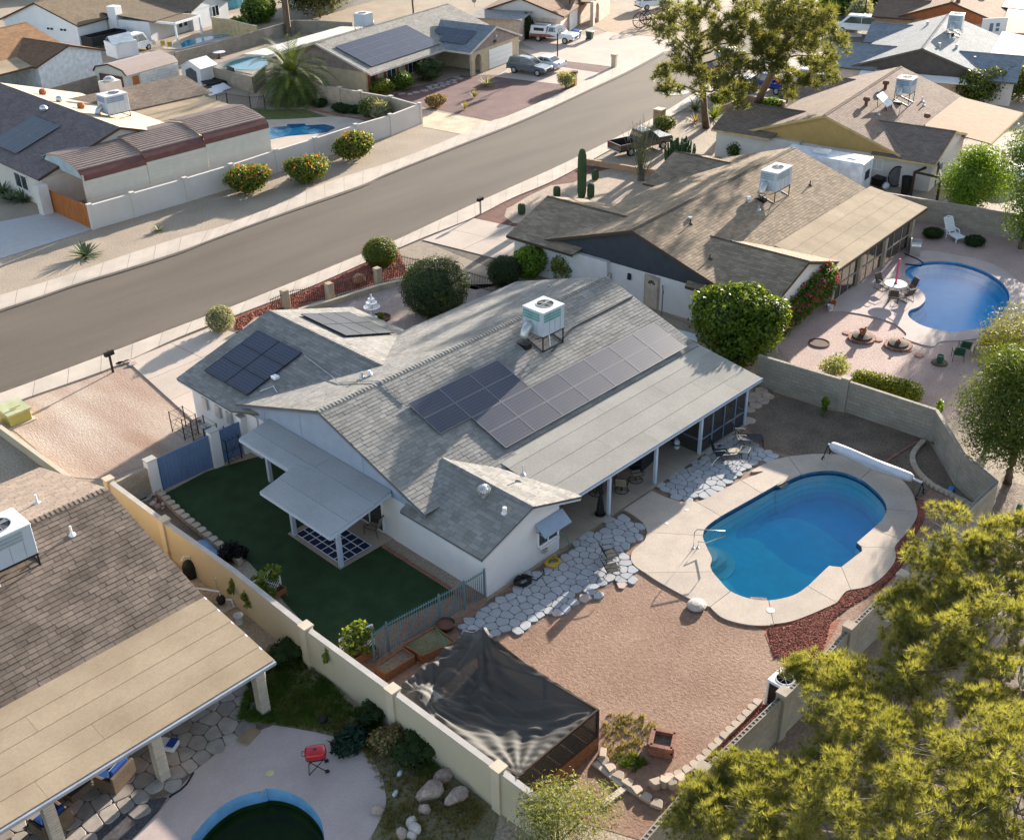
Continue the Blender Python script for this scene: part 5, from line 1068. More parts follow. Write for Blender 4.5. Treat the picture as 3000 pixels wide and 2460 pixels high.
# ---------------------------------------------------------------- moulded flagstone paving
m_flag=M('grey_flagstone',(.35,.355,.37),var=.08,scale=1.5,fine=.08,fscale=14,bump=.005,bscale=30,island=.09)
def flagstones(name,poly,sp,z,mat,n_max=300,h=.05,jit=.32,base=None,gap=.022,seed=5,elong=1.0,bmat=None):
 rr=random.Random(seed); xs=[p[0] for p in poly]; ys=[p[1] for p in poly]; pts={}
 x0,y0=min(xs)-sp,min(ys)-sp; nx=int((max(xs)-x0)/sp)+3; ny=int((max(ys)-y0)/sp)+3
 for i in range(nx):
  for j in range(ny): pts[i,j]=(x0+(i+(.5 if j%2 else 0)+rr.uniform(-jit,jit))*sp,y0+(j+rr.uniform(-jit,jit))*sp*elong)
 root=struct(sheet(name,[[p[:2] for p in poly]],z,bmat or m_soil))
 cells=[]
 for (i,j),c in pts.items():
  if not inside(c,poly): continue
  cell=[(c[0]-sp,c[1]-sp),(c[0]+sp,c[1]-sp),(c[0]+sp,c[1]+sp),(c[0]-sp,c[1]+sp)]
  for di in (-2,-1,0,1,2):
   for dj in (-2,-1,0,1,2):
    q=pts.get((i+di,j+dj))
    if q is None or q is c: continue
    mx,my=(c[0]+q[0])/2,(c[1]+q[1])/2; nx_,ny_=c[0]-q[0],c[1]-q[1]; L=math.hypot(nx_,ny_); nx_/=L;ny_/=L; mx+=nx_*gap/2;my+=ny_*gap/2; out=[]
    for a,b in zip(cell,cell[1:]+cell[:1]):
     sa=(a[0]-mx)*nx_+(a[1]-my)*ny_; sb=(b[0]-mx)*nx_+(b[1]-my)*ny_
     if sa>=0: out.append(a)
     if (sa>=0)!=(sb>=0): t=sa/(sa-sb); out.append((a[0]+(b[0]-a[0])*t,a[1]+(b[1]-a[1])*t))
    cell=out
    if len(cell)<3: break
   if len(cell)<3: break
  if len(cell)>=3 and area2(cell)>.02: cells.append((c,cell))
 cells.sort(key=lambda e:math.hypot(*e[0])); fb=B()
 for k,(c,cell) in enumerate(cells):
  # round the corners a little
  rc=[]
  for i,p in enumerate(cell):
   a=cell[i-1]; q=cell[(i+1)%len(cell)]
   for o_,f in ((a,.22),(q,.22)): rc.append((p[0]+(o_[0]-p[0])*f*.8,p[1]+(o_[1]-p[1])*f*.8))
  hh=h*(1+rr.uniform(-.15,.15)); n=len(rc); top=[(c[0]+(x-c[0])*.95,c[1]+(y-c[1])*.95,z+hh) for x,y in rc]; mid=[(x,y,z+hh-.012) for x,y in rc]; lo=[(x,y,z-.005) for x,y in rc]
  b=B() if k<n_max else fb
  b.add(top+mid+lo,[tuple(range(n))]+[(i,i+n,(i+1)%n+n,(i+1)%n) for i in range(n)]+[(i+n,i+2*n,(i+1)%n+2*n,(i+1)%n+n) for i in range(n)])
  if k<n_max: b.build('flagstone',mat,root)
 if fb.f: fb.build('flagstone_field',mat,root,kind='stuff')
 return root
flagstones('flagstone_path',[(33.6,26.29,0),(33.46,25.43,0),(33.5,24.87,0),(33.01,24.39,0),(32.1,24.33,0),(31.29,24.11,0),(30.35,22.89,0),(29.97,22.73,0),(29.25,23.07,0),(28.58,23.29,0),(27.52,23.7,0),(26.84,23.59,0),(25.48,23.77,0),(24.68,23.72,0),(22.64,25.03,0),(22.85,25.91,0),(23.94,26,0),(24.92,26.25,0),(25.98,26.09,0),(27.05,26.19,0),(28.22,26.23,0),(29.39,26.16,0),(30.92,26.23,0),(32.21,26.27,0)],.44,.012,m_flag)
flagstones('flagstone_terrace',[(35.99,26.37,0),(37.36,26.35,0),(39.36,26.37,0),(41.89,26.47,0),(42.73,26.11,0),(42.36,24.33,0),(42.52,23.28,0),(41.43,23.95,0),(39.38,23.82,0),(38.42,23.89,0),(37.06,23.95,0),(36.38,24.34,0),(36.04,24.9,0),(36.06,25.82,0)],.44,.012,m_flag,seed=9)
flagstones('side_pavers',[(45.31,27.71,0),(47.77,28.37,0),(47.84,27.43,0),(47.21,26.86,0),(44.55,26.55,0),(43.95,26.62,0)],.62,.03,M('tan_paver',(.40,.30,.23),fine=.1,island=.12),seed=4,jit=.1)
flagstones('random_flag_patio',[(p[0],p[1]) for p in [(5,27.05,0),(15.1,27.05,0),(15.1,30.9,0),(5,30.9,0)]],.6,.025,M('slate_flag',(.30,.265,.235),var=.2,fine=.15,island=.2),seed=12,h=.02,gap=.03)
m_pinkstone=M('pink_flag',(.48,.36,.32),fine=.1)
for i,(p,s) in enumerate((((27.72,23.42,0),.62),((29.4,22.85,0),.5),((26.18,23.65,0),.38))):
 q=[(p[0]+s*.5*math.cos(a+.3*i),p[1]+s*.5*math.sin(a+.3*i)) for a in (.2,1.5,3.0,3.9,5.4)]
 tag(B().prism(q,.01,.06).build('stepping_stone',m_pinkstone,bevel=.01),('square pink stepping stone at the edge of the flagstone path','pink stepping stone nearest the black chairs','small mauve stepping stone at the low end of the flagstones')[i],'stone',group='loose pink stepping stones')
p=(28.23,23.11,0); tag(B().prism([(p[0]+.28*math.cos(a),p[1]+.2*math.sin(a)) for a in (0,1,2,3.1,4.2,5.2)],.01,.06).build('loose_flagstone',m_flag,bevel=.01),'single pale flagstone lying apart from the path below the chairs','stone')
flagstones('stepping_path_across',[(75.1,90,0),(76.8,88,0),(79,88.2,0),(82.6,88.8,0),(85.2,90,0),(84.5,90.9,0),(80.8,90.1,0),(78.5,89.6,0),(76.1,90,0)],.9,.03,M('mauve_flag',(.36,.28,.25),fine=.1),seed=3,gap=.25,bmat=m_purple)

# ================================================================ vegetation
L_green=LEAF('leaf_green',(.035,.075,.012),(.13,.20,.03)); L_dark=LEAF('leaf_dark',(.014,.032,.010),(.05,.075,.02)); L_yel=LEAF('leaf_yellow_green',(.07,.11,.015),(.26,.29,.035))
L_bright=LEAF('leaf_bright',(.06,.12,.012),(.20,.30,.03)); L_olive=LEAF('leaf_olive',(.05,.065,.025),(.14,.15,.055)); L_silver=LEAF('leaf_silver',(.16,.17,.10),(.36,.36,.23)); L_pine=LEAF('pine_needle',(.10,.115,.035),(.35,.35,.125),trans=.48)
L_pine2=LEAF('far_needle',(.06,.075,.026),(.20,.205,.075),trans=.45); L_grass=LEAF('dry_grass',(.13,.12,.04),(.34,.29,.13)); L_vine=LEAF('vine_leaf',(.07,.11,.02),(.22,.27,.05)); L_red=LEAF('magenta_bract',(.30,.012,.07),(.55,.03,.14)); L_orange=LEAF('orange_flower',(.50,.09,.02),(.65,.22,.05)); L_agave=LEAF('agave_blade',(.04,.07,.035),(.14,.18,.09),trans=.1); L_palm=LEAF('palm_frond',(.03,.055,.012),(.13,.165,.035),trans=.2); L_cactus=M('cactus_skin',(.05,.085,.035),var=.2,fine=.2,fscale=12); L_dry=LEAF('dry_shrub',(.16,.11,.05),(.34,.25,.12))
m_bark=M('bark',(.13,.09,.065),var=.3,scale=3,fine=.3,fscale=14,bump=.03,bscale=12,stretch=(1,1,.3)); m_barkg=M('grey_twig',(.20,.17,.15),var=.2,fine=.2)
def bush(name,label,cat,c,blobs,n,size,mat,group=None,stem=True,shell=.7,asp=.5,spread=.9,flowers=None,core=True,fl_top=.35):
 """shrub: stems, leafy crown and any flowers, standing at c; blobs in metres relative to c"""
 t=thing(name,label,cat,(c[0],c[1],0),group=group); bl=[((c[0]+p[0],c[1]+p[1],p[2]),r) for p,r in blobs]
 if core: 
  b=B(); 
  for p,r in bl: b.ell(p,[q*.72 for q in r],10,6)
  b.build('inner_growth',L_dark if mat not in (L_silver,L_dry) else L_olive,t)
 foliage('foliage',bl,n,size,mat,t,shell,asp,spread)
 if stem:
  for k in range(4):
   a=k*1.6+.4; b=B(); q=bl[k%len(bl)][0]; limb(b,(c[0]+.08*math.cos(a),c[1]+.08*math.sin(a),0),(q[0]+.3*math.cos(a),q[1]+.3*math.sin(a),q[2]*.9),.035,.015,4); b.build('stem',m_bark,t)
 if flowers:
  fm,fn,fs=flowers; P,N=cloud(bl,fn,.97); k=N[:,2]>-fl_top; P=P[k]+N[k]*.04*RNG.random((k.sum(),1)); v,f=leaves_at(np.repeat(P,3,0)+.04*RNG.normal(size=(3*len(P),3)),np.repeat(N[k],3,0),fs,.8,1.0); mesh_np('flowers',v,f,fm,t)
 return t
def lumps(rx,ry,h,n=7,seed=1,k=.55):
 r=random.Random(seed); out=[((0,0,h*.5),(rx*.85,ry*.85,h*.5))]
 for i in range(n): a=2*math.pi*i/n+r.uniform(-.3,.3); out.append(((rx*.5*math.cos(a),ry*.5*math.sin(a),h*r.uniform(.4,.72)),(rx*k,ry*k,h*.32)))
 return out
# clipped round shrubs of the front court
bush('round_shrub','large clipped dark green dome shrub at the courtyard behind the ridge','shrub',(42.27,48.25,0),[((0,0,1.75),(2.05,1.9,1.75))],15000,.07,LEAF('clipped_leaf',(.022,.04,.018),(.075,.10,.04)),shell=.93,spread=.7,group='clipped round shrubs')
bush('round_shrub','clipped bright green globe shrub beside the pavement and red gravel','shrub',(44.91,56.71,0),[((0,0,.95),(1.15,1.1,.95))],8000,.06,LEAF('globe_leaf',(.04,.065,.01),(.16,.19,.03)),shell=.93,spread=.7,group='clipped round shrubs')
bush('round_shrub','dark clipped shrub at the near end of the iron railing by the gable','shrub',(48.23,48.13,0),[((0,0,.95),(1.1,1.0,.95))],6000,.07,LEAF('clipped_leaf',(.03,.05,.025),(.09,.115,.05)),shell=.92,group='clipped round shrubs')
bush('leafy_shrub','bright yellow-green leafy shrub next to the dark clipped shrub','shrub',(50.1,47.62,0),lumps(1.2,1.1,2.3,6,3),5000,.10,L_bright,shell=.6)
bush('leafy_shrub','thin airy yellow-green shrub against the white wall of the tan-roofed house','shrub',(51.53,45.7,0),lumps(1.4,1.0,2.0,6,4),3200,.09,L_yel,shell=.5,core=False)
bush('silver_shrub','pale silver-green shrub between driveway and red gravel','shrub',(31.8,56.18,0),[((0,0,.8),(.85,.8,.75)),((.2,.1,1.1),(.6,.55,.4))],5000,.055,L_silver,shell=.85)
# citrus by the property line
ct=Vector((49.81,31.12,0))
def leafy_tree(name,label,base,trunk_h,blobs,n,size,mat,tr=.14,group=None,shell=.62,asp=.55,core=True,limbs=7,coremat=None,coref=.62):
 t=thing(name,label,'tree',(base[0],base[1],0),group=group); b=B(); limb(b,(base[0],base[1],0),(base[0],base[1],trunk_h),tr,tr*.75,5,.05); b.build('trunk',m_bark,t,smooth=True)
 bl=[((base[0]+p[0],base[1]+p[1],p[2]),r) for p,r in blobs]
 for k in range(min(limbs,len(bl))):
  b=B(); limb(b,(base[0],base[1],trunk_h*.9),bl[k][0],tr*.55,tr*.15,5,.15); b.build('limb',m_bark,t,smooth=True)
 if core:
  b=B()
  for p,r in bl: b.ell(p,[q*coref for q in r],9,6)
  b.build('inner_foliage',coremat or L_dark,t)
 foliage('crown',bl,n,size,mat,t,shell,asp); return t
rr=random.Random(5)
cb=[((0,0,2.1),(2.5,2.5,1.9))]+[((1.7*math.cos(a),1.7*math.sin(a),rr.uniform(1.3,3.2)),(1.15,1.15,.95)) for a in [k*.63 for k in range(10)]]+[((.6*math.cos(a),.6*math.sin(a),3.6),(1.2,1.2,.7)) for a in (0,2,4)]
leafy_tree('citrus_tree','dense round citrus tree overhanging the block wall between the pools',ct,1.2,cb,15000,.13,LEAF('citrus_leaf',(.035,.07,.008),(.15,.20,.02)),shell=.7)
# bougainvillea on the corner of the tan-roofed house
bg_=Vector((55.62,30.99,0)); d2=(Vector((59.23,31.12,0))-bg_)
bush('bougainvillea','bougainvillea with magenta blooms climbing the corner by the patio screens','shrub',bg_,[((d2.x*t,d2.y*t,h),(1.0,.8,r)) for t,h,r in ((-.5,.7,.8),(-.1,1.0,1.0),(.25,1.3,1.1),(.6,1.5,1.2),(.95,1.7,1.2))],8000,.08,L_green,shell=.6,flowers=(L_red,240,.075),fl_top=.2)
# hedge block and shrubs of the pool yard next door
hb=Vector((51.34,22.75,0)); hd=(Vector((51.66,21.36,0))-Vector((51.04,24.34,0))); 
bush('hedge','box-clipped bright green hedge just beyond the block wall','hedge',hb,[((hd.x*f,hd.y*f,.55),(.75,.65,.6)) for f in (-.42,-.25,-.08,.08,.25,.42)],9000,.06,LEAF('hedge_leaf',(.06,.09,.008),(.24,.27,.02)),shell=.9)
bush('oleander','pale slender-leaved shrub behind the block wall near the citrus','shrub',(51.46,25.85,0),lumps(1.1,.8,1.2,6,2),1800,.10,LEAF('pale_leaf',(.14,.16,.05),(.34,.36,.15)),shell=.35,asp=.25,core=False)
for q,lab in (((74.38,31.39,0),'low dark shrub left of the white lounger'),((74.91,28.61,0),'low dark shrub right of the white lounger')): bush('low_shrub',lab,'shrub',q,[((0,0,.3),(.75,.7,.35))],1600,.07,L_dark,shell=.7,group='low shrubs by the white lounger')
# bright tree behind the pool wall, hedge of house three
leafy_tree('mesquite','bright lime-green feathery tree behind the house with the tan patio roof',(81.75,32.07,0),1.2,[((0,0,2.2),(3.4,2.6,1.8)),((1.6,.2,3.0),(2.4,1.8,1.4)),((-1.6,-.4,2.2),(2.2,1.8,1.3)),((.2,.3,3.8),(1.6,1.4,.9)),((2.9,-.6,1.8),(1.7,1.4,1.2)),((-2.6,-.6,1.5),(1.5,1.3,.9))],18000,.12,LEAF('lime_leaf',(.06,.12,.01),(.19,.29,.03)),shell=.2,asp=.3,core=False)
leafy_tree('mesquite','soft green weeping tree at the right edge beyond the white lounger',(76.32,25.95,0),1.8,[((-.6,-.2,2.2),(1.9,1.7,1.5)),((.3,.4,3.6),(2.2,2.0,1.6)),((1.6,.6,5.2),(2.6,2.4,1.8)),((.8,1.2,6.4),(1.8,1.7,1.1)),((2.8,-1.2,3.6),(2.6,2.4,2.0)),((3.4,1.6,6.4),(2.2,2.0,1.4)),((2.4,-1.4,5.8),(2.0,1.9,1.4))],15000,.12,L_green,tr=.2,shell=.15,asp=.3,core=False)
hg=[(109.1,45,0),(108.2,39.2,0)]
bush('hedge','tall rounded green hedge between the slate roof and the gold-gabled house','hedge',hg[0],[((x*1.9,x*-1.9*.45-.4,1.6),(1.8,1.7,1.6)) for x in range(0,6)],10000,.13,LEAF('hedge_two',(.05,.075,.012),(.17,.19,.035)),shell=.85)
# flowering bushes along the white wall across the street
for i,(q,lab) in enumerate((((47.65,76.18,0),'orange-flowered bush nearest the wooden gate on the white street wall'),((52.3,74.69,0),'orange-flowered bush in the middle of the three on the white street wall'),((58.7,76.6,0),'orange-flowered bush nearest the palm on the white street wall'))):
 bush('flowering_bush',lab,'shrub',q,lumps((2.0,2.0,1.9)[i],1.6,(2.2,2.2,2.3)[i],7,11+i),6500,.11,LEAF('lantana_leaf',(.05,.085,.012),(.20,.24,.035)),flowers=(L_orange,230 if i==0 else 130,.075),group='orange flowering bushes along the white wall',shell=.6)
bush('flowering_bush','pale pink-flowered shrub by the brick mailbox across the street','shrub',(88.4,78.6,0),lumps(1.1,1.0,1.7,6,21),1800,.09,LEAF('pale_bush',(.12,.14,.05),(.30,.32,.14)),flowers=(L_orange,50,.06),shell=.45,core=False)
# foundation shrubs of the house across the street
for q,rx,h,mt,lab in (((74.2,91.1,0),1.5,1.7,L_yel,'yellow-green foundation shrub beside the red front door across the street'),((76.7,90.9,0),1.5,1.9,L_green,'mid-green foundation shrub under the first window across the street'),((81.1,91.5,0),2.0,2.3,LEAF('clipped_leaf',(.03,.05,.025),(.09,.115,.05)),'large dark foundation shrub before the porch across the street'),((74.4,83.3,0),1.2,1.3,L_dry,'rounded dry tan shrub on the purple gravel')):
 bush('foundation_shrub',lab,'shrub',q,lumps(rx,rx*.8,h,6,int(rx*10)),3200,.10,mt,shell=.6)
for q,lab in (((68.2,86,0),'fan palm shrub inside the return wall by the pool equipment'),((68.3,84.4,0),'pale fan palm shrub near the white wall corner')): bush('fan_palm_shrub',lab,'shrub',q,[((0,0,.9),(1.2,1.1,.9))],900,.32,L_palm if 'inside' in lab else L_silver,shell=.2,asp=.12,core=False)
for q,lab in (((67.1,92.3,0),'dark low shrub left in the palm bed'),((67.4,89.7,0),'dark low shrub in the middle of the palm bed'),((67.3,88.7,0),'small dark tuft in the palm bed'),((67.9,87.8,0),'small dark tuft right in the palm bed')): bush('low_shrub',lab,'shrub',q,[((0,0,.4),(.8,.7,.4))],700,.10,L_dark,shell=.6,group='low shrubs in the palm bed')
# tall canopy trees by the street (right of the street, top)
def canopy_tree(label,base,top,tr,blobs,tufts,mat,lean=(0,0),per=16,length=.5,width=.03,group='tall street pines'):
 t=thing('pine_tree',label,'tree',(base[0],base[1],0),group=group); b=B(); base=Vector((base[0],base[1],0)); top=Vector(top)
 pts=[base+(top-base)*f+Vector((math.sin(f*5)*.25,math.cos(f*4)*.2,0))*(1 if 0<f<1 else 0) for f in (0,.15,.3,.45,.6,.75,.9,1)]; b.tube(pts,tr,9,r1=tr*.25); b.build('trunk',m_bark,t,smooth=True)
 bl=[((p[0],p[1],p[2]),r) for p,r in blobs]
 for p,r in bl:
  f=min(.95,max(.3,(p[2]-base.z)/(top.z)*.8)); s=base+(top-base)*f; b=B(); limb(b,s,p,tr*.3,.03,5,.2); b.build('limb',m_bark,t)
 sb=[(tuple(np.array(p)+unit(1)[0]*np.array(r)*RNG.uniform(.5,1.15)),(.5,.5,.38)) for p,r in bl for k in range(16)]
 P,N=cloud(sb,tufts,.2); N=N*.6+np.array([0,0,.5]); needles('crown',P,N,mat,t,per,length,width,1.1); return t
def blobs_px(lst): return lst
def ring(c,R,n,z0,z1,r,seed):
 q=random.Random(seed); return [((c[0]+R*q.uniform(.25,1)*math.cos(a),c[1]+R*q.uniform(.25,1)*math.sin(a),q.uniform(z0,z1)),(r*q.uniform(.7,1.2),r*q.uniform(.7,1.2),r*q.uniform(.45,.7))) for a in [2*math.pi*k/n+q.uniform(-.3,.3) for k in range(n)]]
b1=(86,59.2,0); b2=(96.1,60.3,0)
t1=[(p,(1.9,1.9,1.2)) for p in ((83.5,61.4,10.5),(79,57.5,9.5),(79.1,56.9,7.8),(77.04,52.8,11),(79.8,56.2,6),(78.65,51.74,7.5),(77.9,54.5,12.5),(78.37,52.67,9.5),(82.2,61.2,9.3),(80.4,52.5,12),(81.5,51.9,8.5),(81.2,52.5,10))]+[((81.3,60.7,5),(.9,.9,1.4)),((80.6,52.8,5.2),(1.3,1.2,1.0))]
t2=[(p,(2.0,2.0,1.2)) for p in ((77.29,47.88,13),(78.05,46.55,12),(77.52,44.71,13),(81.7,47.7,10),(79.97,45.08,11),(82.5,50.4,9.5),(80.9,50.9,11),(82.05,46.48,9),(75.1,44.96,14),(82,50.8,8))]+[((86.8,48.5,6.5),(1.4,1.2,1.2)),((86,50.7,5.5),(1.2,1.1,1.0))]
canopy_tree('tall open-crowned street tree with the straight dark trunk by the pavement',b1,(77.18,55.36,12.5),.36,t1,1900,L_pine2)
canopy_tree('tall street tree with the leaning forked trunk beside the blue pickup',b2,(76.11,45.12,13.5),.4,t2,1800,L_pine2)
# foreground pines at lower right
def big_pine(label,base,blobs,tufts,mat,per,length,width,tr=.3,group=None):
 t=thing('pine_tree',label,'tree',(base[0],base[1],0),group=group); zt=max(p[2] for p,_ in blobs); b=B(); limb(b,(base[0],base[1],0),(base[0],base[1],zt*.92),tr,.06,8,.06); b.build('trunk',m_bark,t,smooth=True)
 tips=[];dirs=[]
 for p,r in blobs:
  s=Vector((base[0],base[1],max(1.0,min(zt*.85,p[2]*.75)))); b=B(); pts=limb(b,s,p,tr*.3,.03,6,.15)
  for k in range(14):
   d=Vector(unit(1)[0]); e=Vector(p)+Vector((d.x*r[0],d.y*r[1],d.z*r[2]))*.85; limb(b,pts[random.randint(3,6)],e,.022,.008,3,.15)
  b.build('limb',m_barkg,t)
 q=np.random.default_rng(int(base[0]*10)); subs=[]
 for p,r in blobs:                                   # break every bough into many small sprays with gaps between
  for k in range(26):
   d=unit(1)[0]; d[2]=abs(d[2])*.9-.25; s=q.uniform(.2,.42); subs.append((tuple(np.array(p)+d*np.array(r)*q.uniform(.55,1.12)),(s,s,s*.7)))
 P,N=cloud(subs,tufts,.3); P[:,2]=np.maximum(P[:,2],.3); N=N*.75+np.array([.1,.05,.45]); needles('crown',P,N,mat,t,per,length,width,.8)
 return t
pA=[((32.64,10.83,6.6),(2.0,1.7,1.0)),((33.54,9.46,7),(1.8,1.6,1.0)),((31.49,11.21,5.6),(1.2,1.2,.9)),((31.18,9.32,6.6),(1.8,1.6,1.2)),((29.06,9.5,6),(1.7,1.5,1.1)),((28.82,7.74,7),(1.8,1.7,1.3)),((27.87,9.78,5.4),(1.3,1.2,.9)),((26.86,7.9,6.3),(1.9,1.7,1.2)),((26.71,6.4,7),(1.9,1.7,1.3)),((30.08,11.18,5),(.9,.9,.6))]
pB=[((26.38,11.81,4.2),(1.0,.9,.55)),((26.25,12.75,3.8),(.45,.45,.35)),((25.91,10.6,4.8),(1.1,1.0,.7)),((25.64,9.39,5.2),(1.4,1.2,.9)),((24.5,10.6,4.6),(1.2,1.0,.7)),((23.72,9.16,5.4),(1.5,1.3,1.0)),((23.45,7.82,6.2),(1.6,1.4,1.1)),((23.21,10.27,4.2),(1.1,1.0,.7)),((22.04,10.95,3.6),(1.1,1.0,.6)),((21.92,12.01,3.1),(.9,.8,.5)),((20.83,12.46,2.8),(.8,.8,.5)),((21.09,9.65,4.4),(1.5,1.3,.9)),((20.21,10.58,3.6),(1.4,1.2,.8)),((21.28,8.17,5.8),(1.6,1.5,1.1)),((19.9,12.13,2.6),(.9,.8,.5)),((19.85,8.12,5.2),(1.7,1.5,1.1)),((20.06,6.67,6.6),(1.7,1.6,1.2)),((22.33,6.45,7),(1.8,1.6,1.2)),((23.2,5.67,7.6),(1.8,1.7,1.3)),((20.3,5.22,7.6),(1.8,1.6,1.3)),((21.15,4.42,8.2),(1.9,1.7,1.3)),((23.45,4.86,8),(1.6,1.5,1.2)),((19.18,9.32,4),(1.4,1.3,.9)),((19.08,5.6,7),(1.9,1.7,1.3)),((19.6,3.93,8),(1.9,1.7,1.3))]
big_pine('yellow-green pine at right behind the back wall, upper of the two foreground crowns',(34.24,9,0),pA,4200,L_pine,30,.24,.009,tr=.26,group='foreground pines')
big_pine('broad yellow-green pine filling the lower right corner',(26.01,6.12,0),pB,9000,L_pine,30,.22,.008,tr=.32,group='foreground pines')
# dark green tree at the right edge above the pine
leafy_tree('shade_tree','tall dense dark green tree at the right edge behind the shaded corner',(47.6,14.4,0),1.8,[((-.9,.9,4.2),(2.1,2.0,1.7)),((.6,.3,5.2),(2.2,2.0,1.5)),((-1.6,.6,3.0),(1.4,1.4,1.3)),((-.4,-.3,2.6),(1.7,1.6,1.4)),((1.4,1.0,4.2),(2.2,2.0,1.8)),((-.2,1.0,6.0),(1.5,1.4,.9)),((1.8,-.6,3.2),(1.8,1.7,1.6))],34000,.085,LEAF('shade_leaf',(.035,.062,.012),(.13,.17,.03)),tr=.22,shell=.12,asp=.3,core=False)
leafy_tree('palo_verde','feathery yellow-green tree over the block planter at the right edge',(54.63,17.5,0),1.3,[((0,0,3.2),(2.4,2.0,1.2)),((1.0,.6,4.0),(2.2,1.9,1.2)),((-1.3,-.2,2.8),(1.2,1.1,1.0)),((1.8,-.4,3.2),(2.0,1.8,1.2)),((-.4,.9,3.8),(1.4,1.2,.9)),((-1.8,.8,3.2),(.8,.8,.6))],9000,.085,LEAF('palo_leaf',(.09,.105,.02),(.25,.25,.05)),shell=.25,asp=.3,core=False)
# olive-like shrub bottom centre
leafy_tree('desert_willow','light green fine-leaved shrub tree at the bottom edge by the cream wall',(17.59,15.83,0),.6,[((-.2,-.2,1.5),(1.7,1.4,.9)),((.5,.3,1.9),(1.2,1.0,.7)),((-1.2,-.4,1.4),(1.2,1.0,.7)),((.1,.7,1.8),(.9,.9,.6)),((1.3,-.4,1.5),(1.1,1.0,.7)),((-.3,.1,2.2),(.8,.8,.5))],8000,.075,LEAF('willow_leaf',(.11,.13,.045),(.28,.30,.12)),tr=.08,shell=.25,asp=.22,core=False)
# far trees at the top
leafy_tree('mesquite','dark weeping mesquite at the top edge left of the roof cooler across the street',(94.3,127.7,0),2,[((0,0,4.5),(5,4,3.2)),((-3,0,4),(3.5,3,2.6)),((3.2,.5,4.6),(3.5,3,2.6)),((0,0,2.5),(4.5,3.6,2))],5000,.28,L_olive,shell=.5,asp=.3,coref=.55)
leafy_tree('mesquite','rounded olive tree behind the ridge of the house across the street',(103.9,119.9,0),3,[((0,0,6),(5,4,3)),((-2.6,0,5.4),(3.2,2.8,2.2)),((3,0,5.6),(3.2,2.8,2.2))],4500,.28,L_olive,shell=.5,asp=.3,coref=.55)
bush('hedge','square dark clipped hedge by the turquoise building at the top','hedge',(87,131.5,0),[((0,0,1.6),(2.0,1.8,1.7)),((1.5,1.2,1.6),(2.0,1.8,1.7))],3000,.2,L_green,shell=.9)
bush('round_shrub','rounded green plant beside the far turquoise pool','shrub',(82.1,128.7,0),[((0,0,.9),(1.3,1.2,1.0))],900,.22,L_green,shell=.6)
for q,lab,r in (((138.7,76.9,0),'left dark green shrub at the far corner street',1.6),((139.6,75.8,0),'right dark green shrub at the far corner street',1.8),((147.9,75.1,0),'small green shrub left of the orange-gabled roof',1.6)): bush('round_shrub',lab,'shrub',q,[((0,0,r*.8),(r*1.4,r*1.3,r*.9))],1200,.25,L_green,shell=.7,group='shrubs at the far corner')
bush('pampas_grass','pale plumed pampas grass at the far corner','grass clump',(134.2,71,0),[((0,0,1.5),(1.8,1.7,1.5)),((1.5,.6,2),(1.5,1.4,1.4))],1500,.3,L_silver,shell=.4,asp=.15)
bush('hedge','dark low hedge against the wall of the gold-gabled house','hedge',(82.2,51.8,0),[((x,-x*.1,.8),(1.1,.7,.8)) for x in (-2,-1,0,1,2)],2500,.12,L_green,shell=.7)
bush('leafy_shrub','dark shrub beside the garage behind the camper pickup','shrub',(102.6,97.8,0),[((0,0,1.4),(.9,.9,1.5))],900,.2,L_dark,shell=.7)
bush('leafy_shrub','yellow-leaved shrub at the base of the leaning street tree','shrub',(93,62.5,0),lumps(1.3,1.2,1.5,6,8),1500,.13,L_yel,shell=.5)
bush('flowering_bush','coral-flowered shrub behind the straight street tree','shrub',(97,65.3,0),lumps(1.6,1.4,2.6,6,9),2200,.13,L_olive,flowers=(L_orange,60,.1),shell=.5)
bush('round_shrub','small clipped green globe by the tan brick post','shrub',(82.9,61.6,0),[((0,0,.65),(1.0,.95,.6))],1800,.08,LEAF('globe_leaf',(.05,.085,.01),(.19,.23,.03)),shell=.9)
bush('low_shrub','bright low shrub beside the leaning street tree','shrub',(95.8,58.6,0),[((0,0,.4),(1.1,.8,.45))],900,.1,L_bright,shell=.8)
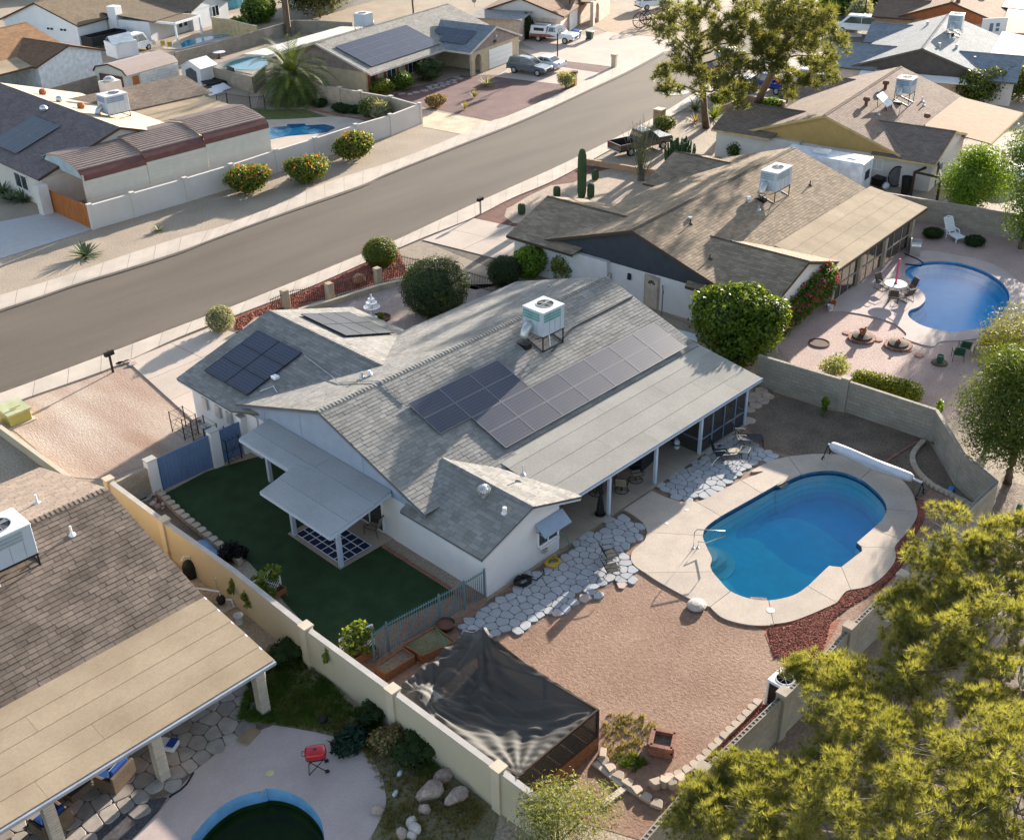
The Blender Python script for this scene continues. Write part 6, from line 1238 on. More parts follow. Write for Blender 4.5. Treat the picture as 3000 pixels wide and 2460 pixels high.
# ---------------------------------------------------------------- palms
def palm(label,base,h,rad,nf,name='date_palm',tr=.5,group=None,droop=1.0):
 t=thing(name,label,'palm',(base[0],base[1],0),group=group); b=B(); prof=[(tr*1.1,0),(tr,.3),(tr*.95,h*.6),(tr*1.25,h*.85),(tr*.9,h)]; b.lathe(prof,(base[0],base[1],0),12)
 for k in range(40):
  a=k*2.4; z=h*k/40; b.box((base[0]+tr*1.0*math.cos(a),base[1]+tr*1.0*math.sin(a),z),(.22,.22,.12),a,ry=-.6)
 b.build('trunk',m_bark,t)
 rq=random.Random(3); V=[];F=[]
 for k in range(nf):
  a=2.399*k; el=math.radians(80-125*(k/nf)**.8); L=rad*rq.uniform(.85,1.1); p=np.array([base[0],base[1],h]); d=np.array([math.cos(a)*math.cos(el),math.sin(a)*math.cos(el),math.sin(el)]); n=22; prev=p
  for i in range(n):
   f=i/n; d=d+np.array([0,0,-.055*droop*(1+f)]); d/=np.linalg.norm(d); q=prev+d*L/n; side=np.cross(d,[0,0,1.]); side/=np.linalg.norm(side)+1e-9; up=np.cross(side,d)
   w=.03*(1-f)+.008; o=len(V); V+=[prev-side*w,prev+side*w,q+side*w*.9,q-side*w*.9]; F.append((o,o+1,o+2,o+3))
   ll=rad*.17*math.sin(math.pi*min(1,f*.9+.12))
   for s in (-1,1):
    for m_ in (0,.5):
     c=prev+(q-prev)*m_; e=c+(side*s*.8+d*.55+up*.25+rq.uniform(-.1,.1))*ll; ww=d*.035; o=len(V); V+=[c-ww,c+ww,e+ww*.2,e-ww*.2]; F.append((o,o+1,o+2,o+3))
   prev=q
 mesh_np('fronds',np.array(V),np.array(F),L_palm,t); return t
palm('large feathery date palm in the garden across the street',(66.5,95.9,0),2.6,5.2,80,tr=.55)
pt=thing('fan_palm','bare trunk of a tall palm rising out of the top edge','palm',(84.6,121.5,0)); b=B(); p_=Vector((84.6,121.5,0)); b.tube([p_+Vector((0,0,z)) for z in np.linspace(0,14,20)],.42,9,r1=.3); b.build('trunk',m_bark,pt)
P,N=cloud([((p_.x,p_.y,14.3),(2.0,2.0,1.5))],500,.1); needles('fronds',P,N,L_palm,pt,6,1.2,.06,.8)
# ---------------------------------------------------------------- cacti, agaves, ocotillo
def cactus(label,p,h,r,group=None,name='barrel_cactus',ribs=14):
 t=thing(name,label,'cactus',p,group=group); n=ribs*2; prof=[(r*.75,0),(r,.12*h),(r*1.05,.5*h),(r*.95,.85*h),(r*.6,.96*h),(r*.1,h)]; b=B(); vs=[]
 for rr_,z in prof:
  for k in range(n): a=2*math.pi*k/n; q=rr_*(1.06 if k%2 else .9); vs.append((p[0]+q*math.cos(a),p[1]+q*math.sin(a),z))
 fs=[(i*n+k,i*n+(k+1)%n,(i+1)*n+(k+1)%n,(i+1)*n+k) for i in range(len(prof)-1) for k in range(n)]+[tuple((len(prof)-1)*n+k for k in range(n))]
 b.add(vs,fs); b.build('stem',L_cactus,t); B().lathe([(r*.35,h*.97),(r*.2,h*1.0),(0,h*1.01)],p,8).build('crown_wool',M('cactus_wool',(.4,.35,.22),fine=.2),t); return t
cactus('tall single saguaro column in the gravel front yard',(64.25,55.43,0),3.9,.33,name='saguaro')
for q,h,lab in (((68.19,57.41,0),.85,'small barrel cactus behind the tall saguaro'),((64.72,54.91,0),1.15,'stout barrel cactus right beside the tall saguaro'),((63.2,57.09,0),.8,'barrel cactus between the saguaro and the pavement'),((58.46,56.38,0),.85,'barrel cactus nearest the mulch bed corner')): cactus(lab,q,h,.27,group='barrel cacti in the gravel yard')
def agave(label,p,r,n,mat=None,name='agave',group=None,up=.5,wid=.09):
 t=thing(name,label,'plant',p,group=group); V=[];F=[]; q=random.Random(int(p[0]*100))
 for k in range(n):
  a=2.399*k; el=up+1.0*(1-k/n)*-.6+q.uniform(0,.7); L=r*q.uniform(.8,1.15); d=np.array([math.cos(a)*math.cos(el),math.sin(a)*math.cos(el),math.sin(el)]); s=np.array([-math.sin(a),math.cos(a),0]); c=np.array([p[0],p[1],.05]); o=len(V)
  for f,w in ((0,.6),(.35,1),(.7,.7),(1,.05)):
   m_=c+d*L*f+np.array([0,0,-.15*L*f*f]); V+=[m_-s*wid*w,m_+s*wid*w]
  for i in range(3): F.append((o+2*i,o+2*i+1,o+2*i+3,o+2*i+2))
 mesh_np('leaves',np.array(V),np.array(F),mat or L_agave,t); return t
agave('spiky green agave alone on the gravel verge across the street',(32.04,73.57,0),1.35,46)
agave('tiny pale agave on the gravel verge near the white wall',(38.1,74.03,0),.55,24,L_silver)
for q,lab in (((34.1,91.1,0),'largest dark agave at the left edge by the carport house'),((33.7,88.9,0),'middle dark agave by the carport house'),((34.38,88.06,0),'right-hand dark agave by the carport house')): agave(lab,q,1.3,36,group='agaves by the carport house')
agave('pale yucca on the purple gravel across the street',(83.5,85.3,0),1.5,50,L_silver,wid=.05)
agave('blue-grey agave beside the straight street tree',(89.9,63.3,0),1.6,34); agave('yellow-green agave right of the straight street tree',(88.9,60.4,0),1.7,40,L_yel)
agave('agave at the foot of the leaning street tree',(96.1,62.5,0),1.5,34); agave('orange-tinged low succulent by the straight street tree',(86.7,61,0),1.1,50,L_dry,wid=.05)
agave('spiky agave beside the small wing of the gold-gabled house',(98.1,58.7,0),1.5,34)
for q,lab in (((79.4,83,0),'tuft of dry grass upper on the purple gravel'),((75.8,80.6,0),'larger tuft of dry grass on the purple gravel')): agave(lab,q,.9,60,L_grass,name='dry_grass_tuft',group='dry grass on the purple gravel',up=.9,wid=.03)
oc=thing('ocotillo','tall many-wanded grey-green ocotillo in the gravel front yard','cactus',(70.43,54.46,0)); ob=Vector((70.43,54.46,0)); q=random.Random(8); b=B()
for k in range(34):
 a=q.uniform(0,6.28); s=q.uniform(.3,1.9); h=q.uniform(3.6,5.2); b.tube([ob+Vector((.1*math.cos(a),.1*math.sin(a),0)),ob+Vector((s*.35*math.cos(a),s*.35*math.sin(a),h*.35)),ob+Vector((s*.75*math.cos(a),s*.75*math.sin(a),h*.72)),ob+Vector((s*math.cos(a),s*math.sin(a),h))],.035,4,r1=.012)
b.build('wands',M('ocotillo_wand',(.14,.14,.09),fine=.3),oc); B().cyl(ob,.3,.5,10,r2=.22).build('base',m_bark,oc)
P=[];N=[]
for k in range(1500):
 a=q.uniform(0,6.28); f=q.uniform(.2,1); s=f*1.3*q.uniform(.3,1); P.append((ob.x+s*math.cos(a),ob.y+s*math.sin(a),4.6*f)); N.append((math.cos(a),math.sin(a),.4))
v,f=leaves_at(np.array(P),np.array(N),.045,.4); mesh_np('leaves',v,f,L_olive,oc)
eu=thing('candelabra_cactus','dense dark green candelabra cactus clump by the pickup','cactus',(75.59,54.58,0)); eb=Vector((75.59,54.58,0)); b=B()
for k in range(70):
 a=q.uniform(0,6.28); s=1.25*math.sqrt(q.random()); h=(2.5-.8*s)*q.uniform(.7,1.1); c=eb+Vector((s*math.cos(a),s*math.sin(a),0)); b.tube([c*1.0+Vector((-.25*math.cos(a),-.25*math.sin(a),.2)),c+Vector((0,0,h*.4)),c+Vector((.1*math.cos(a),.1*math.sin(a),h)),c+Vector((.1*math.cos(a),.1*math.sin(a),h+.08))],.10,6,r1=.075)
b.build('stems',L_cactus,eu)
cc=thing('columnar_cactus','pale rounded cactus tip poking up at the right edge','cactus',(45.16,12.68,0)); p_=Vector((45.16,12.68,0))
P0=Vector((39.88,11.39,4)); b=B()
for dx,dy,hh in ((0,0,4.2),(.25,.1,3.7),(-.2,.15,3.5)): b.tube([(P0.x+dx,P0.y+dy,z) for z in (.2,hh-.3,hh-.1,hh)],.16,8,r1=.08)
b.build('stem',L_cactus,cc); cc.location=(P0.x,P0.y,0)
for ch in cc.children: ch.location=(-P0.x,-P0.y,0)
# ---------------------------------------------------------------- weeds and grass (uncountable)
def tufts(name,label,poly,n,h,mat,seed=1,per=9,cat='grass',w=.012):
 rq=np.random.default_rng(seed); xs=[p[0] for p in poly]; ys=[p[1] for p in poly]; P=[]
 while len(P)<n:                                     # grows in uneven clumps
  c=(rq.uniform(min(xs),max(xs)),rq.uniform(min(ys),max(ys))); s=rq.uniform(.05,.35)
  for k in range(int(rq.integers(3,16))):
   p=(c[0]+rq.normal()*s,c[1]+rq.normal()*s)
   if inside(p,poly): P.append((*p,0))
 P=P[:n]
 P=np.array(P); o=needles(name,P,np.tile([0,0,1.],(n,1)),mat,None,per,h,w,.75); o['kind']='stuff'; o['label']=label; o['category']=cat; return o
tufts('weeds','green weeds along the foot of the cream wall',[(16.29,30.29,0),(17.84,29.48,0),(17.33,26.05,0),(17.38,23.13,0),(17.54,20.83,0),(16.77,21.16,0),(16.69,23.44,0),(16.29,24.74,0),(15.81,25.61,0),(14.69,27.18,0),(13.96,28.14,0)],2600,.24,L_green,2)
tufts('dry_weeds','dry weeds over the foreground yard between deck and wall',[(16.13,29.21,0),(16.76,26.08,0),(16.84,23.27,0),(17.42,18.71,0),(15.1,18.1,0),(14.2,20.48,0),(15.39,21.5,0),(16.37,24.12,0),(15.49,25.95,0),(14.76,27.28,0)],1500,.2,L_grass,3)
tufts('weeds','patchy dry weeds near the brick planter in the dirt yard',[(23.38,18.64,0),(24.18,17.97,0),(24.27,16.87,0),(23.95,16.05,0),(22.92,16.1,0),(22.48,16.32,0),(21.79,17.13,0),(22.49,18.13,0)],330,.15,L_grass,4,per=7)
tufts('weeds','small green weeds beside the brick planter',[(22.03,17.22,0),(22.75,16.54,0),(22.57,16.05,0),(21.93,16.16,0),(21.75,16.76,0)],160,.14,L_green,5,per=7)
for i,(q,lab,rx,h) in enumerate((((17.15,29.37,0),'dark bushy growth at the corner post of the foreground patio',.9,.9),((17.32,24.55,0),'dark scrub against the cream wall, nearer the patio',.7,.8),((17.26,22.04,0),'dark scrub against the cream wall, nearer the boulders',1.0,.9),((16.9,23.2,0),'dry tangled scrub in the middle of the weedy strip',.7,.8))):
 bush('scrub',lab,'shrub',q,lumps(rx,rx*.8,h,5,30+i),1300,.07,L_dark if i!=3 else L_dry,shell=.4,group='scrub along the cream wall')
bush('agave_clump','dark blue-green fern-leaved clump at the edge of the pink deck','shrub',(16.07,24.18,0),[((0,0,.25),(.75,.6,.35))],700,.17,LEAF('blue_green',(.012,.03,.022),(.03,.07,.05)),shell=.3,asp=.2,core=False)

# ================================================================ objects of the white house and its neighbours
m_navy=M('navy_sling',(.012,.022,.04),rough=.7,var=.1,fine=.1,fscale=60); m_sling=M('black_sling',(.018,.02,.022),rough=.75,var=.1,fine=.1,fscale=60); m_tanfab=M('tan_sling',(.30,.265,.20),rough=.8,fine=.08,fscale=50)
m_wood=M('stained_timber',(.22,.095,.045),var=.25,scale=2,fine=.2,fscale=20,stretch=(6,1,6)); m_wood2=M('dark_timber',(.05,.028,.018),var=.2,fine=.2); m_terra=M('terracotta',(.32,.11,.06),fine=.1); m_plastic=M('white_plastic',(.68,.69,.70),rough=.35,var=.03,fine=.02); m_steel=M('polished_steel',(.6,.6,.6),rough=.18,metal=.9,var=.03,fine=0)
m_blue=M('royal_blue',(.012,.06,.27),rough=.7,var=.08,fine=.06); m_red=M('red_enamel',(.42,.012,.018),rough=.22,var=.05,fine=0,coat=.5); m_wicker=M('brown_wicker',(.14,.10,.07),fine=.3,fscale=40); m_rubber=M('black_rubber',(.015,.015,.016),rough=.6,fine=0); m_yellow=M('yellow_hose',(.55,.36,.02),rough=.5,fine=.05); m_ggrass=M('green_hose',(.03,.22,.14),rough=.5,fine=0)
m_stone=M('rusty_boulder',(.30,.19,.15),col2=(.42,.36,.32),scale=2.5,fine=.25,fscale=9,bump=.05,bscale=6)
def tubes(paths,r,n=5):
 b=B()
 for p in paths: b.tube(p,r,n)
 return b
# street furniture of the lot
def mailbox(label,p,rz,post,box,name='mailbox',h=1.1):
 t=frame(thing(name,label,'mailbox',p,rz)); B().bx(-.05,.05,-.05,.05,0,h).build('post',post,t)
 b=B(); n=10; pr=[(-.11,0),(.11,0)]+[(.11*math.cos(a),.16+.11*math.sin(a)) for a in [math.pi*k/n for k in range(n+1)]]
 b.slab([(x,-.28,h+z) for x,z in pr],.56,(0,1,0)); b.build('box',box,t); B().bx(.11,.125,-.05,.0,h+.12,h+.3).build('flag',m_red,t); B().slab([(x*.92,-.283,h+.01+z*.95) for x,z in pr],.008,(0,-1,0)).build('door',m_dark,t); return t
mailbox('black domed mailbox on a dark post at the corner of the dirt lot',(24.53,56.15,0),math.radians(95),m_wood2,m_black)
mailbox('small dark mailbox on a pale post at the house with the cactus yard',(56.31,58.61,0),math.radians(95),M('pale_post',(.42,.34,.29),fine=.1),m_black)
ub=frame(thing('utility_box','pale green utility cabinet on a concrete pad at the left edge','utility box',(18.31,55.1,0),math.radians(2))); m_ub=M('pea_green_enamel',(.40,.36,.10),rough=.4,var=.05,fine=.03)
B().bx(-.75,.75,-.8,.75,0,.06).build('pad',m_conc,ub); B().bx(-.6,.6,-.65,.6,.06,.74).build('cabinet',m_ub,ub,bevel=.02); ld=B().slab([(-.64,-.7,.76),(.64,-.7,.76),(.64,.64,.9),(-.64,.64,.9)],.1); ld.build('lid',M('pale_green_lid',(.47,.47,.27),rough=.4,fine=.03),ub); B().bx(-.3,.3,-.3,-.24,.86,.9).build('lid_hinge',m_ub,ub)
# kerb stones by the mailbox
for i,q in enumerate([(25.32,56.8,0),(25.71,56.69,0),(25.79,56.17,0)]): 
 tag(B().prism([(q[0]+.3*math.cos(a),q[1]+.2*math.sin(a)) for a in (.2,1.4,2.5,3.6,4.7,5.6)],0,.1).build('border_stone',m_stone,bevel=.02),('left','middle','right')[i]+' border stone in the small triangle beside the mailbox','stone',group='stones by the mailbox')
# wire shelving and meters standing by the garage wall
def wire_rack(label,p,rz,w,d,h,levels,items):
 t=frame(thing('metal_rack',label,'shelf',p,rz,'metal racks beside the garage'))
 for sx in (0,w):
  for sy in (0,d): B().bx(sx-.02,sx+.02,sy-.02,sy+.02,0,h).build('upright',m_black,t)
 for z in levels: tubes([[(0,0,z),(w,0,z),(w,d,z),(0,d,z),(0,0,z)],[(w*.33,0,z),(w*.33,d,z)],[(w*.66,0,z),(w*.66,d,z)]],.012,4).build('shelf',m_black,t)
 tubes([[(0,0,levels[0]),(w,0,levels[-1])],[(0,d,levels[0]),(w,d,levels[-1])]],.01,4).build('brace',m_black,t); return t
wire_rack('empty open black metal rack nearest the street beside the garage',(23.3,46.6,0),0,.8,1.2,1.25,(.1,.65,1.2),0); wire_rack('middle black metal rack loaded with boxes beside the garage',(23.5,44.9,0),0,.75,1.2,1.3,(.1,.65,1.25),0); wire_rack('black metal rack nearest the blue gate beside the garage',(23.55,43.0,0),0,.75,1.3,1.35,(.1,.7,1.3),0)
for i,(x,y,z,c) in enumerate(((23.7,45.3,.66,m_galv),(23.75,44.95,.11,m_plastic),(23.8,43.5,.71,m_plastic),(23.8,43.9,.11,m_dkblue))): tag(B().bx(x,x+.45,y,y+.45,z+.01,z+.35).build('storage_box',c,bevel=.02),('grey box on the middle rack shelf','white box on the bottom of the middle rack','white box on the rack nearest the gate','blue box on the bottom of the rack nearest the gate')[i],'box',group='boxes on the metal racks')
# rug and chair under the side cover
rg=thing('rug','navy outdoor rug with white lattice lines under the side cover','rug',(23.2,34.1,0)); B().bx(22.22,24.05,32.55,35.85,.06,.07).build('rug_field',M('navy_rug',(.012,.02,.06),fine=.15,fscale=50,rough=.95),rg); m_rl=M('rug_white',(.62,.63,.66),fine=.05,rough=.95)
for k in range(5): x=22.26+k*.4375; B().bx(x-.025,x+.025,32.57,35.83,.069,.073).build('rug_line',m_rl,rg)
for k in range(8): y=32.6+k*.4575; B().bx(22.24,24.03,y-.025,y+.025,.0695,.0735).build('rug_line',m_rl,rg)
def sling_chair(label,p,rz,fab,frm,group=None,rock=False,base='legs',h=.95,name='chair',cat='chair'):
 """tube frame chair facing local -y"""
 t=frame(thing(name,label,cat,p,rz,group)); w=.56
 B().slab([(-w/2+.03,-.27,.42),(w/2-.03,-.27,.42),(w/2-.03,.24,.40),(-w/2+.03,.24,.40)],.02).build('seat',fab,t); B().slab([(-w/2+.03,.24,.41),(w/2-.03,.24,.41),(w/2-.03,.46,h),(-w/2+.03,.46,h)],.02,(0,1,0)).build('backrest',fab,t)
 for s in (-1,1):
  x=s*w/2; B().tube([(x,-.3,.42),(x,.24,.41),(x,.47,h+.02)],.016,6).build('side_frame',frm,t)
  B().tube([(x+s*.03,.38,.66),(x+s*.03,.05,.66),(x+s*.03,-.28,.64),(x+s*.03,-.33,.55)],.018,6).build('armrest',frm,t)
  if base=='legs': B().tube([(x+s*.03,-.33,.56),(x+s*.03,-.36,0)],.016,6).build('leg',frm,t); B().tube([(x,.25,.41),(x+s*.03,.36,0)],.016,6).build('leg',frm,t)
  if base=='sled': B().tube([(x,-.28,.42),(x,-.38,.02),(x,.4,.02),(x,.25,.4)],.016,6).build('leg',frm,t)
 B().tube([(-w/2,.47,h+.02),(w/2,.47,h+.02)],.016,6).build('top_rail',frm,t); B().tube([(-w/2,-.3,.42),(w/2,-.3,.42)],.016,6).build('front_rail',frm,t)
 if base=='sled': B().tube([(-w/2,-.38,.02),(w/2,-.38,.02)],.014,5).build('foot_rail',frm,t)
 if base=='swivel':
  B().tube([(.33*math.cos(a),.33*math.sin(a),.03) for a in [2*math.pi*k/20 for k in range(20)]],.018,5,closed=True).build('base_ring',frm,t); B().cyl((0,0,.03),.03,.38,8).build('column',frm,t)
  tubes([[(0,0,.06),(.33*math.cos(a),.33*math.sin(a),.03)] for a in (0,1.57,3.14,4.71)],.013,4).build('base_spoke',frm,t)
 return t
sling_chair('tan sling armchair standing on the side patio by the door',(24.74,33.27,0),math.radians(200),m_tanfab,M('bronze_tube',(.03,.02,.015),rough=.5,fine=0),h=1.05)
sling_chair('black metal sled chair on the flagstones, the one nearer the house',(30.36,24.31,0),math.radians(62),m_sling,m_black,'black chairs on the flagstones',base='sled',h=1.0); sling_chair('black metal sled chair on the flagstones, the one nearer the dirt',(29.61,23.62,0),math.radians(58),m_sling,m_black,'black chairs on the flagstones',base='sled',h=1.0)
for q,rz,lab in (((33.79,27.97,0),200,'swivel patio chair with ring base left of the closed umbrella'),((34.75,27.24,0),120,'tan-backed swivel chair with ring base right of the closed umbrella'),((35.88,27.3,0),60,'swivel chair with ring base next to the covered grill')): sling_chair(lab,(q[0],q[1],.09),math.radians(rz),m_tanfab,M('bronze_tube',(.03,.02,.015)),'swivel chairs under the patio cover',base='swivel')
tb=frame(thing('patio_table','round dark table in the shade under the patio cover','table',(33.7,28.4,.09))); B().lathe([(.6,.70),(.62,.72),(.6,.74),(0,.74)],(0,0,0),24).build('table_top',m_glass,tb); tubes([[(.5*math.cos(a),.5*math.sin(a),0),(.12*math.cos(a),.12*math.sin(a),.4),(.45*math.cos(a),.45*math.sin(a),.7)] for a in (0,1.57,3.14,4.71)],.02).build('table_base',m_black,tb)
tag(B().ell((33.6,27.6,1.0),(.22,.2,.18),10,6).build('blue_cushion',m_blue),'bright blue cushion in the shade on the round patio table','cushion')
um=frame(thing('patio_umbrella','closed black umbrella leaning against the first patio post','umbrella',(32.62,26.75,.09))); B().lathe([(.25,0),(.25,.06),(.05,.1)],(0,0,0),16).build('base',m_black,um); B().cyl((0,0,.05),.025,2.2,8).build('pole',m_black,um)
b=B(); n=16; prof=[(.20,.12),(.17,.5),(.10,.95),(.05,1.05),(.11,1.2),(.09,1.8),(.02,2.2)]; vs=[((r*(1 if k%2 else .72))*math.cos(2*math.pi*k/n),(r*(1 if k%2 else .72))*math.sin(2*math.pi*k/n),z) for r,z in prof for k in range(n)]; b.add(vs,[(i*n+k,i*n+(k+1)%n,(i+1)*n+(k+1)%n,(i+1)*n+k) for i in range(len(prof)-1) for k in range(n)]); b.build('folded_canopy',m_sling,um)
gr=frame(thing('covered_grill','grill under a black fitted cover beneath the patio roof','grill',(37.3,28.0,.09),math.radians(10))); b=B(); b.add([(-.8,-.35,0),(.8,-.35,0),(.8,.35,0),(-.8,.35,0),(-.78,-.33,.9),(.78,-.33,.9),(.78,.33,.9),(-.78,.33,.9),(-.45,-.22,1.2),(.45,-.22,1.2),(.45,.25,1.2),(-.45,.25,1.2)],[(0,1,5,4),(1,2,6,5),(2,3,7,6),(3,0,4,7),(4,5,9,8),(5,6,10,9),(6,7,11,10),(7,4,8,11),(8,9,10,11)]); b.build('cover',m_sling,gr,bevel=.05)
for sx in (-.6,.6): B().cyl((sx,-.3,0),.05,.08,8).build('caster',m_rubber,gr)
pt_=frame(thing('propane_tank','white propane cylinder standing by the screened bay','gas cylinder',tuple(Vector((39.55,27.65,0))+Vector((0,0,.09))))); B().lathe([(.14,0),(.14,.04),(.155,.06),(.16,.12),(.16,.3),(.13,.38),(.05,.42)],(0,0,0),18).build('tank',M('tank_white',(.6,.62,.66),rough=.35,fine=.03),pt_,smooth=True); tubes([[(.1*math.cos(a),.1*math.sin(a),.38),(.1*math.cos(a),.1*math.sin(a),.48)] for a in (.5,2.6,4.7)]+[[(.1*math.cos(a),.1*math.sin(a),.48) for a in np.linspace(.3,5,14)]],.012).build('collar',M('tank_white',(.6,.62,.66)),pt_); B().lathe([(.162,.16),(.163,.17),(.163,.25),(.162,.26)],(0,0,0),18).build('label_band',m_blue,pt_); B().cyl((0,0,.42),.03,.06,8).build('valve',m_galv,pt_)
# loungers
def lounger(label,p,rz,fab,frm,group,towel=None,back=.85):
 t=frame(thing('lounge_chair',label,'lounger',p,rz,group)); w=.6
 B().slab([(-w/2,-.95,.36),(w/2,-.95,.36),(w/2,.35,.42),(-w/2,.35,.42)],.02).build('seat',fab,t); B().slab([(-w/2,.35,.42),(w/2,.35,.42),(w/2,.62,.42+back),(-w/2,.62,.42+back)],.02,(0,1,0)).build('backrest',fab,t)
 for s in (-1,1):
  x=s*w/2; B().tube([(x,-.97,.36),(x,.35,.42),(x,.63,.43+back)],.018,6).build('side_frame',frm,t); B().tube([(x,.5,.72),(x+s*.02,-.02,.70),(x+s*.02,-.08,.66)],.022,6).build('armrest',M('grey_armrest',(.3,.3,.3),fine=0),t)
  B().tube([(x,.38,.7),(x,-.12,.0)],.016,5).build('leg',frm,t); B().tube([(x,-.05,.68),(x,.5,.0)],.016,5).build('leg',frm,t); B().tube([(x,-.9,.36),(x,-1.0,.0)],.016,5).build('leg',frm,t)
 for y,z in ((-.97,.36),(-1.0,.02),(.63,.43+back)): B().tube([(-w/2,y,z),(w/2,y,z)],.015,5).build('cross_rail',frm,t)
 if towel: B().slab([(-w/2-.01,-.95,.375),(w/2+.01,-.95,.375),(w/2+.01,-.35,.40),(-w/2-.01,-.35,.40)],.012).build('foot_pad',towel,t)
 return t
lounger('navy reclining lounger with a tan foot panel on the terrace',(40.26,25.48,0),math.radians(55),m_navy,m_black,'navy loungers on the terrace',m_tanfab); lounger('fully navy reclining lounger at the corner of the terrace',(42.18,25.51,0),math.radians(42),m_navy,m_black,'navy loungers on the terrace',back=.95)
st=frame(thing('side_table','small folding side table with pale frame between the navy loungers','table',(41.12,24.71,0),math.radians(20))); tubes([[(-.27,-.22,.5),(.27,-.22,.5),(.27,.22,.5),(-.27,.22,.5),(-.27,-.22,.5)]],.022,6).build('top_frame',m_tanfab,st); B().slab([(-.25,-.2,.5),(.25,-.2,.5),(.25,.2,.5),(-.25,.2,.5)],.012).build('table_top',m_glass,st)
for s in (-1,1): tubes([[(-.25,s*.2,.5),(.25,s*.2,.0)],[(.25,s*.2,.5),(-.25,s*.2,0)]],.014).build('cross_leg',m_black,st)
# hoses
def coil(label,p,R,turns,mat,r=.016,tail=None,group='garden hoses by the bedroom wall'):
 q=random.Random(int(R*100)); pts=[]
 for k in range(turns*14): a=2*math.pi*k/14; rr_=R*(.55+.45*((k*7)%turns)/turns)*q.uniform(.93,1.05); pts.append((p[0]+rr_*math.cos(a),p[1]+rr_*.8*math.sin(a),.09+.02*(k/(14))*.9*q.uniform(.6,1.1)))
 if tail: pts+=tail
 return tag(B().tube(pts,r,5).build('garden_hose',mat),label,'hose',group)
coil('coiled yellow garden hose on the flagstones under the standpipe',(28.5,25.92,0),.42,9,m_yellow,r=.018); coil('coiled black hose on the flagstones at the bedroom corner',(26.72,25.98,0),.46,8,m_rubber,r=.028,tail=[(27.19,25.64,0.08),(27.73,25.7,0.08),(27.93,25.96,0.1)])
tag(B().tube([(29.4,26.4,1.0),(29.7,26.2,.7),(29.75,26.1,.3),(29.6,26.0,.12),(29.9,25.9,.1)],.018,5).build('garden_hose',m_ggrass),'short green hose hanging from the standpipe','hose','garden hoses by the bedroom wall')
# pool rail, lids, reel
hr=thing('pool_handrail','bent steel handrail at the pool steps','handrail',(33.52,22.17,0)); a=Vector((33.44,22.15,0.06)); c=Vector((33.61,22.03,0.06)); e=Vector((34.41,21.24,0.75)); 
B().tube([a,a+Vector((0,0,.85)),a+Vector((.06,0,.95))+(e-a)*.05,e+Vector((0,0,.18)),e+Vector((.03,0,.1)),e+Vector((0,0,-.08)),c+(e-c)*.3+Vector((0,0,.05)),c+Vector((.0,0,.35)),c],.024,8).build('rail',m_steel,hr,smooth=True)
for q in (a,c): B().lathe([(.07,.07),(.06,.09),(.03,.1)],(q.x,q.y,0),12).build('escutcheon',m_steel,hr)
for q,r,lab in (((32.21,17.42,0.06),.17,'round white skimmer lid in the pool deck'),): tag(B().lathe([(r,.07),(r,.08),(0,.08)],(q[0],q[1],0),20).build('skimmer_lid',m_plastic),lab,'lid')
for q,lab in (((35.58,24.08,0),'small white square lid on the deck nearer the pool'),((34.13,24.12,0),'small white square lid on the deck nearer the flagstones')): tag(B().bx(q[0]-.08,q[0]+.08,q[1]-.08,q[1]+.08,.07,.078).build('deck_lid',m_plastic),lab,'lid','square deck lids')
q=(30.4,19.76,0); tag(B().ell((q[0],q[1],.12),(.42,.4,.16),12,6).build('artificial_rock_cover',M('pale_fake_rock',(.52,.46,.40),fine=.15,bump=.02)),'smooth pale round rock cover at the edge of the pool deck','rock cover')
rl=thing('pool_cover_reel','white rolled pool cover on a wheeled reel beside the deep end','pool cover',(44.38,19.54,0)); ra=Vector((43.89,21.8,0.75)); rb=Vector((43.86,16.9,0.75)); dd=(rb-ra).normalized()
b=B(); n=18; N_=26; vs=[]; sd=dd.cross(Vector((0,0,1))).normalized(); up=Vector((0,0,1)); q=random.Random(4)
for i in range(N_+1):
 f=i/N_; ctr=ra.lerp(rb,.03+.87*f); sag=.30*math.sin(math.pi*min(1,f*1.06))**.7
 for k in range(n):
  an=2*math.pi*k/n; rr_=.22*(1+.06*math.sin(3*an+f*9))*(.75 if f in(0,1) else 1); z=math.sin(an)*rr_; x=math.cos(an)*rr_
  if z<0: z*=1+sag*2.2; x*=.8+.08*math.sin(f*31)
  vs.append(ctr+sd*x+up*z)
b.add(vs,[(i*n+k,i*n+(k+1)%n,(i+1)*n+(k+1)%n,(i+1)*n+k) for i in range(N_) for k in range(n)]+[tuple(range(n)),tuple(N_*n+k for k in range(n))]); b.build('rolled_cover',M('white_cover',(.62,.62,.66),rough=.6,var=.06,scale=3,fine=.05,bump=.03,bscale=5),rl,smooth=True)
B().tube([ra,rb],.06,10).build('reel_tube',m_galv,rl)
for e_,nm in ((ra,1),(rb,0)):
 B().tube([e_,e_+sd*.35-Vector((0,0,.66))],.025,6).build('stand_leg',m_black,rl); B().tube([e_,e_-sd*.35-Vector((0,0,.66))],.025,6).build('stand_leg',m_black,rl)
 for s in (-1,1):
  c=e_+sd*s*.35-Vector((0,0,.64)); w_=B().tube([c-dd*.03,c+dd*.03],.10,12).build('wheel',m_rubber,rl); sub(B().tube([c-dd*.035,c+dd*.035],.05,10).build('hub',m_plastic,rl),w_)
tag(B().box(tuple(Vector((45.18,16.05,0))+Vector((0,0,.1))),(.5,.22,.1),.2).build('pool_brush',M('sky_blue_plastic',(.05,.22,.5),rough=.4)),'small blue pool brush head on the edging blocks','brush')
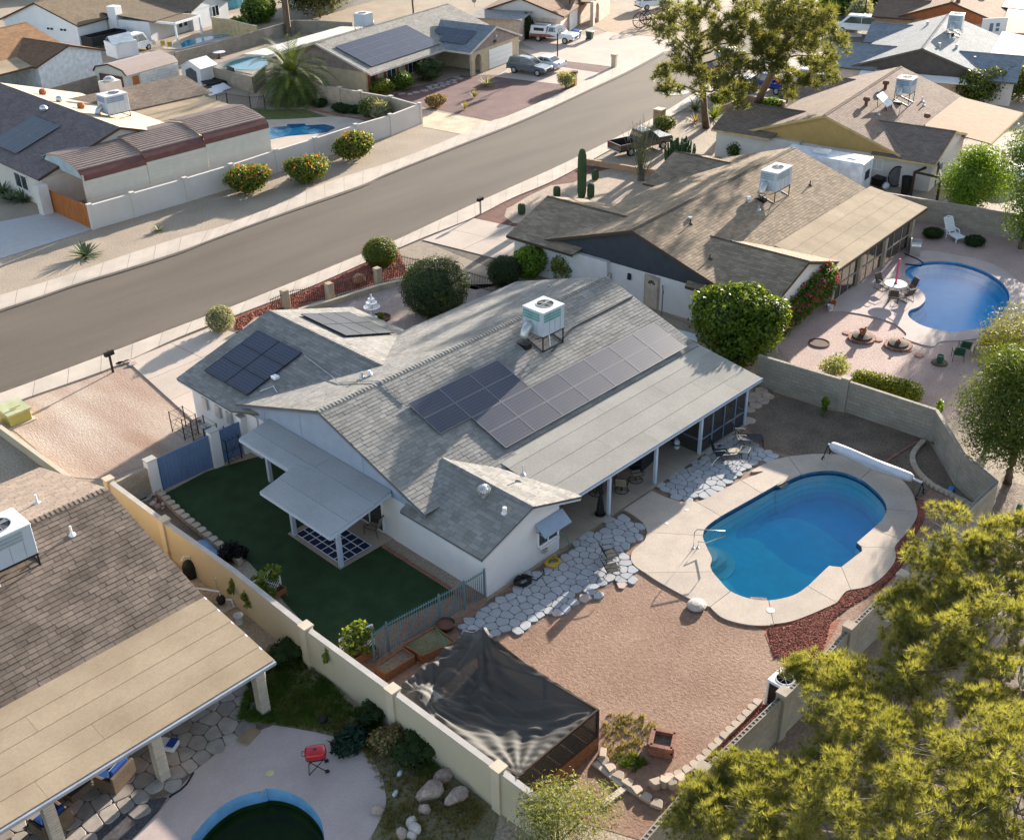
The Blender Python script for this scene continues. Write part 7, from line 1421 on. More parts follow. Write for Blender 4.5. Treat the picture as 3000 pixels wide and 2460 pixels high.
# brick planter and condenser in the dirt yard
bpn=frame(thing('brick_planter','square red brick planter standing in the dirt yard','planter',(23.45,16.15,0),math.radians(28))); m_brk=M('brick_red',(.25,.12,.085))
for r in range(3):
 for s,(ax,ay,rz) in enumerate(((0,-.38,0),(.38,0,math.pi/2),(0,.38,0),(-.38,0,math.pi/2))):
  for k in range(3): o=(-.26+.26*k)*(1 if s%2==0 else 1)+(.1 if r%2 else 0)*.5; B().box((ax+(o if s%2==0 else 0),ay+(o if s%2 else 0),.11+r*.15),(.25,.15,.14),rz).build('brick',m_brk,bpn)
B().bx(-.32,.32,-.32,.32,.02,.3).build('soil',m_soil,bpn)
cu=frame(thing('condenser_unit','white air-conditioning condenser with dark open side by the back wall','air conditioner',(28.1,14.3,0))); B().bx(-.42,.42,-.42,.42,.02,.06).build('pad',m_conc,cu)
for sx in (-1,1):
 for sy in (-1,1): B().bx(sx*.4-.04,sx*.4+.04,sy*.4-.04,sy*.4+.04,.06,1.15).build('corner_post',m_whitemetal,cu)
B().bx(-.38,.38,-.38,.38,.06,1.12).build('coil',m_dark,cu); B().bx(-.45,.45,-.45,.45,1.12,1.24).build('top_panel',m_whitemetal,cu,bevel=.02); B().lathe([(.33,1.245),(.33,1.26),(.3,1.26),(.3,1.246)],(0,0,0),24).build('fan_ring',m_galv,cu); B().lathe([(.3,1.246),(0,1.246)],(0,0,0),24).build('fan_opening',m_dark,cu)
tubes([[(.3*math.cos(a),.3*math.sin(a),1.262),(-.3*math.cos(a),-.3*math.sin(a),1.262)] for a in (0,.8,1.57,2.36)],.008,4).build('fan_guard',m_galv,cu)
for i,(A_,Z_) in enumerate((((21.3,17.41,0),(21.2,15.96,0)),((21.2,15.96,0),(20.08,16.04,0)),((21.2,15.96,0),(21.26,14.87,0)))): tag(B().bar(Vector(A_)+Vector((0,0,.05)),Vector(Z_)+Vector((0,0,.05)),.22 if i!=2 else .1,.09).build('concrete_strip',m_conc),('pale concrete strip leading from the shade tent corner','pale concrete strip running down to the willow shrub','narrow pale board along the edging blocks')[i],'kerb','concrete strips in the garden corner')
q=(21.76,17.43,0); tag(B().box((q[0],q[1],.12),(.4,.22,.2),.6).build('paving_block',m_edge,bevel=.01),'single pale block beside the corner of the shade tent','block')
rg2=struct(yard('red_gravel_margin',[(31.21,16.9,0),(33.37,15.36,0),(33.72,15.11,0),(31.58,14.65,0),(30.8,14.85,0),(29.99,15.82,0),(30.94,16.86,0)],.02,m_redrock)); struct(yard('red_gravel_strip',[(30.96,17.52,0),(31.51,16.98,0),(32.23,16.48,0),(33.18,16.12,0),(34.28,15.9,0),(35.07,15.88,0),(35.61,15.75,0),(36.25,15.38,0),(36.95,15.23,0),(37.99,15.23,0),(38.84,15.43,0),(39.4,15.76,0),(40.16,15.89,0),(41.13,15.97,0),(42.1,16.15,0),(42.75,16.4,0),(43.52,16.94,0),(43.68,16.61,0),(42.77,16.09,0),(41.77,15.71,0),(40.36,15.54,0),(39.49,15.39,0),(38.73,15.02,0),(37.69,14.86,0),(36.63,14.88,0),(35.74,15.09,0),(34.59,15.26,0),(33.54,15.35,0),(32.79,15.36,0),(31.28,16.53,0)],.018,m_redrock)); struct(yard('red_gravel_edge',[(27.37,14.85,0),(28.16,14.48,0),(25.31,14.33,0),(23.52,14.47,0),(21.52,14.21,0),(20.51,14.23,0),(21.4,14.49,0),(22.62,14.61,0),(24.36,14.75,0),(26.25,14.76,0)],.018,m_redrock))
# loose red rock chips (uncountable)
def chips(name,label,polys,n,mat,size=.05,seed=1,cat='gravel'):
 rq=np.random.default_rng(seed); P=[]; 
 for poly in polys:
  xs=[p[0] for p in poly]; ys=[p[1] for p in poly]; k=0
  while k<n//len(polys):
   p=(rq.uniform(min(xs),max(xs)),rq.uniform(min(ys),max(ys)))
   if inside(p,poly): P.append((*p,.03)); k+=1
 P=np.array(P); m_=len(P); d=unit(m_*6).reshape(m_,6,3)*size*(.5+.8*rq.random((m_,1,1))); base=np.array([[1,0,0],[0,1,0],[-1,0,0],[0,-1,0],[0,0,.8],[0,0,-.5]])*size; v=(P[:,None,:]+base[None]*(.6+.7*rq.random((m_,6,1)))).reshape(-1,3)
 f=np.array([(0,1,4),(1,2,4),(2,3,4),(3,0,4)]); F=(f[None]+6*np.arange(m_)[:,None,None]).reshape(-1,3); o=mesh_np(name,v,F,mat); o['kind']='stuff'; return o
m_chip=M('red_chip',(.27,.085,.055),var=.2,fine=.2,island=.55)
chips('red_rock_chips','',[[(31.21,16.9,0),(33.37,15.36,0),(31.58,14.65,0),(30.8,14.85,0),(29.99,15.82,0)],[(32.12,16.42,0),(33.08,16.07,0),(34.2,15.85,0),(34.99,15.84,0),(35.52,15.7,0),(36.87,15.18,0),(37.91,15.19,0),(38.85,15.41,0),(39.41,15.75,0),(40.08,15.85,0),(42.05,16.13,0),(42.26,15.9,0),(40.36,15.54,0),(39.41,15.35,0),(38.73,15.02,0),(36.63,14.88,0),(34.59,15.26,0),(32.79,15.36,0)],[(27.37,14.85,0),(28.16,14.48,0),(25.31,14.33,0),(23.52,14.47,0),(21.52,14.21,0),(21.4,14.49,0),(22.62,14.61,0),(24.36,14.75,0)]],5200,m_chip,.05,2)
chips('street_side_chips','',[[(32.03,55,0),(33.44,56.94,0),(36.25,57.1,0),(39.2,57.12,0),(44.14,57.57,0),(47.28,57.7,0),(45.2,54.39,0),(40.06,55.24,0),(34.39,56.31,0)]],3000,m_chip,.07,3)
# ---------------------------------------------------------------- shade tent over the vegetable bed
tent=thing('shade_tent','garden frame draped in sagging black shade net with timber sides','garden enclosure',(19.8,21,0)); x0,x1,y0,y1=17.9,21.8,17.75,24.1
for x,y,h in ((x0,y0,1.9),(x1,y0,1.95),(x1,20.2,1.8),(x0,20.8,1.5),(x1-.05,23.2,2.35),(x0,y1,1.1),(20.0,y1,1.3)): B().bx(x-.045,x+.045,y-.045,y+.045,0,h).build('post',m_wood2,tent)
for a,c in (((x0,y0,1.88),(x1,y0,1.93)),((x1,y0,1.93),(x1,20.2,1.78)),((x0,y0,1.88),(x0,20.8,1.48)),((x0,y0,.75),(x1,y0,.75)),((x1,y0,.75),(x1,20.2,.75)),((x1,20.2,1.78),(x1,23.2,.8))): B().bar(a,c,.06,.09).build('rail',m_wood2,tent)
for r in range(4): B().bx(x0,x1,y0-.05,y0-.02,.03+r*.17,.03+r*.17+.155).build('side_board',m_wood,tent); B().bx(x1+.02,x1+.05,y0,y1-.4,.03+r*.17,.03+r*.17+.155).build('side_board',m_wood,tent)
NX,NY=64,80; V=[]; q=np.random.default_rng(5); ph=q.uniform(0,6,8)
for j in range(NY+1):
 for i in range(NX+1):
  u=i/NX; v=j/NY; x=x0-.08+(x1-x0+.16)*u; y=y0-.05+(y1-y0+.1)*v
  h=1.93*(1-v)+ (1.1*(1-u)+1.55*u)*v                        # edge heights
  h-=.62*math.sin(math.pi*u)*math.sin(math.pi*min(1,v*1.05))**.8     # sag
  h+=.85*math.exp(-(abs(x-21.7)/.75+abs(y-23.2)/.5)) + .45*math.exp(-((x-18.4)**2/.25+(y-23.0)**2/.35))
  h+=.55*math.exp(-((x-21.75)**2/.12))*math.exp(-((y-21.6)**2/1.6))*.4
  # folds radiating from the corners
  for k,(cx,cy,am) in enumerate(((21.8,17.75,.07),(21.7,23.2,.10),(17.9,17.75,.05),(18.4,23.0,.06))):
   an=math.atan2(y-cy,x-cx); rr_=math.hypot(x-cx,y-cy); h+=am*.7*math.sin(an*(14+3*k)+ph[k])*math.exp(-((rr_-1.6)/1.7)**2)
  w_=x+.28*(y-20)+.12*math.sin(y*1.3); h+=math.sin(math.pi*u)**.6*(.10*abs(math.sin(3.1*w_+ph[4]))**2.5+.05*abs(math.sin(7.3*w_+ph[5]+.3*y))**3)*min(1,v*2.2)+.012*math.sin(16*w_+5*y)
  V.append((x,y,max(.12,h)))
Fq=[(j*(NX+1)+i,j*(NX+1)+i+1,(j+1)*(NX+1)+i+1,(j+1)*(NX+1)+i) for j in range(NY) for i in range(NX)]
o=mesh_np('shade_net',np.array(V),np.array(Fq),MESHNET('shade_cloth',(.04,.037,.032),.9),tent); o.data.polygons.foreach_set('use_smooth',[True]*len(Fq))
m_side=MESHNET('side_net',(.03,.028,.025),.75)
B().face([(x0,y0-.01,.7),(x1,y0-.01,.7),(x1,y0-.01,1.9),(x0,y0-.01,1.88)]).build('side_net',m_side,tent); B().face([(x1+.01,y0,.7),(x1+.01,y1-.6,.6),(x1+.01,y1-.9,2.2),(x1+.01,20.2,1.78),(x1+.01,y0,1.9)]).build('side_net',m_side,tent)
struct(yard('garden_soil',[(x0,y0),(x1,y0),(x1,y1),(x0,y1)],.03,m_soil))
bush('vegetable_plants','straggly plants dimly seen under the black shade net','plants',(20.3,20.3,0),[((0,0,.25),(.6,.9,.3)),((-.8,1.0,.2),(.5,.6,.25))],700,.06,L_olive,core=False,stem=False,shell=.2)
tp=B(); tp.add([(18.0,22.2,.9),(19.3,22.2,.85),(19.3,23.5,1.0),(18.0,23.5,1.05),(18.0,22.2,.3),(19.3,22.2,.25),(19.3,23.5,.4),(18.0,23.5,.4),(18.65,22.85,1.12)],[(0,1,8),(1,2,8),(2,3,8),(3,0,8),(0,4,5,1),(1,5,6,2),(2,6,7,3),(3,7,4,0)]); tag(tp.build('tarpaulin',M('blue_grey_tarp',(.10,.16,.24),rough=.45,fine=.1),bevel=.03),'blue-grey tarpaulin over a bin at the wall end of the shade tent','tarp')
# raised beds, pot, trellises
def raised_bed(label,pts,h,group='raised timber beds',grass=True):
 c=sum((Vector(p) for p in pts),Vector())/4; t=thing('raised_bed',label,'planter',(c.x,c.y,0),group=group)
 for a,b_ in zip(pts,pts[1:]+pts[:1]):
  for r in range(2): B().bar((a[0],a[1],h*(.25+.5*r)),(b_[0],b_[1],h*(.25+.5*r)),.05,h*.48).build('side_board',m_wood,t)
 B().slab([(c.x+(p[0]-c.x)*.97,c.y+(p[1]-c.y)*.97,h*.85) for p in pts],.1).build('soil',m_weedground if grass else m_soil,t); return t
raised_bed('raised bed of dry grass beside the teal fence',[(20.51,26.43,0.35),(22.05,26.31,0.35),(21.98,25.12,0.35),(20.59,25.44,0.35)],.42); raised_bed('raised bed of bare dark soil tucked behind the lattice',[(18.93,26.29,0.35),(20.37,26.31,0.35),(20.39,25.66,0.35),(19,25.7,0.35)],.42,grass=False)
tag(B().tube([(21.96,26.12,0.45),(21.78,25.63,0.5),(21.58,25.19,0.5),(21.37,25.08,0.45)],.018,5).build('garden_hose',m_ggrass),'green hose lying over the grassy raised bed','hose')
pp=frame(thing('glazed_pot','dark round bowl planter at the end of the teal fence','pot',(22.57,26.28,0))); B().lathe([(.2,0),(.36,.12),(.4,.26),(.38,.28),(.33,.2),(.05,.18),(0,.18)],(0,0,0),20).build('bowl',M('dark_glaze',(.05,.025,.02),rough=.3),pp); B().lathe([(.34,.2),(0,.21)],(0,0,0),16).build('soil',M('red_soil',(.18,.08,.05),fine=.3),pp)
def trellis(label,base,w,h,rz,group='vine trellises on the wall side',hang=None,boxh=.45):
 t=thing('trellis_planter',label,'planter',(base[0],base[1],0),group=group); R=Matrix.Rotation(rz,3,'Z'); O=Vector((base[0],base[1],0))
 T_=lambda x,y,z: O+R@Vector((x,y,z)); lb=B(); s=.17
 k=-h
 while k<w:
  for sg in (1,-1):
   a0=max(0,k);a1=min(w,k+h)
   if a1-a0>.05:
    z0=(a0-k);z1=(a1-k); 
    if sg<0: z0=h-z0;z1=h-z1
    lb.bar(T_(a0-w/2,0.01*sg,boxh+z0),T_(a1-w/2,.01*sg,boxh+z1),.03,.012)
  k+=s
 lb.build('lattice',m_plastic,t)
 for a,b_ in (((-w/2,0,boxh),(-w/2,0,boxh+h)),((w/2,0,boxh),(w/2,0,boxh+h)),((-w/2,0,boxh+h),(w/2,0,boxh+h))): B().bar(T_(*a),T_(*b_),.05,.05).build('lattice_frame',m_plastic,t)
 for a,b_ in (((-w/2,-.3,boxh*.7),(w/2,-.3,boxh*.7)),((-w/2,.05,boxh*.7),(w/2,.05,boxh*.7)),((-w/2,-.3,boxh*.7),(-w/2,.05,boxh*.7)),((w/2,-.3,boxh*.7),(w/2,.05,boxh*.7))): B().bar(T_(*a),T_(*b_),.04,.25).build('planter_board',m_wood,t)
 for x in (-w/2,w/2):
  for y in (-.3,.05): B().bar(T_(x,y,0),T_(x,y,boxh),.05).build('leg',m_wood,t)
 q=random.Random(int(base[0]*7)); bl=[(tuple(T_(q.uniform(-w/2,w/2)*1.1,q.uniform(-.25,.25),boxh+h*q.uniform(.3,1.15))),(.3,.28,.26)) for k in range(9)]+[(tuple(T_(q.uniform(-w/2,w/2),-.2,boxh+.1)),(.25,.2,.2)) for k in range(3)]
 if hang: bl+=[(h_,(.14,.14,.24)) for h_ in hang]
 foliage('vine',bl,1500,.075,L_vine,t,.3,.7); return t
trellis('vine-covered white lattice planter in the middle of the long cream wall',tuple((18.78,32.86,0)),1.3,.95,math.radians(5),hang=[(17.58,33.51,1.3),(17.45,33.47,1),(17.5,32.58,1.2),(17.51,32.4,0.9)])
trellis('sunlit vine on a white lattice planter at the end of the teal fence',tuple((19.02,27.36,0)),1.4,1.0,math.radians(-10),hang=[(17.57,27.17,1.6),(17.37,27.1,1.4)])
# soil bed with pond and stones along the wall
struct(yard('wall_soil_bed',[(18.94,44.4,0),(20.08,44.47,0),(19.86,42.6,0),(19.57,35.82,0),(18.79,36.13,0),(18.73,40.94,0)],.1,m_soil))
pd=frame(thing('garden_pond','small stone-edged pond in the bed behind the blue gate','pond',(18.99,43.55,0))); B().lathe([(.6,.1),(.62,.22),(.5,.22),(.48,.16)],(0,0,0),16).build('pond_liner',M('grey_liner',(.28,.32,.36),rough=.4,fine=.1),pd); B().lathe([(.5,.17),(0,.17)],(0,0,0),16).build('pond_water',M('dark_pond_water',(.01,.014,.01),rough=.05,spec=.6,fine=0),pd)
def boulder(label,p,r,seed,mat=None,group=None,name='boulder'):
 rq=np.random.default_rng(seed); bm=bmesh.new(); bmesh.ops.create_icosphere(bm,subdivisions=2,radius=1); ax=[(rq.normal(size=3),rq.uniform(.55,.9)) for _ in range(9)]
 for v in bm.verts:
  c=np.array(v.co)
  for a,d_ in ax:
   a_=a/np.linalg.norm(a); s=c@a_
   if s>d_: c=c-a_*(s-d_)*.9
  v.co=(p[0]+c[0]*r[0],p[1]+c[1]*r[1],p[2]+r[2]*.55+c[2]*r[2])
 me=bpy.data.meshes.new(name); bm.to_mesh(me); bm.free(); me.materials.append(mat or m_stone); o=bpy.data.objects.new(name,me); COL.objects.link(o); return tag(o,label,'rock',group)
for i,(X,Y,r) in enumerate(((1185,685,.16),(1180,715,.14),(1230,690,.17),(1250,720,.13),(1240,750,.16),(1215,780,.15),(1270,770,.17),(1160,745,.14))): boulder('fist-sized stone in the pile beside the small pond',(*(Vector(tuple(((19.37,43.14,0),(19.44,42.58,0),(19.1,42.34,0),(19.27,42,0))[i%4])).xy+Vector((.17*math.cos(i*2.4),.17*math.sin(i*2.4)))),.1),(r,r,r*.8),40+i,M('rosy_stone',(.26,.17,.15),fine=.2) if i%3 else M('pale_stone',(.42,.36,.33),fine=.2),'stones by the small pond',name='stone')
tag(B().slab([Vector((18.86,38.53,0.16)),Vector((19.24,38.29,0.18)),Vector((19.01,36.52,0.16)),Vector((18.71,36.86,0.15))],.05).build('tarpaulin',M('sky_tarp',(.16,.27,.42),rough=.4,fine=.15),bevel=.01),'crumpled light blue tarp in the bed along the cream wall','tarp')
bush('dead_plant','blackish dead plant at the end of the bed by the trellis','shrub',(19.25,36.43,0),[((0,0,.4),(.55,.45,.4)),((.3,-.3,.35),(.4,.4,.3))],1400,.09,LEAF('dead_leaf',(.012,.009,.012),(.035,.025,.03)),shell=.3,core=False)
# fountain and boulder in the court
fo=frame(thing('fountain','white tiered garden fountain in the paved front court','fountain',(39.11,50.65,0))); m_fo=M('white_cast_stone',(.52,.53,.56),rough=.5,fine=.06)
B().lathe([(.32,0),(.3,.08),(.14,.14),(.1,.5),(.12,.62)],(0,0,0),16).build('pedestal',m_fo,fo); B().lathe([(.12,.62),(.5,.74),(.53,.8),(.48,.8),(.1,.72)],(0,0,0),20).build('lower_bowl',m_fo,fo); B().lathe([(.1,.72),(.09,.95),(.33,1.04),(.35,1.09),(.3,1.09),(.07,1.03)],(0,0,0),20).build('middle_bowl',m_fo,fo); B().lathe([(.07,1.03),(.06,1.24),(.2,1.3),(.21,1.34),(.06,1.32),(.07,1.45),(.03,1.55),(.06,1.6),(0,1.68)],(0,0,0),16).build('finial',m_fo,fo)
pb=frame(thing('planting_ring','dark soil ring planted with a small yellow-green plant beside the fountain','planter',(39.46,50.26,0))); B().lathe([(.62,.02),(.62,.12),(.54,.12),(.52,.06),(0,.06)],(0,0,0),22).build('ring',M('dark_ring',(.09,.045,.035),fine=.2),pb); foliage('plant',[((0,0,.2),(.22,.2,.2))],120,.09,L_yel,pb,.3,.5,local=True)
boulder('orange-brown boulder in the red gravel by the iron railing',(42.05,55.5,0),(.5,.42,.5),3,M('orange_rock',(.34,.17,.10),fine=.25))
# ---------------------------------------------------------------- foreground yard (lower left)
gl=frame(thing('charcoal_grill','red lidded charcoal grill on crossed black legs on the pink deck','grill',(14.61,24.2,0),math.radians(-35))); b=B(); b.ell((0,0,.80),(.38,.28,.17),14,8,pw=.55); b.build('lid',m_red,gl,smooth=True); b=B(); b.ell((0,0,.72),(.37,.27,.15),14,8,pw=.55); b.build('firebox',m_black,gl,smooth=True); B().lathe([(.05,.965),(.05,.98),(0,.985)],(0,0,0),10).build('lid_vent',m_black,gl); B().tube([(-.36,-.12,.82),(-.45,-.1,.84),(-.45,.1,.84),(-.36,.12,.82)],.014,6).build('handle',m_black,gl)
for s in (-1,1):
 B().tube([(.25,s*.2,.62),(-.3,s*.24,.03)],.016,6).build('leg',m_black,gl); B().tube([(-.25,s*.2,.62),(.32,s*.24,.05)],.016,6).build('leg',m_black,gl); B().tube([(.32,s*.24-.03,.07),(.32,s*.24+.03,.07)],.075,12).build('wheel',m_rubber,gl)
B().tube([(-.3,-.24,.03),(-.3,.24,.03)],.014,5).build('foot_rail',m_black,gl)
def wicker_chair(label,p,rz,group='blue-cushioned wicker chairs'):
 t=frame(thing('wicker_armchair',label,'armchair',p,rz,group)); B().bx(-.45,.45,-.45,.4,.02,.3).build('base',m_wicker,t,bevel=.02)
 for s in (-1,1): B().bx(s*.47-.06,s*.47+.06,-.45,.42,.02,.56).build('arm',m_wicker,t,bevel=.02)
 B().bx(-.53,.53,.36,.47,.02,.78).build('back_frame',m_wicker,t,bevel=.02); B().bx(-.4,.4,-.44,.34,.3,.45).build('seat_cushion',m_blue,t,bevel=.05); B().box((0,.27,.68),(.78,.16,.5),rx=-.15).build('back_cushion',m_blue,t,bevel=.05); B().box((.1,.1,.62),(.5,.14,.42),rx=-.4).build('throw_pillow',M('pale_blue_pillow',(.40,.50,.62),fine=.05),t,bevel=.06); return t
wicker_chair('wicker armchair with blue cushions between the middle and corner brick columns',tuple(Vector((9.65,28.48,0))+Vector((-.1,.35,.0))),math.radians(200)); wicker_chair('wicker armchair with blue cushions at the bottom left column',tuple(Vector((7.14,28.41,0))+Vector((0,.15,0))),math.radians(190))
ct_=frame(thing('wicker_table','low dark glass-topped wicker table between the blue chairs','table',tuple(Vector((8.49,29.07,0))+Vector((-.1,.25,0))),math.radians(10))); B().bx(-.4,.4,-.3,.3,.02,.38).build('base',m_wicker,ct_); B().bx(-.42,.42,-.32,.32,.385,.4).build('table_top',M('smoked_glass',(.008,.008,.009),rough=.1,fine=0),ct_)
bgk=frame(thing('feed_bag','blue and white printed paper sack lying by the brick column','bag',tuple(Vector((11.58,28.88,0))),math.radians(30))); B().box((0,0,.13),(.5,.75,.22)).build('sack',M('bag_white',(.60,.61,.64),rough=.4,fine=.05),bgk,bevel=.08); B().box((.03,-.2,.25),(.42,.3,.02)).build('printed_panel',m_blue,bgk); B().box((0,.3,.2),(.48,.1,.12)).build('sack_top',m_blue,bgk,bevel=.03)
q=(16.09,25.82,0); tag(B().ell((q[0],q[1],.13),(.2,.17,.14),10,7).build('speaker_ball',m_rubber),'small black ball-shaped object lying on the weedy grass','ball')
q=(13.35,25.22,0); tag(B().lathe([(.15,.035),(.15,.045),(0,.045)],(q[0],q[1],0),18).build('skimmer_lid',M('yellowed_lid',(.50,.47,.22),fine=.05)),'yellowed round skimmer lid on the pink deck','lid')
for i,(q,r,lab) in enumerate((((16.51,20.55,0),(.55,.45,.4),'largest reddish boulder below the cream wall'),((17.24,20.7,0),(.45,.3,.25),'flat rusty boulder touching the cream wall'),((16.95,19.72,0),(.5,.32,.3),'angular boulder right of the largest one'),((15.92,20.15,0),(.25,.22,.24),'upright reddish stone in the dry weeds'),((14.84,21.27,0),(.24,.22,.22),'pinkish rock on the edge of the pink deck'),((15.28,20.07,0),(.26,.2,.2),'upper of the pale rocks at the bottom of the weeds'),((15.18,19.81,0),(.22,.26,.22),'right-hand pale rock at the bottom of the weeds'),((14.76,19.96,0),(.26,.22,.24),'lowest pinkish rock at the bottom edge'),((14.93,19.71,0),(.2,.22,.18),'lowest white rock at the bottom edge'))): boulder(lab,q,r,60+i,m_stone if i<5 or i==7 else M('pale_rock',(.46,.41,.37),fine=.2),'boulders in the foreground yard')
for q,lab,s in (((15.71,21.4,0),'white plastic bottle lying in the weeds',.3),((16.38,21.94,0),'pale crumpled plastic in the scrub',.28)): tag(B().ell((q[0],q[1],.07),(s*.55,.09,.08),8,5,rz=.4).build('plastic_litter',M('pale_plastic',(.55,.6,.62),rough=.3,fine=.05)),lab,'litter')
q=(13.83,27.18,0); tag(B().box((q[0],q[1],.05),(.75,.5,.08),.3).build('brown_board',M('cardboard',(.27,.19,.12),fine=.1)),'brown square board lying at the corner of the pink deck','board')
struct(yard('dark_gravel_patch',[(10.38,26.9,0),(9.86,26.59,0),(8.65,26.22,0),(7.67,27.26,0),(8.52,27.4,0),(9.58,27.52,0)],.028,M('charcoal_gravel',(.07,.065,.07),var=.2,fine=.4,fscale=16)))
tag(B().tube([(11.55,27.16,0.06),(11.14,26.91,0.05),(10.84,26.83,0.05),(10.41,26.85,0.05)],.035,5).build('drain_hose',m_rubber),'black corrugated hose lying along the deck edge by the brick column','hose')
# pool equipment between wall and house
pe=thing('pool_pump','black pool pump with pale pipes by the cream wall','pool pump',(17.35,34.15,0)); p_=Vector((17.23,34.05,0)); B().ell((p_.x,p_.y,.32),(.2,.2,.24),12,7).build('strainer_pot',m_black,pe); B().tube([(p_.x-.55,p_.y+.25,.26),(p_.x-.1,p_.y+.05,.26)],.14,10).build('motor',M('olive_motor',(.22,.22,.15),fine=.1),pe)
tubes([[(p_.x,p_.y,.5),(p_.x,p_.y,.75),(p_.x-.35,p_.y+.5,.8),(p_.x-1.1,p_.y+1.6,.8),(p_.x-1.3,p_.y+2.0,.9)],[(p_.x+.15,p_.y-.1,.3),(p_.x+.3,p_.y-.35,.35),(p_.x+.3,p_.y-.4,0)]],.04,7).build('pipe',m_plastic,pe); B().bx(p_.x-.6,p_.x+.4,p_.y-.5,p_.y+.5,0,.06).build('pad',m_conc,pe)
ft=thing('pool_filter','round black pool filter tank by the cream wall','filter tank',(17.42,36.69,0)); f_=Vector((17.42,36.69,0)); B().lathe([(.28,0),(.3,.1),(.3,.55),(.22,.75),(.08,.85),(0,.86)],(f_.x,f_.y,0),16).build('tank',m_rubber,ft,smooth=True); tubes([[(f_.x+.1,f_.y,.8),(f_.x+.1,f_.y,1.0),(f_.x-.1,f_.y+.1,1.05),(f_.x-.25,f_.y+.1,.9)]],.035,7).build('pipe',m_plastic,ft)
vl=thing('valve_stand','cluster of hooped grey conduits standing by the cream wall','pipes',(17.58,34.88,0)); v_=Vector((17.54,34.81,0)); tubes([[(v_.x+.1*k,v_.y+.06*k,0),(v_.x+.1*k,v_.y+.06*k,.8),(v_.x+.1*k+.08,v_.y+.02,.92),(v_.x+.1*k+.18,v_.y-.06,.75),(v_.x+.1*k+.2,v_.y-.1,0)] for k in range(3)],.018,5).build('conduit',m_galv,vl)
bk=frame(thing('bucket','white plastic bucket at the foot of the cream wall','bucket',(17.13,32.63,0))); B().lathe([(.15,0),(.19,.4),(.2,.4),(.2,.37),(.185,.37),(.14,.03),(0,.03)],(0,0,0),18).build('pail',m_plastic,bk,smooth=True); B().tube([(.2*math.cos(a),.2*math.sin(a)*.2+.1,.38+.02*math.sin(a)) for a in np.linspace(0,math.pi,9)],.006,4).build('handle',m_galv,bk)
rn=thing('garden_ornament','red, white and yellow bird ornament against the cream wall','ornament',(17.53,38.42,0)); r_=Vector((17.53,38.42,0)); B().ell((r_.x,r_.y,.35),(.14,.1,.16),8,6).build('body',M('ornament_yellow',(.5,.3,.05),fine=.1),rn); B().tube([(r_.x+.05,r_.y+.05,.42),(r_.x+.08,r_.y+.08,.7)],.06,7,r1=.045).build('neck',m_plastic,rn); B().ell((r_.x+.09,r_.y+.09,.76),(.09,.07,.09),8,6).build('head',m_red,rn); tubes([[(r_.x,r_.y,.22),(r_.x,r_.y,0)]],.015).build('leg',m_dark,rn)

# ================================================================ next-door pool yard, front yards
def metal_chair(label,p,rz,group): return sling_chair(label,p,rz,M('brown_sling',(.09,.07,.055),fine=.1),M('dark_iron',(.025,.022,.02),rough=.5,fine=0),group,base='sled',h=.9)
tc=Vector((63.54,28.63,0))
t=frame(thing('patio_table','round white patio table with a closed pink umbrella hole by the kidney pool','table',(tc.x,tc.y,.06))); B().lathe([(.66,.70),(.7,.73),(.68,.75),(0,.75)],(0,0,0),28).build('table_top',m_plastic,t); B().lathe([(.32,0),(.28,.08),(.07,.2),(.06,.7)],(0,0,0),16).build('pedestal',m_plastic,t); B().lathe([(.12,.752),(.12,.78),(.05,.8)],(0,0,0),12).build('umbrella_ring',m_dark,t)
u=frame(thing('pool_float','upright pink pool noodle standing through the white table','pool noodle',(tc.x,tc.y,.85))); B().tube([(0,0,0),(.1,.05,.6),(.22,.1,1.3),(.26,.12,1.5)],.07,10).build('noodle',M('pink_foam',(.62,.09,.16),rough=.7,fine=.05),u,smooth=True)
for k,(a,lab) in enumerate(((205,'brown metal chair left of the white pool table'),(250,'brown metal chair in front of the white pool table'),(330,'brown metal chair right of the white pool table'),(75,'brown metal chair behind the white pool table'))): metal_chair(lab,(tc.x+1.05*math.cos(math.radians(a)),tc.y+1.05*math.sin(math.radians(a)),.06),math.radians(a+90+180),'brown chairs at the white pool table')
lo=frame(thing('sun_lounger','white plastic slatted sun lounger on the pink gravel','lounger',(75.05,30.27,0),math.radians(-25)))
for k in range(6): B().slab([(-.33,-.9+k*.18,.34),(.33,-.9+k*.18,.34),(.33,-.75+k*.18,.35),(-.33,-.75+k*.18,.35)],.03).build('seat_slat',m_plastic,lo)
for k in range(6): z=.42+k*.15; y=.28+k*.08; B().slab([(-.33,y,z),(.33,y,z),(.33,y+.065,z+.125),(-.33,y+.065,z+.125)],.03,(0,1,0)).build('back_slat',m_plastic,lo)
for s in (-1,1):
 B().tube([(s*.36,-.95,.32),(s*.36,.2,.36),(s*.36,.75,1.3)],.045,6).build('side_rail',m_plastic,lo); B().tube([(s*.40,.45,.62),(s*.42,-.05,.6),(s*.40,-.2,.4)],.04,6).build('armrest',m_plastic,lo)
 for y in (-.8,.25): B().bx(s*.36-.04,s*.36+.04,y-.04,y+.04,0,.34).build('leg',m_plastic,lo)
B().tube([(-.36,.75,1.3),(0,.8,1.38),(.36,.75,1.3)],.045,6).build('head_rail',m_plastic,lo)
be=frame(thing('storage_bench','grey and white resin storage bench at the end of the patio','bench',(70.91,30.98,0),math.radians(24))); m_rs=M('taupe_resin',(.34,.30,.27),rough=.5,fine=.03); B().bx(-.68,.68,-.33,.3,.02,.45).build('chest',M('pale_resin',(.55,.54,.52),rough=.5,fine=.03),be,bevel=.02)
for s in (-1,1): B().bx(s*.72-.05,s*.72+.05,-.36,.34,0,.72).build('arm_panel',m_rs,be,bevel=.02)
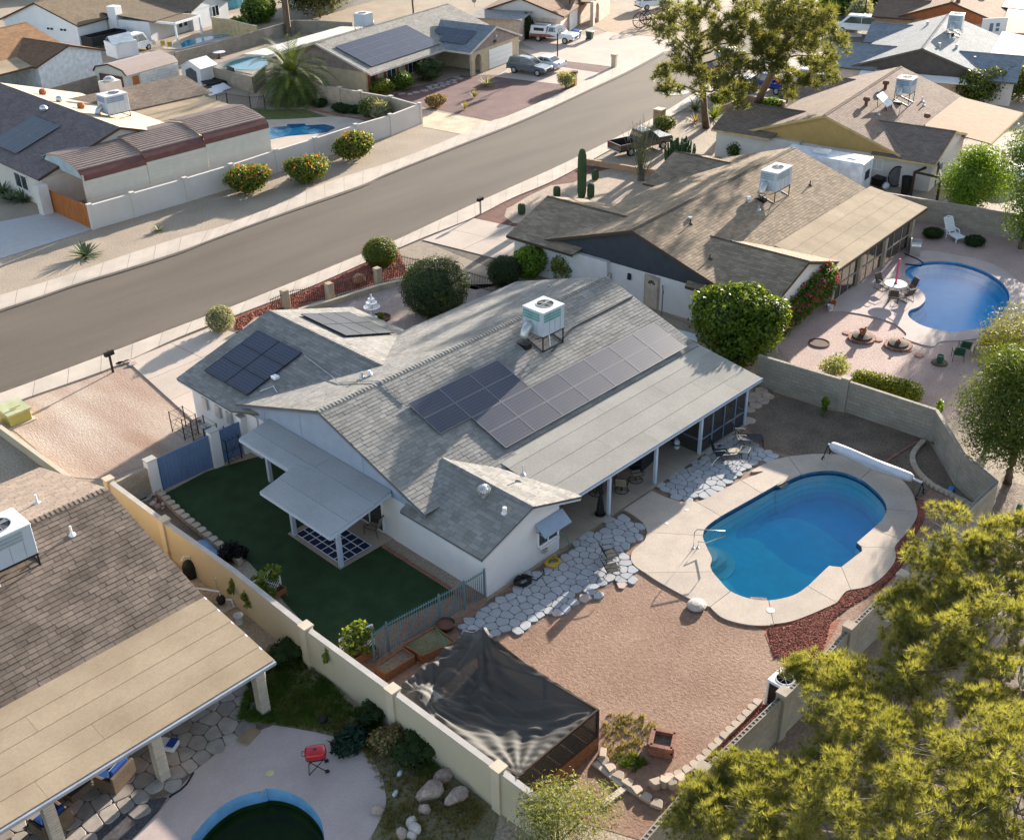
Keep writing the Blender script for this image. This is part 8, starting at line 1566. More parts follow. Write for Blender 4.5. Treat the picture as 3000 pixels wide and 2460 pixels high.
B().bx(-.7,.7,-.34,.28,.45,.5).build('seat_lid',m_plastic,be,bevel=.01); b=B(); n=10
for k in range(n):
 a0=-.7+1.4*k/n;a1=-.7+1.4*(k+1)/n; h=lambda a:.78+.16*(1-(a/.7)**2); b.add([(a0,.3,.48),(a1,.3,.48),(a1,.3,h(a1)),(a0,.3,h(a0)),(a0,.36,.48),(a1,.36,.48),(a1,.36,h(a1)),(a0,.36,h(a0))],[(0,1,2,3),(5,4,7,6),(3,2,6,7)])
b.build('back_panel',M('pale_resin',(.55,.54,.52)),be)
for k in (-.35,-.1,.15,.4): B().slab([(k-.06,.295,.7),(k+.05,.295,.72),(k+.02,.295,.84),(k-.02,.295,.84)],.01,(0,1,0)).build('back_cutout',m_dark,be)
hh=thing('grab_rail','navy padded pool grab rail bent over the kidney pool edge','handrail',(69.58,29.74,0)); B().tube([(69.56,31.04,0.3),(68.22,29.55,0.75),(67.87,28.97,0.75),(67.75,29.01,0.55),(68.36,30.34,0.12)],.05,8).build('rail',M('navy_foam',(.012,.02,.06),rough=.6,fine=0),hh,smooth=True)
for q,c,lab in (((58.81,30.4,0),m_plastic,'white bucket at the corner of the screened patio'),((59.44,30.59,0),M('orange_bucket',(.48,.09,.02),rough=.4),'orange bucket at the corner of the screened patio')):
 k=frame(thing('bucket',lab,'bucket',q,group='buckets at the patio corner')); B().lathe([(.15,0),(.19,.38),(.2,.38),(.2,.35),(.18,.35),(.14,.03),(0,.03)],(0,0,0),16).build('pail',c,k,smooth=True); B().tube([(.2*math.cos(a),.2*math.sin(a),.36+.04*math.sin(a)) for a in np.linspace(0,math.pi,9)],.006,4).build('handle',m_galv,k)
def ring_bed(label,q,pot):
 t=frame(thing('ring_bed',label,'flower bed',q,group='round flower beds in the pink gravel')); 
 for k in range(14): a=2*math.pi*k/14; B().box((.72*math.cos(a),.68*math.sin(a),.07),(.2,.3,.13),a).build('border_brick',m_brk,t)
 B().lathe([(.66,.02),(.55,.22),(.2,.3),(0,.3)],(0,0,0),18).build('soil_mound',M('dark_mound',(.06,.05,.035),fine=.3,bump=.03),t)
 if pot: B().lathe([(.14,.28),(.2,.55),(.26,.6),(.2,.62),(.12,.5),(0,.5)],(0,0,0),14).build('clay_pot',m_terra,t); tubes([[(.2,0,.56),(.34,0,.66)],[(-.2,0,.56),(-.34,0,.66)]],.05,6).build('pot_pocket',m_terra,t)
 else: B().lathe([(.16,.28),(.14,.36),(.06,.38),(.1,.44),(0,.46)],(0,0,0),12).build('clay_cap',m_terra,t)
 return t
ring_bed('round bricked bed with a clay strawberry pot in the pink gravel',(56.64,27.01,0),True); ring_bed('round bricked bed with a low clay cap in the pink gravel',(57.21,25.01,0),False)
for i,q in enumerate(((56.75,28.04,0),(57.16,26.23,0),(57.07,24.36,0),(56.9,23.54,0))): tag(B().lathe([(.26,.02),(.26,.06),(0,.065)],(q[0],q[1],0),14).build('stepping_stone',M('red_stepping',(.34,.17,.12),fine=.1)),('round red stepping stone left of the strawberry pot bed','round red stepping stone between the two round beds','round red stepping stone right of the second round bed','round red stepping stone farthest right in the pink gravel')[i],'stone',group='round red stepping stones')
q=(54.47,28.54,0); tag(B().lathe([(.62,.02),(.62,.07),(.55,.08),(.5,.05),(0,.05)],(q[0],q[1],0),24).build('drain_ring',M('dark_ring',(.09,.045,.035))),'dark round tree ring flat on the pink gravel','ring')
gp=frame(thing('block_planter','hollow grey block enclosure at the right end of the kidney pool','planter',(60.41,20.62,0),math.radians(14)))
for r in range(3):
 for k in range(5):
  for s in (-1,1): B().box((-1.0+k*.4+.2*(r%2),s*1.0,.1+r*.2),(.39,.18,.19)).build('block',m_cmu,gp); B().box((s*1.15,-.8+k*.4,.1+r*.2),(.18,.39,.19)).build('block',m_cmu,gp)
B().bx(-1.0,1.0,-.85,.85,0,.1).build('floor',m_dark,gp)
b=B()
for k in range(11):
 for s in (-1,1): b.box((-1.0+k*.2,s*1.0,.605),(.09,.09,.012))
 b.box((-1.15,-.9+k*.18,.605),(.09,.09,.012))
b.build('block_cell',m_dark,gp)
q=(56.77,22.27,0); tp_=frame(thing('plant_pot','dark green pot in a low ring in the pink gravel','pot',q)); B().lathe([(.45,0),(.45,.1),(.38,.12),(0,.12)],(0,0,0),16).build('ring',M('brown_ring',(.12,.08,.05),fine=.2),tp_); B().lathe([(.16,.1),(.2,.52),(.17,.52),(.15,.46),(0,.46)],(0,0,0),14).build('pot',M('green_pot',(.02,.10,.07),rough=.4),tp_)
for q,lab in (((57.89,21.74,0),'green metal chair behind the block planter, left'),((58.88,21.83,0),'green metal chair behind the block planter, right')): sling_chair(lab,q,math.radians(120),M('green_mesh',(.02,.07,.05),fine=.05),M('green_tube',(.015,.07,.05),rough=.4),'green chairs by the block planter')
cp=frame(thing('clothes_pole','T-shaped rusty clothes-line pole by the white side wall','clothes pole',(51.35,37.67,0),math.radians(40))); B().cyl((0,0,0),.035,1.75,8).build('pole',M('rusty_steel',(.22,.16,.14),fine=.2),cp); B().bar((-.55,0,1.75),(.55,0,1.75),.06).build('crossarm',M('rusty_dark',(.10,.09,.10),fine=.2),cp)
for q,lab,h in (((47.25,23.98,0),'leafy green sapling in the shaded soil near the pool reel',1.1),((50.08,19.2,0),'yellowing sapling against the shaded corner wall',1.6)): bush('sapling',lab,'plant',q,[((0,0,h*.75),(.22,.2,h*.3)),((0,0,h*.4),(.15,.15,h*.2))],400,.08,L_bright,core=False,shell=.3)
bush('low_shrub','grey-green wispy shrub at the foot of the shaded corner wall','shrub',(48.47,18.2,0),[((0,0,.35),(.5,.4,.4))],600,.06,L_olive,core=False,shell=.3)
tag(B().slab([(50.29,35.79,0.1),(50.5,34.52,0.1),(49.77,33.81,0.1),(49.9,34.93,0.1)],.06).build('white_board',m_plastic),'white boards lying at the far eave beside the citrus tree','boards')
# front yard of the tan-roofed house
lowb=panel_wall('low tan brick wall at the edge of the cactus gravel yard',[(70.64,60.43,0.5),(71.48,56.95,0.5),(72.12,53.43,0.5)],.5,M('tan_brick',(.40,.24,.15),fine=.15,fscale=20),cap=M('tan_brick',(.40,.24,.15)),cat='wall')
bp=frame(thing('brick_post','square tan brick post by the pavement','post',(83.7,62.9,0),math.radians(8))); 
for k in range(15): B().bx(-.42,.42,-.42,.42,k*.1,k*.1+.085).build('brick_course',M('tan_brick',(.40,.24,.15)),bp)
B().bx(-.36,.36,-.36,.36,0,1.5).build('core',M('mortar_pale',(.3,.22,.16)),bp); B().bx(-.46,.46,-.46,.46,1.5,1.58).build('cap',m_pillar,bp)
panel_wall('low orange-tan wall below the blue pickup',[(90.6,61.2,0.6),(96,61.4,0.6),(96.7,57.7,0.6),(96.2,57.5,0.6)],.6,M('tan_brick',(.40,.24,.15)),cap=m_pillar)
# ---------------------------------------------------------------- vehicles
def wheel(t,x,y,r,w=.22):
 s=1 if y>0 else -1; o=B().tube([(x,y-w/2,r),(x,y+w/2,r)],r,18).build('wheel',m_rubber,t); sub(B().tube([(x,y+s*(w/2-.02),r),(x,y+s*(w/2+.012),r)],r*.62,14).build('rim',m_galv,t),o)
def car(label,p,rz,paint,kind='suv',name=None,L=4.8,W=1.85,group='parked vehicles',extra=None):
 t=frame(thing(name or kind,label,{'suv':'car','sedan':'car','pickup':'pickup truck','van':'van'}[kind],p,rz,group)); h=W/2
 if kind=='suv': body=[(-L/2,.45),(-L/2,.95),(-L/2+.1,1.05),(L*.22,1.02),(L/2-.15,.9),(L/2,.75),(L/2,.42)]; roof=[(-L/2+.12,1.04),(-L/2+.35,1.68),(-L*.1,1.75),(L*.06,1.70),(L*.24,1.02)]
 elif kind=='sedan': body=[(-L/2,.42),(-L/2,.88),(-L*.3,.95),(L*.2,.92),(L/2-.1,.75),(L/2,.6),(L/2,.38)]; roof=[(-L*.36,.94),(-L*.2,1.38),(L*.02,1.42),(L*.25,.92)]
 elif kind=='van': body=[(-L/2,.4),(-L/2,1.0),(L*.36,1.0),(L/2,.85),(L/2,.4)]; roof=[(-L/2,1.0),(-L/2+.08,2.0),(L*.22,2.05),(L*.40,1.0)]
 else: body=[(-L/2,.55),(-L/2,1.12),(L*.2,1.12),(L/2-.15,1.08),(L/2,.9),(L/2,.5)]; roof=[(-L*.10,1.12),(-L*.07,1.82),(L*.10,1.86),(L*.24,1.12)]
 def loft(prof,w0,w1,zsplit,name_,mat):
  n=len(prof); b=B(); zs=[z for _,z in prof]; zl,zh=min(zs),max(zs); wid=lambda z:(w0+(w1-w0)*(z-zl)/max(.01,zh-zl)); vs=[(x,-wid(z),z) for x,z in prof]+[(x,wid(z),z) for x,z in prof]
  b.add(vs,[tuple(range(n)),tuple(reversed(range(n,2*n)))]+[(i,i+n,(i+1)%n+n,(i+1)%n) for i in range(n)]); return b.build(name_,mat,t,bevel=.05)
 if kind=='pickup':
  loft([(-L*.12,.5),(-L*.12,1.12),(L*.2,1.12),(L/2-.15,1.08),(L/2,.9),(L/2,.5)],h*.97,h*.95,0,'body',paint); bx0,bx1=-L/2,-L*.12
  B().bx(bx0,bx1-.02,-h*.97,h*.97,.5,.62).build('bed_floor',m_dark,t)
  for s in (-1,1): B().bx(bx0,bx1-.02,s*h*.95-.05,s*h*.95+.05,.62,1.12).build('bed_side',paint,t,bevel=.02)
  B().bx(bx0,bx0+.08,-h*.9,h*.9,.62,1.1).build('tailgate',paint,t)
 else: loft(body,h*.98,h*.93,0,'body',paint)
 cab=loft(roof,h*.93,h*.74,0,'cabin',paint)
 # glass: side, front, rear
 def gl(prof_i,nm):
  pass
 r=roof; c0=Vector((sum(x for x,_ in r)/len(r),0,sum(z for _,z in r)/len(r))); zl=min(z for _,z in r);zh=max(z for _,z in r); wid=lambda z:h*(.93+(.74-.93)*(z-zl)/(zh-zl))
 for s in (-1,1):
  pr=[(c0.x+(x-c0.x)*.84,c0.z+(z-c0.z)*.70) for x,z in r]; xm=[min(p_[0] for p_ in pr),max(p_[0] for p_ in pr)]
  pr=[(x,max(z,zl+.08)) for x,z in pr]
  mid=(xm[0]+xm[1])/2-.05
  left=[q for q in clip_convex(pr if sum(pr[i][0]*pr[(i+1)%len(pr)][1]-pr[(i+1)%len(pr)][0]*pr[i][1] for i in range(len(pr)))>0 else pr[::-1],[(-9,-9),(mid-.03,-9),(mid-.03,9),(-9,9)])]; right=[q for q in clip_convex(pr if sum(pr[i][0]*pr[(i+1)%len(pr)][1]-pr[(i+1)%len(pr)][0]*pr[i][1] for i in range(len(pr)))>0 else pr[::-1],[(mid+.03,-9),(9,-9),(9,9),(mid+.03,9)])]
  for pc in (left,right):
   if len(pc)>2: B().slab([(x,s*(wid(z)+.012),z) for x,z in pc],.01,(0,-s,0)).build('side_window',m_glass,t)
 f0,f1=r[-1],r[-2]; g=lambda a,b_,k:(a[0]+(b_[0]-a[0])*k,a[1]+(b_[1]-a[1])*k)
 for (a,b_,nm,of) in ((f0,f1,'windscreen',.015),(r[0],r[1],'rear_window',-.015)):
  p0=g(a,b_,.12);p1=g(a,b_,.88); B().slab([(p0[0]+of,-wid(p0[1])*.88,p0[1]+.012),(p0[0]+of,wid(p0[1])*.88,p0[1]+.012),(p1[0]+of,wid(p1[1])*.86,p1[1]+.012),(p1[0]+of,-wid(p1[1])*.86,p1[1]+.012)],.012,(-1 if of>0 else 1,0,0)).build(nm,m_glass,t)
 wr=.36 if kind in('suv','pickup') else .32
 for x in (-L*.30,L*.31):
  for s in (-1,1): wheel(t,x,s*(h*.98-.1),wr)
 for s in (-1,1):
  B().bx(L/2-.06,L/2+.015,s*h*.7-.16,s*h*.7+.16,.68,.82).build('headlight',M('headlamp',(.6,.62,.65),rough=.15,fine=0),t); B().bx(-L/2-.015,-L/2+.05,s*h*.8-.1,s*h*.8+.1,.78,1.0).build('taillight',M('tail_red',(.35,.01,.01),rough=.2,fine=0),t)
  B().box((L*.17,s*(h+.06),1.02 if kind!='sedan' else .95),(.14,.16,.12)).build('mirror',paint,t)
 B().bx(L/2-.05,L/2+.02,-h*.45,h*.45,.55,.78).build('grille',m_dark,t); B().bx(L/2-.08,L/2+.05,-h*.9,h*.9,.38,.52).build('front_bumper',m_dark if kind=='suv' else m_galv,t); B().bx(-L/2-.06,-L/2+.06,-h*.9,h*.9,.42,.55).build('rear_bumper',m_dark if kind=='suv' else m_galv,t)
 if kind=='suv':
  for s in (-1,1): B().bar((-L*.35,s*h*.62,1.77),(L*.02,s*h*.62,1.77),.04).build('roof_rail',m_dark,t)
 return t
def paint(n,c): return M(n,c,rough=.25,var=.02,fine=0,spec=.5,coat=.6)
A_=Vector((89.1,87.2,0)); Z_=Vector((89.8,83.7,0)); c=(A_+Z_)/2; an=math.atan2(Z_.y-A_.y,Z_.x-A_.x)
sd=Vector((-math.sin(an),math.cos(an),0)); c=c+sd*.9
car('dark grey SUV parked on the driveway across the street',(c.x,c.y,.035),an,paint('grey_paint',(.10,.11,.125)),'suv',L=4.9)
car('white sedan mostly hidden behind the dark grey SUV',(c.x+sd.x*2.6+math.cos(an)*.3,c.y+sd.y*2.6+math.sin(an)*.3,.035),an+math.pi,paint('white_paint',(.72,.73,.75)),'sedan',L=4.6)
A_=Vector((102.2,95.5,0)); Z_=Vector((103.3,92.1,0)); c=(A_+Z_)/2; an=math.atan2(Z_.y-A_.y,Z_.x-A_.x); sd=Vector((-math.sin(an),math.cos(an),0)); c=c+sd*.9
tk=car('white pickup with camper shell and roof rack by the far garage',(c.x,c.y,.035),an,paint('white_paint',(.72,.73,.75)),'pickup',L=5.7,W=1.95)
B().add([(-2.82,-.9,1.12),(-.72,-.9,1.12),(-.72,.9,1.12),(-2.82,.9,1.12),(-2.75,-.78,1.8),(-.75,-.78,1.8),(-.75,.78,1.8),(-2.75,.78,1.8)],[(4,5,6,7),(0,1,5,4),(1,2,6,5),(2,3,7,6),(3,0,4,7)]).build('camper_shell',paint('white_paint',(.72,.73,.75)),tk,bevel=.05)
for s in (-1,1): B().bar((-2.75,s*.7,1.92),(-.7,s*.7,1.92),.05).build('roof_rack',m_black,tk); B().bx(-2.3,-1.0,s*.9-.02,s*.9+.02,1.25,1.6).build('shell_window',m_glass,tk); B().slab([(-2.8,s*.985,.6),(-.2,s*.985,.62),(.6,s*.985,.75),(-.3,s*.985,.95),(-2.8,s*.985,.9)],.012,(0,-s,0)).build('flame_graphic',M('rust_graphic',(.30,.10,.07),var=.4,scale=4,fine=.2),tk)
A_=Vector((74.8,59,0)); Z_=Vector((77.7,55.6,0)); an=math.radians(-14); c=A_+Vector((math.cos(an)*1.7,math.sin(an)*1.7,0))+Vector((-math.sin(an),math.cos(an),0))*.95
car('dark bronze pickup parked behind the ocotillo',(c.x,c.y,.02),an,paint('bronze_paint',(.045,.035,.03)),'pickup',L=5.7,W=1.95)
c=Vector((99.6,60.3,0)); an=math.radians(93); c=c+Vector((.9,2.0,0))
bp_=car('bright blue pickup with a red load in its bed by the leaning tree',(c.x,c.y,.03),an,paint('blue_paint',(.012,.04,.26)),'pickup',L=5.6,W=1.95)
q=bp_.location; tag(B().box((q[0]+.1,q[1]-1.6,1.05),(.9,.8,.7),.1).build('red_compressor',m_red,bevel=.05),'red engine or compressor standing in the blue pickup bed','machine')
car('white pickup between the blue and red trucks at house four',(c.x+4.2,c.y-2.2,.03),math.radians(100),paint('white_paint',(.72,.73,.75)),'pickup',L=5.6,W=1.95)
car('red and white pickup at the edge of the slate roof',(c.x+10.0,c.y-3.6,.03),math.radians(285),paint('red_paint',(.28,.015,.015)),'pickup',L=5.6,W=1.95)
car('white van beside the slate-roofed house',tuple(Vector((129.8,67,0))+Vector((1,2,.03))),math.radians(110),paint('white_paint',(.72,.73,.75)),'van',L=5.6,W=2.0)
car('white SUV at the top edge beyond the dirt yard',tuple(Vector((125.9,96.2,0))+Vector((1,1,.03))),math.radians(-25),paint('white_paint',(.72,.73,.75)),'suv',L=4.9)
car('silver SUV at the far kerb behind the leaning tree',tuple(Vector((107.4,70.7,0))+Vector((.5,1,.03))),math.radians(60),paint('silver_paint',(.4,.42,.44)),'suv',L=4.8)
# travel trailer beside the gold-gabled house
tr_=frame(thing('travel_trailer','long white travel trailer parked between the tan roof and the gold gable','trailer',tuple(Vector((77.9,42.2,0))),math.radians(-80))); m_tr=M('trailer_white',(.66,.68,.72),rough=.35,fine=.02); B().bx(-3.4,3.2,-1.2,1.2,.55,2.95).build('body',m_tr,tr_,bevel=.15); B().bx(-1.1,.1,-.45,.45,2.95,3.2).build('roof_air_unit',m_plastic,tr_,bevel=.08); B().bx(-.9,-.5,-.35,.35,3.2,3.21).build('air_unit_grille',m_galv,tr_)
B().bx(1.6,2.3,-.35,.35,2.95,3.0).build('roof_vent',m_plastic,tr_)
for x in (-.4,.4):
 for s in (-1,1): wheel(tr_,x,s*1.08,.34)
B().bar((-3.4,0,.5),(-4.6,0,.5),.12).build('hitch',m_dark,tr_); B().bx(3.19,3.22,-.5,.5,1.5,2.2).build('rear_window',m_glass,tr_); B().bx(-1.4,-.2,-1.215,-1.2,1.6,2.2).build('side_window',m_glass,tr_)
# clutter behind the trailer
sk=thing('stacked_chairs','stack of dark plastic chairs by the trailer','chairs',(81.15,39.37,0)); s_=Vector((81.15,39.37,0))
for k in range(5): B().slab([(s_.x-.5,s_.y-.45,.35+k*.13),(s_.x+.5,s_.y-.45,.35+k*.13),(s_.x+.5,s_.y+.45,.4+k*.13),(s_.x-.5,s_.y+.45,.4+k*.13)],.05).build('chair_shell',m_rubber,sk,bevel=.02)
hp=thing('trampoline','round black-rimmed trampoline leaning on the cream wall','trampoline',(81.77,38.21,0)); h_=Vector((82.32,38.5,0)); rim=[h_+Vector((.55*math.cos(a),-.78*math.cos(a)*.5,.85+.8*math.sin(a))) for a in [2*math.pi*k/20 for k in range(20)]]; B().tube(rim,.05,5,closed=True).build('rim',m_rubber,hp); B().slab(rim,.01,(.5,.4,0)).build('mat',M('grey_mat',(.12,.12,.13),fine=.05),hp)
bn=thing('rubbish_bin','black round bin beside the leaning trampoline','bin',(81.47,37.18,0)); b_=Vector((81.47,37.18,0)); B().lathe([(.32,0),(.42,1.25),(.44,1.27),(.44,1.32),(.38,1.32),(.35,1.2),(0,1.2)],(b_.x,b_.y,0),16).build('bin_body',m_rubber,bn)
tag(B().ell(tuple(Vector((81.41,38.84,0))+Vector((0,0,.25))),(.4,.3,.28),8,6).build('white_sack',m_plastic),'small white covered object between the chairs and the trampoline','sack')
pg=thing('pergola','low dark timber pergola posts by the lime-green tree','pergola',(81.22,36.57,0))
for q in [(81.35,36.64,0),(84.61,36.35,0),(81.43,34.57,0)]: B().bx(q[0]-.08,q[0]+.08,q[1]-.08,q[1]+.08,0,1.9).build('post',m_wood2,pg)
a,b2_,c2=[Vector(q)+Vector((0,0,1.85)) for q in [(81.35,36.64,0),(84.61,36.35,0),(81.43,34.57,0)]]; 
for p_,q_ in ((a,b2_),(b2_,c2),(a,c2)): B().bar(p_,q_,.12,.16).build('beam',m_wood2,pg)
# pool of the gold-gabled house with its parasol
struct(yard('pool_deck_house_three',[(93.2,35.9,0),(97.6,37.4,0),(100.7,37.3,0),(103.6,36.3,0),(92.3,29.5,0),(89.8,31.4,0),(91,34.4,0)],.04,m_pinkdeck)); struct(yard('pool_water_house_three',[(98,35.8,0),(99.6,36.2,0),(100.6,35.9,0),(102.5,34.6,0),(96.1,32.1,0),(96.9,34.4,0),(97.2,35.1,0)],.06,M('far_pool_blue',(.03,.19,.30),rough=.08,spec=.6,fine=.05)))
ps=thing('parasol','closed striped parasol at the pool of the gold-gabled house','umbrella',(96.4,34.4,0)); p_=Vector((96.4,34.4,0)); B().cyl(p_,.04,2.9,8).build('pole',m_galv,ps); B().lathe([(.6,0),(.6,.08),(.1,.12)],p_,14).build('base',m_dark,ps); B().lathe([(.35,1.3),(.3,2.0),(.12,2.8),(0,2.95)],p_,12).build('folded_canopy',M('striped_canvas',(.45,.25,.16),var=.4,scale=6,stretch=(1,1,6)),ps)
lb_=thing('covered_boat','white covered spa or boat at the right edge below the parasol','boat',(89.8,32.3,0)); p_=Vector((89.9,32.2,0)); b=B(); b.ell((p_.x,p_.y,.6),(2.2,1.1,.6),16,8,rz=-.3,pw=.7); b.build('cover',m_plastic,lb_,smooth=True)
# basketball hoops, bins, mailbox posts across the street
def hoop(label,p,rz,h=3.6):
 t=frame(thing('basketball_hoop',label,'basketball hoop',p,rz,'basketball hoops')); B().cyl((0,0,0),.07,h-.5,8).build('pole',m_black,t); tubes([[(0,0,h-.5),(.5,0,h-.1)],[(0,0,h-.9),(.5,0,h-.5)]],.03).build('arm',m_black,t)
 b=B(); pr=[(-.65,-.1),(-.45,-.45),(.45,-.45),(.65,-.1),(.5,.35),(0,.5),(-.5,.35)]; b.slab([(.55,y,h+z*.9) for y,z in pr],.05,(1,0,0)); bd=b.build('backboard',m_plastic,t); B().tube([(.82+.23*math.cos(a),.23*math.sin(a),h-.35) for a in [2*math.pi*k/14 for k in range(14)]],.015,4,closed=True).build('rim',m_terra,t)
 f=B(); 
 for a_,c_ in (((-.2,-.3),(.2,-.3)),((.2,-.3),(.2,.02)),((.2,.02),(-.2,.02)),((-.2,.02),(-.2,-.3))): f.bar((.62,a_[0],h+a_[1]),(.62,c_[0],h+c_[1]),.02,.03,up=(1,0,0))
 sub(f.build('target_square',m_black,t),bd); return t
hoop('basketball hoop at the edge of the driveway strip by the SUV',(94.9,85.7,0),math.radians(-110),4.0); hoop('basketball hoop beside the far white garage door',(109.3,96.7,0),math.radians(-120),4.2)
def bin_(label,p,rz,body,lid): 
 t=frame(thing('wheeled_bin',label,'bin',p,rz,'wheeled bins')); B().add([(-.28,-.3,.1),(.28,-.3,.1),(.28,.3,.1),(-.28,.3,.1),(-.36,-.4,1.0),(.36,-.4,1.0),(.36,.4,1.0),(-.36,.4,1.0)],[(3,2,1,0),(0,1,5,4),(1,2,6,5),(2,3,7,6),(3,0,4,7)]).build('bin_body',body,t); B().slab([(-.4,-.46,1.02),(.4,-.46,1.02),(.4,.44,1.1),(-.4,.44,1.1)],.07).build('lid',lid,t,bevel=.02)
 for s in (-1,1): B().tube([(s*.3-.03,.3,.12),(s*.3+.03,.3,.12)],.12,10).build('wheel',m_rubber,t)
 return t
m_binb=M('bin_blue',(.015,.06,.30),rough=.45,fine=.03); m_bing=M('bin_green',(.035,.06,.04),rough=.5,fine=.03)
bin_('blue wheeled bin in front of the far garage',(106.3,92.8,0),.3,m_binb,m_binb); bin_('dark green wheeled bin right of the blue one',(107,91.4,0),.3,m_bing,M('bin_lid_pale',(.35,.4,.36),rough=.5)); bin_('pale blue wheeled bin beside the garage across the street',(97.6,94.8,0),.2,M('bin_pale_blue',(.2,.33,.55),rough=.45),m_plastic); bin_('turquoise wheeled bin by the leaning tree',(98.8,63.5,0),.2,M('bin_teal',(.02,.20,.38),rough=.45),M('bin_teal',(.02,.20,.38))); bin_('black wheeled bin by the leaning tree',(100.1,63.2,0),.2,m_rubber,m_rubber)
for q,lab,h in (((89.5,78.5,0),'brick mailbox post by the pale flowering shrub',1.25),((98.2,80.3,0),'pale square post at the end of the far planting strip',1.2)): 
 t=frame(thing('mailbox_post',lab,'mailbox',q,.3)); B().bx(-.25,.25,-.25,.25,0,h).build('shaft',M('tan_brick',(.40,.24,.15)) if 'brick' in lab else m_pillar,t); B().bx(-.28,.28,-.32,.32,h,h+.25).build('box',m_browntrim if 'brick' in lab else m_pillar,t)
# wagon wheels in the far dirt yard
ww=thing('wagon_wheels','old wooden cart wheels and axle in the far dirt yard','cart',(118,90.9,0)); w0=Vector((117.7,90.6,0))
for dx,dy,r in ((-1.6,.4,.9),(0,0,.95),(1.5,-.5,.85),(.6,1.2,.8)):
 c=w0+Vector((dx,dy,r)); rim=[c+Vector((r*math.cos(a)*.8,-r*math.cos(a)*.6,r*math.sin(a))) for a in [2*math.pi*k/16 for k in range(16)]]; o=B().tube(rim,.06,5,closed=True).build('wheel_rim',m_wood2,ww); sub(tubes([[c,rim[k]] for k in range(0,16,2)],.03,4).build('spoke',m_wood2,ww),o)
B().bar(w0+Vector((-1.6,.4,.9)),w0+Vector((1.5,-.5,.85)),.15).build('axle',m_wood2,ww)
# street lamp-like black post at the far corner
lp=thing('street_lamp','slim black post lamp at the far right corner','street lamp',(133.6,69.9,0)); l_=Vector((133.6,69.9,0)); B().cyl(l_,.09,6.5,8,r2=.05).build('pole',m_black,lp); B().tube([l_+Vector((0,0,6.4)),l_+Vector((-.8,.4,6.9)),l_+Vector((-1.3,.6,6.8))],.05,6).build('arm',m_black,lp); B().box(l_+Vector((-1.4,.65,6.75)),(.6,.3,.15),2.7).build('lantern',m_galv,lp)

# ================================================================ far houses, sheds and yards (upper left and top)
sh1=SHMAT('shaded_plum_roof',(.17,.14,.14),math.pi/2,dark=.75); sh2=SHMAT('walnut_roof',(.25,.195,.15),0,dark=.7); sh3=SHMAT('rust_roof',(.27,.155,.085),0,dark=.8); sh3b=SHMAT('rust_roof_wing',(.20,.115,.07),math.pi/2,dark=.8); sh4=SHMAT('umber_roof',(.17,.13,.09),0,dark=.85); sh5=SHMAT('cocoa_roof',(.25,.16,.11),0,dark=.85); sh5b=SHMAT('cocoa_roof_wing',(.19,.125,.095),math.pi/2,dark=.85)
m_sunroof=M('sunlit_tan_roof',(.45,.35,.25),rough=.95,var=.08,fine=.08)
# carport house
F1=thing('house','plum-roofed house behind the long metal carport at the left edge','house',(42,94,0))
B().slab([(41.8,84.4,5),(41.8,106,5),(34.35,106,2.6),(34.35,84.4,2.6)],.1).build('roof_slope',sh1,F1); B().slab([(41.8,84.4,5),(41.8,106,5),(49.2,106,2.6),(49.2,84.4,2.6)],.1).build('roof_slope',m_sunroof,F1)  # one roof; sun and shade are painted into the two slope colours
for s in (-1,1): B().bar((41.8,84.4,4.9),(41.8+s*7.4,84.4,2.5),.06,.18).build('rake_fascia',m_browntrim,F1)
B().bx(34.8,48.8,84.7,105.5,0,2.5).build('wall',m_cream,F1); gable_panel(F1,84.75,35,48.6,2.4,41.8,5,.324,m_cream,axis='y')
window(F1,(34.8,88.6,1.4),2.2,1.2,(-1,0),m_whitemetal,2); B().bx(33.9,34.7,83.6,84.4,0,2.3).build('entry_pier',m_cream,F1)
B().bx(49.2,56.3,88,96.5,2.5,2.62).build('flat_roof',m_rolltan,F1); B().bx(49.5,55.5,89,96,0,2.45).build('wall',m_cream,F1)
B().slab([(44.5,99.6,4.0),(56.6,99.2,4.0),(57.4,95.9,2.75),(46.5,96.2,2.75)],.1).build('roof_slope',sh2,F1); B().slab([(44.5,99.6,4.0),(56.6,99.2,4.0),(56.6,103,2.7),(44.5,103,2.7)],.1).build('roof_slope',sh2,F1); B().bx(46,56.8,96.4,102.5,0,2.6).build('wall',m_cream,F1)
B().bx(47.6,49.2,97.4,98.6,2.5,5.2).build('chimney',m_cream,F1); B().lathe([(.5,5.2),(.5,5.4),(.3,5.55),(0,5.6)],(48.4,98,0),12).build('chimney_cap',m_galv,F1)
for y in (100.5,93.5): B().lathe([(.2,3.8),(.2,4.9-.0),(.3,5.0),(.33,5.2),(.22,5.4),(0,5.45)],(43.2,y,-.35),12).build('roof_vent',m_terra,F1)
for x,y,z in ((42.8,96.5,4.7),(40.6,95.0,4.6)): B().ell((x,y,z+.25),(.35,.35,.28),10,6).build('dome_vent',m_galv,F1)
rooftop_unit('blue-topped rooftop cooler with round duct behind the long carport',(44.6,90.4,4.1),math.radians(0),w=2.0,d=1.6,h=1.5,leg=.5,louv='blue',slope=0)
solar_array('pale blue solar array on the plum roof at the left edge',(35.6,95.0,2.6+.324*1.25),(0,-1,0),(1,0,.324),1.15,2.1,[(c,r) for c in range(4) for r in range(2)],4,6,m_frame,group='solar arrays across the street')
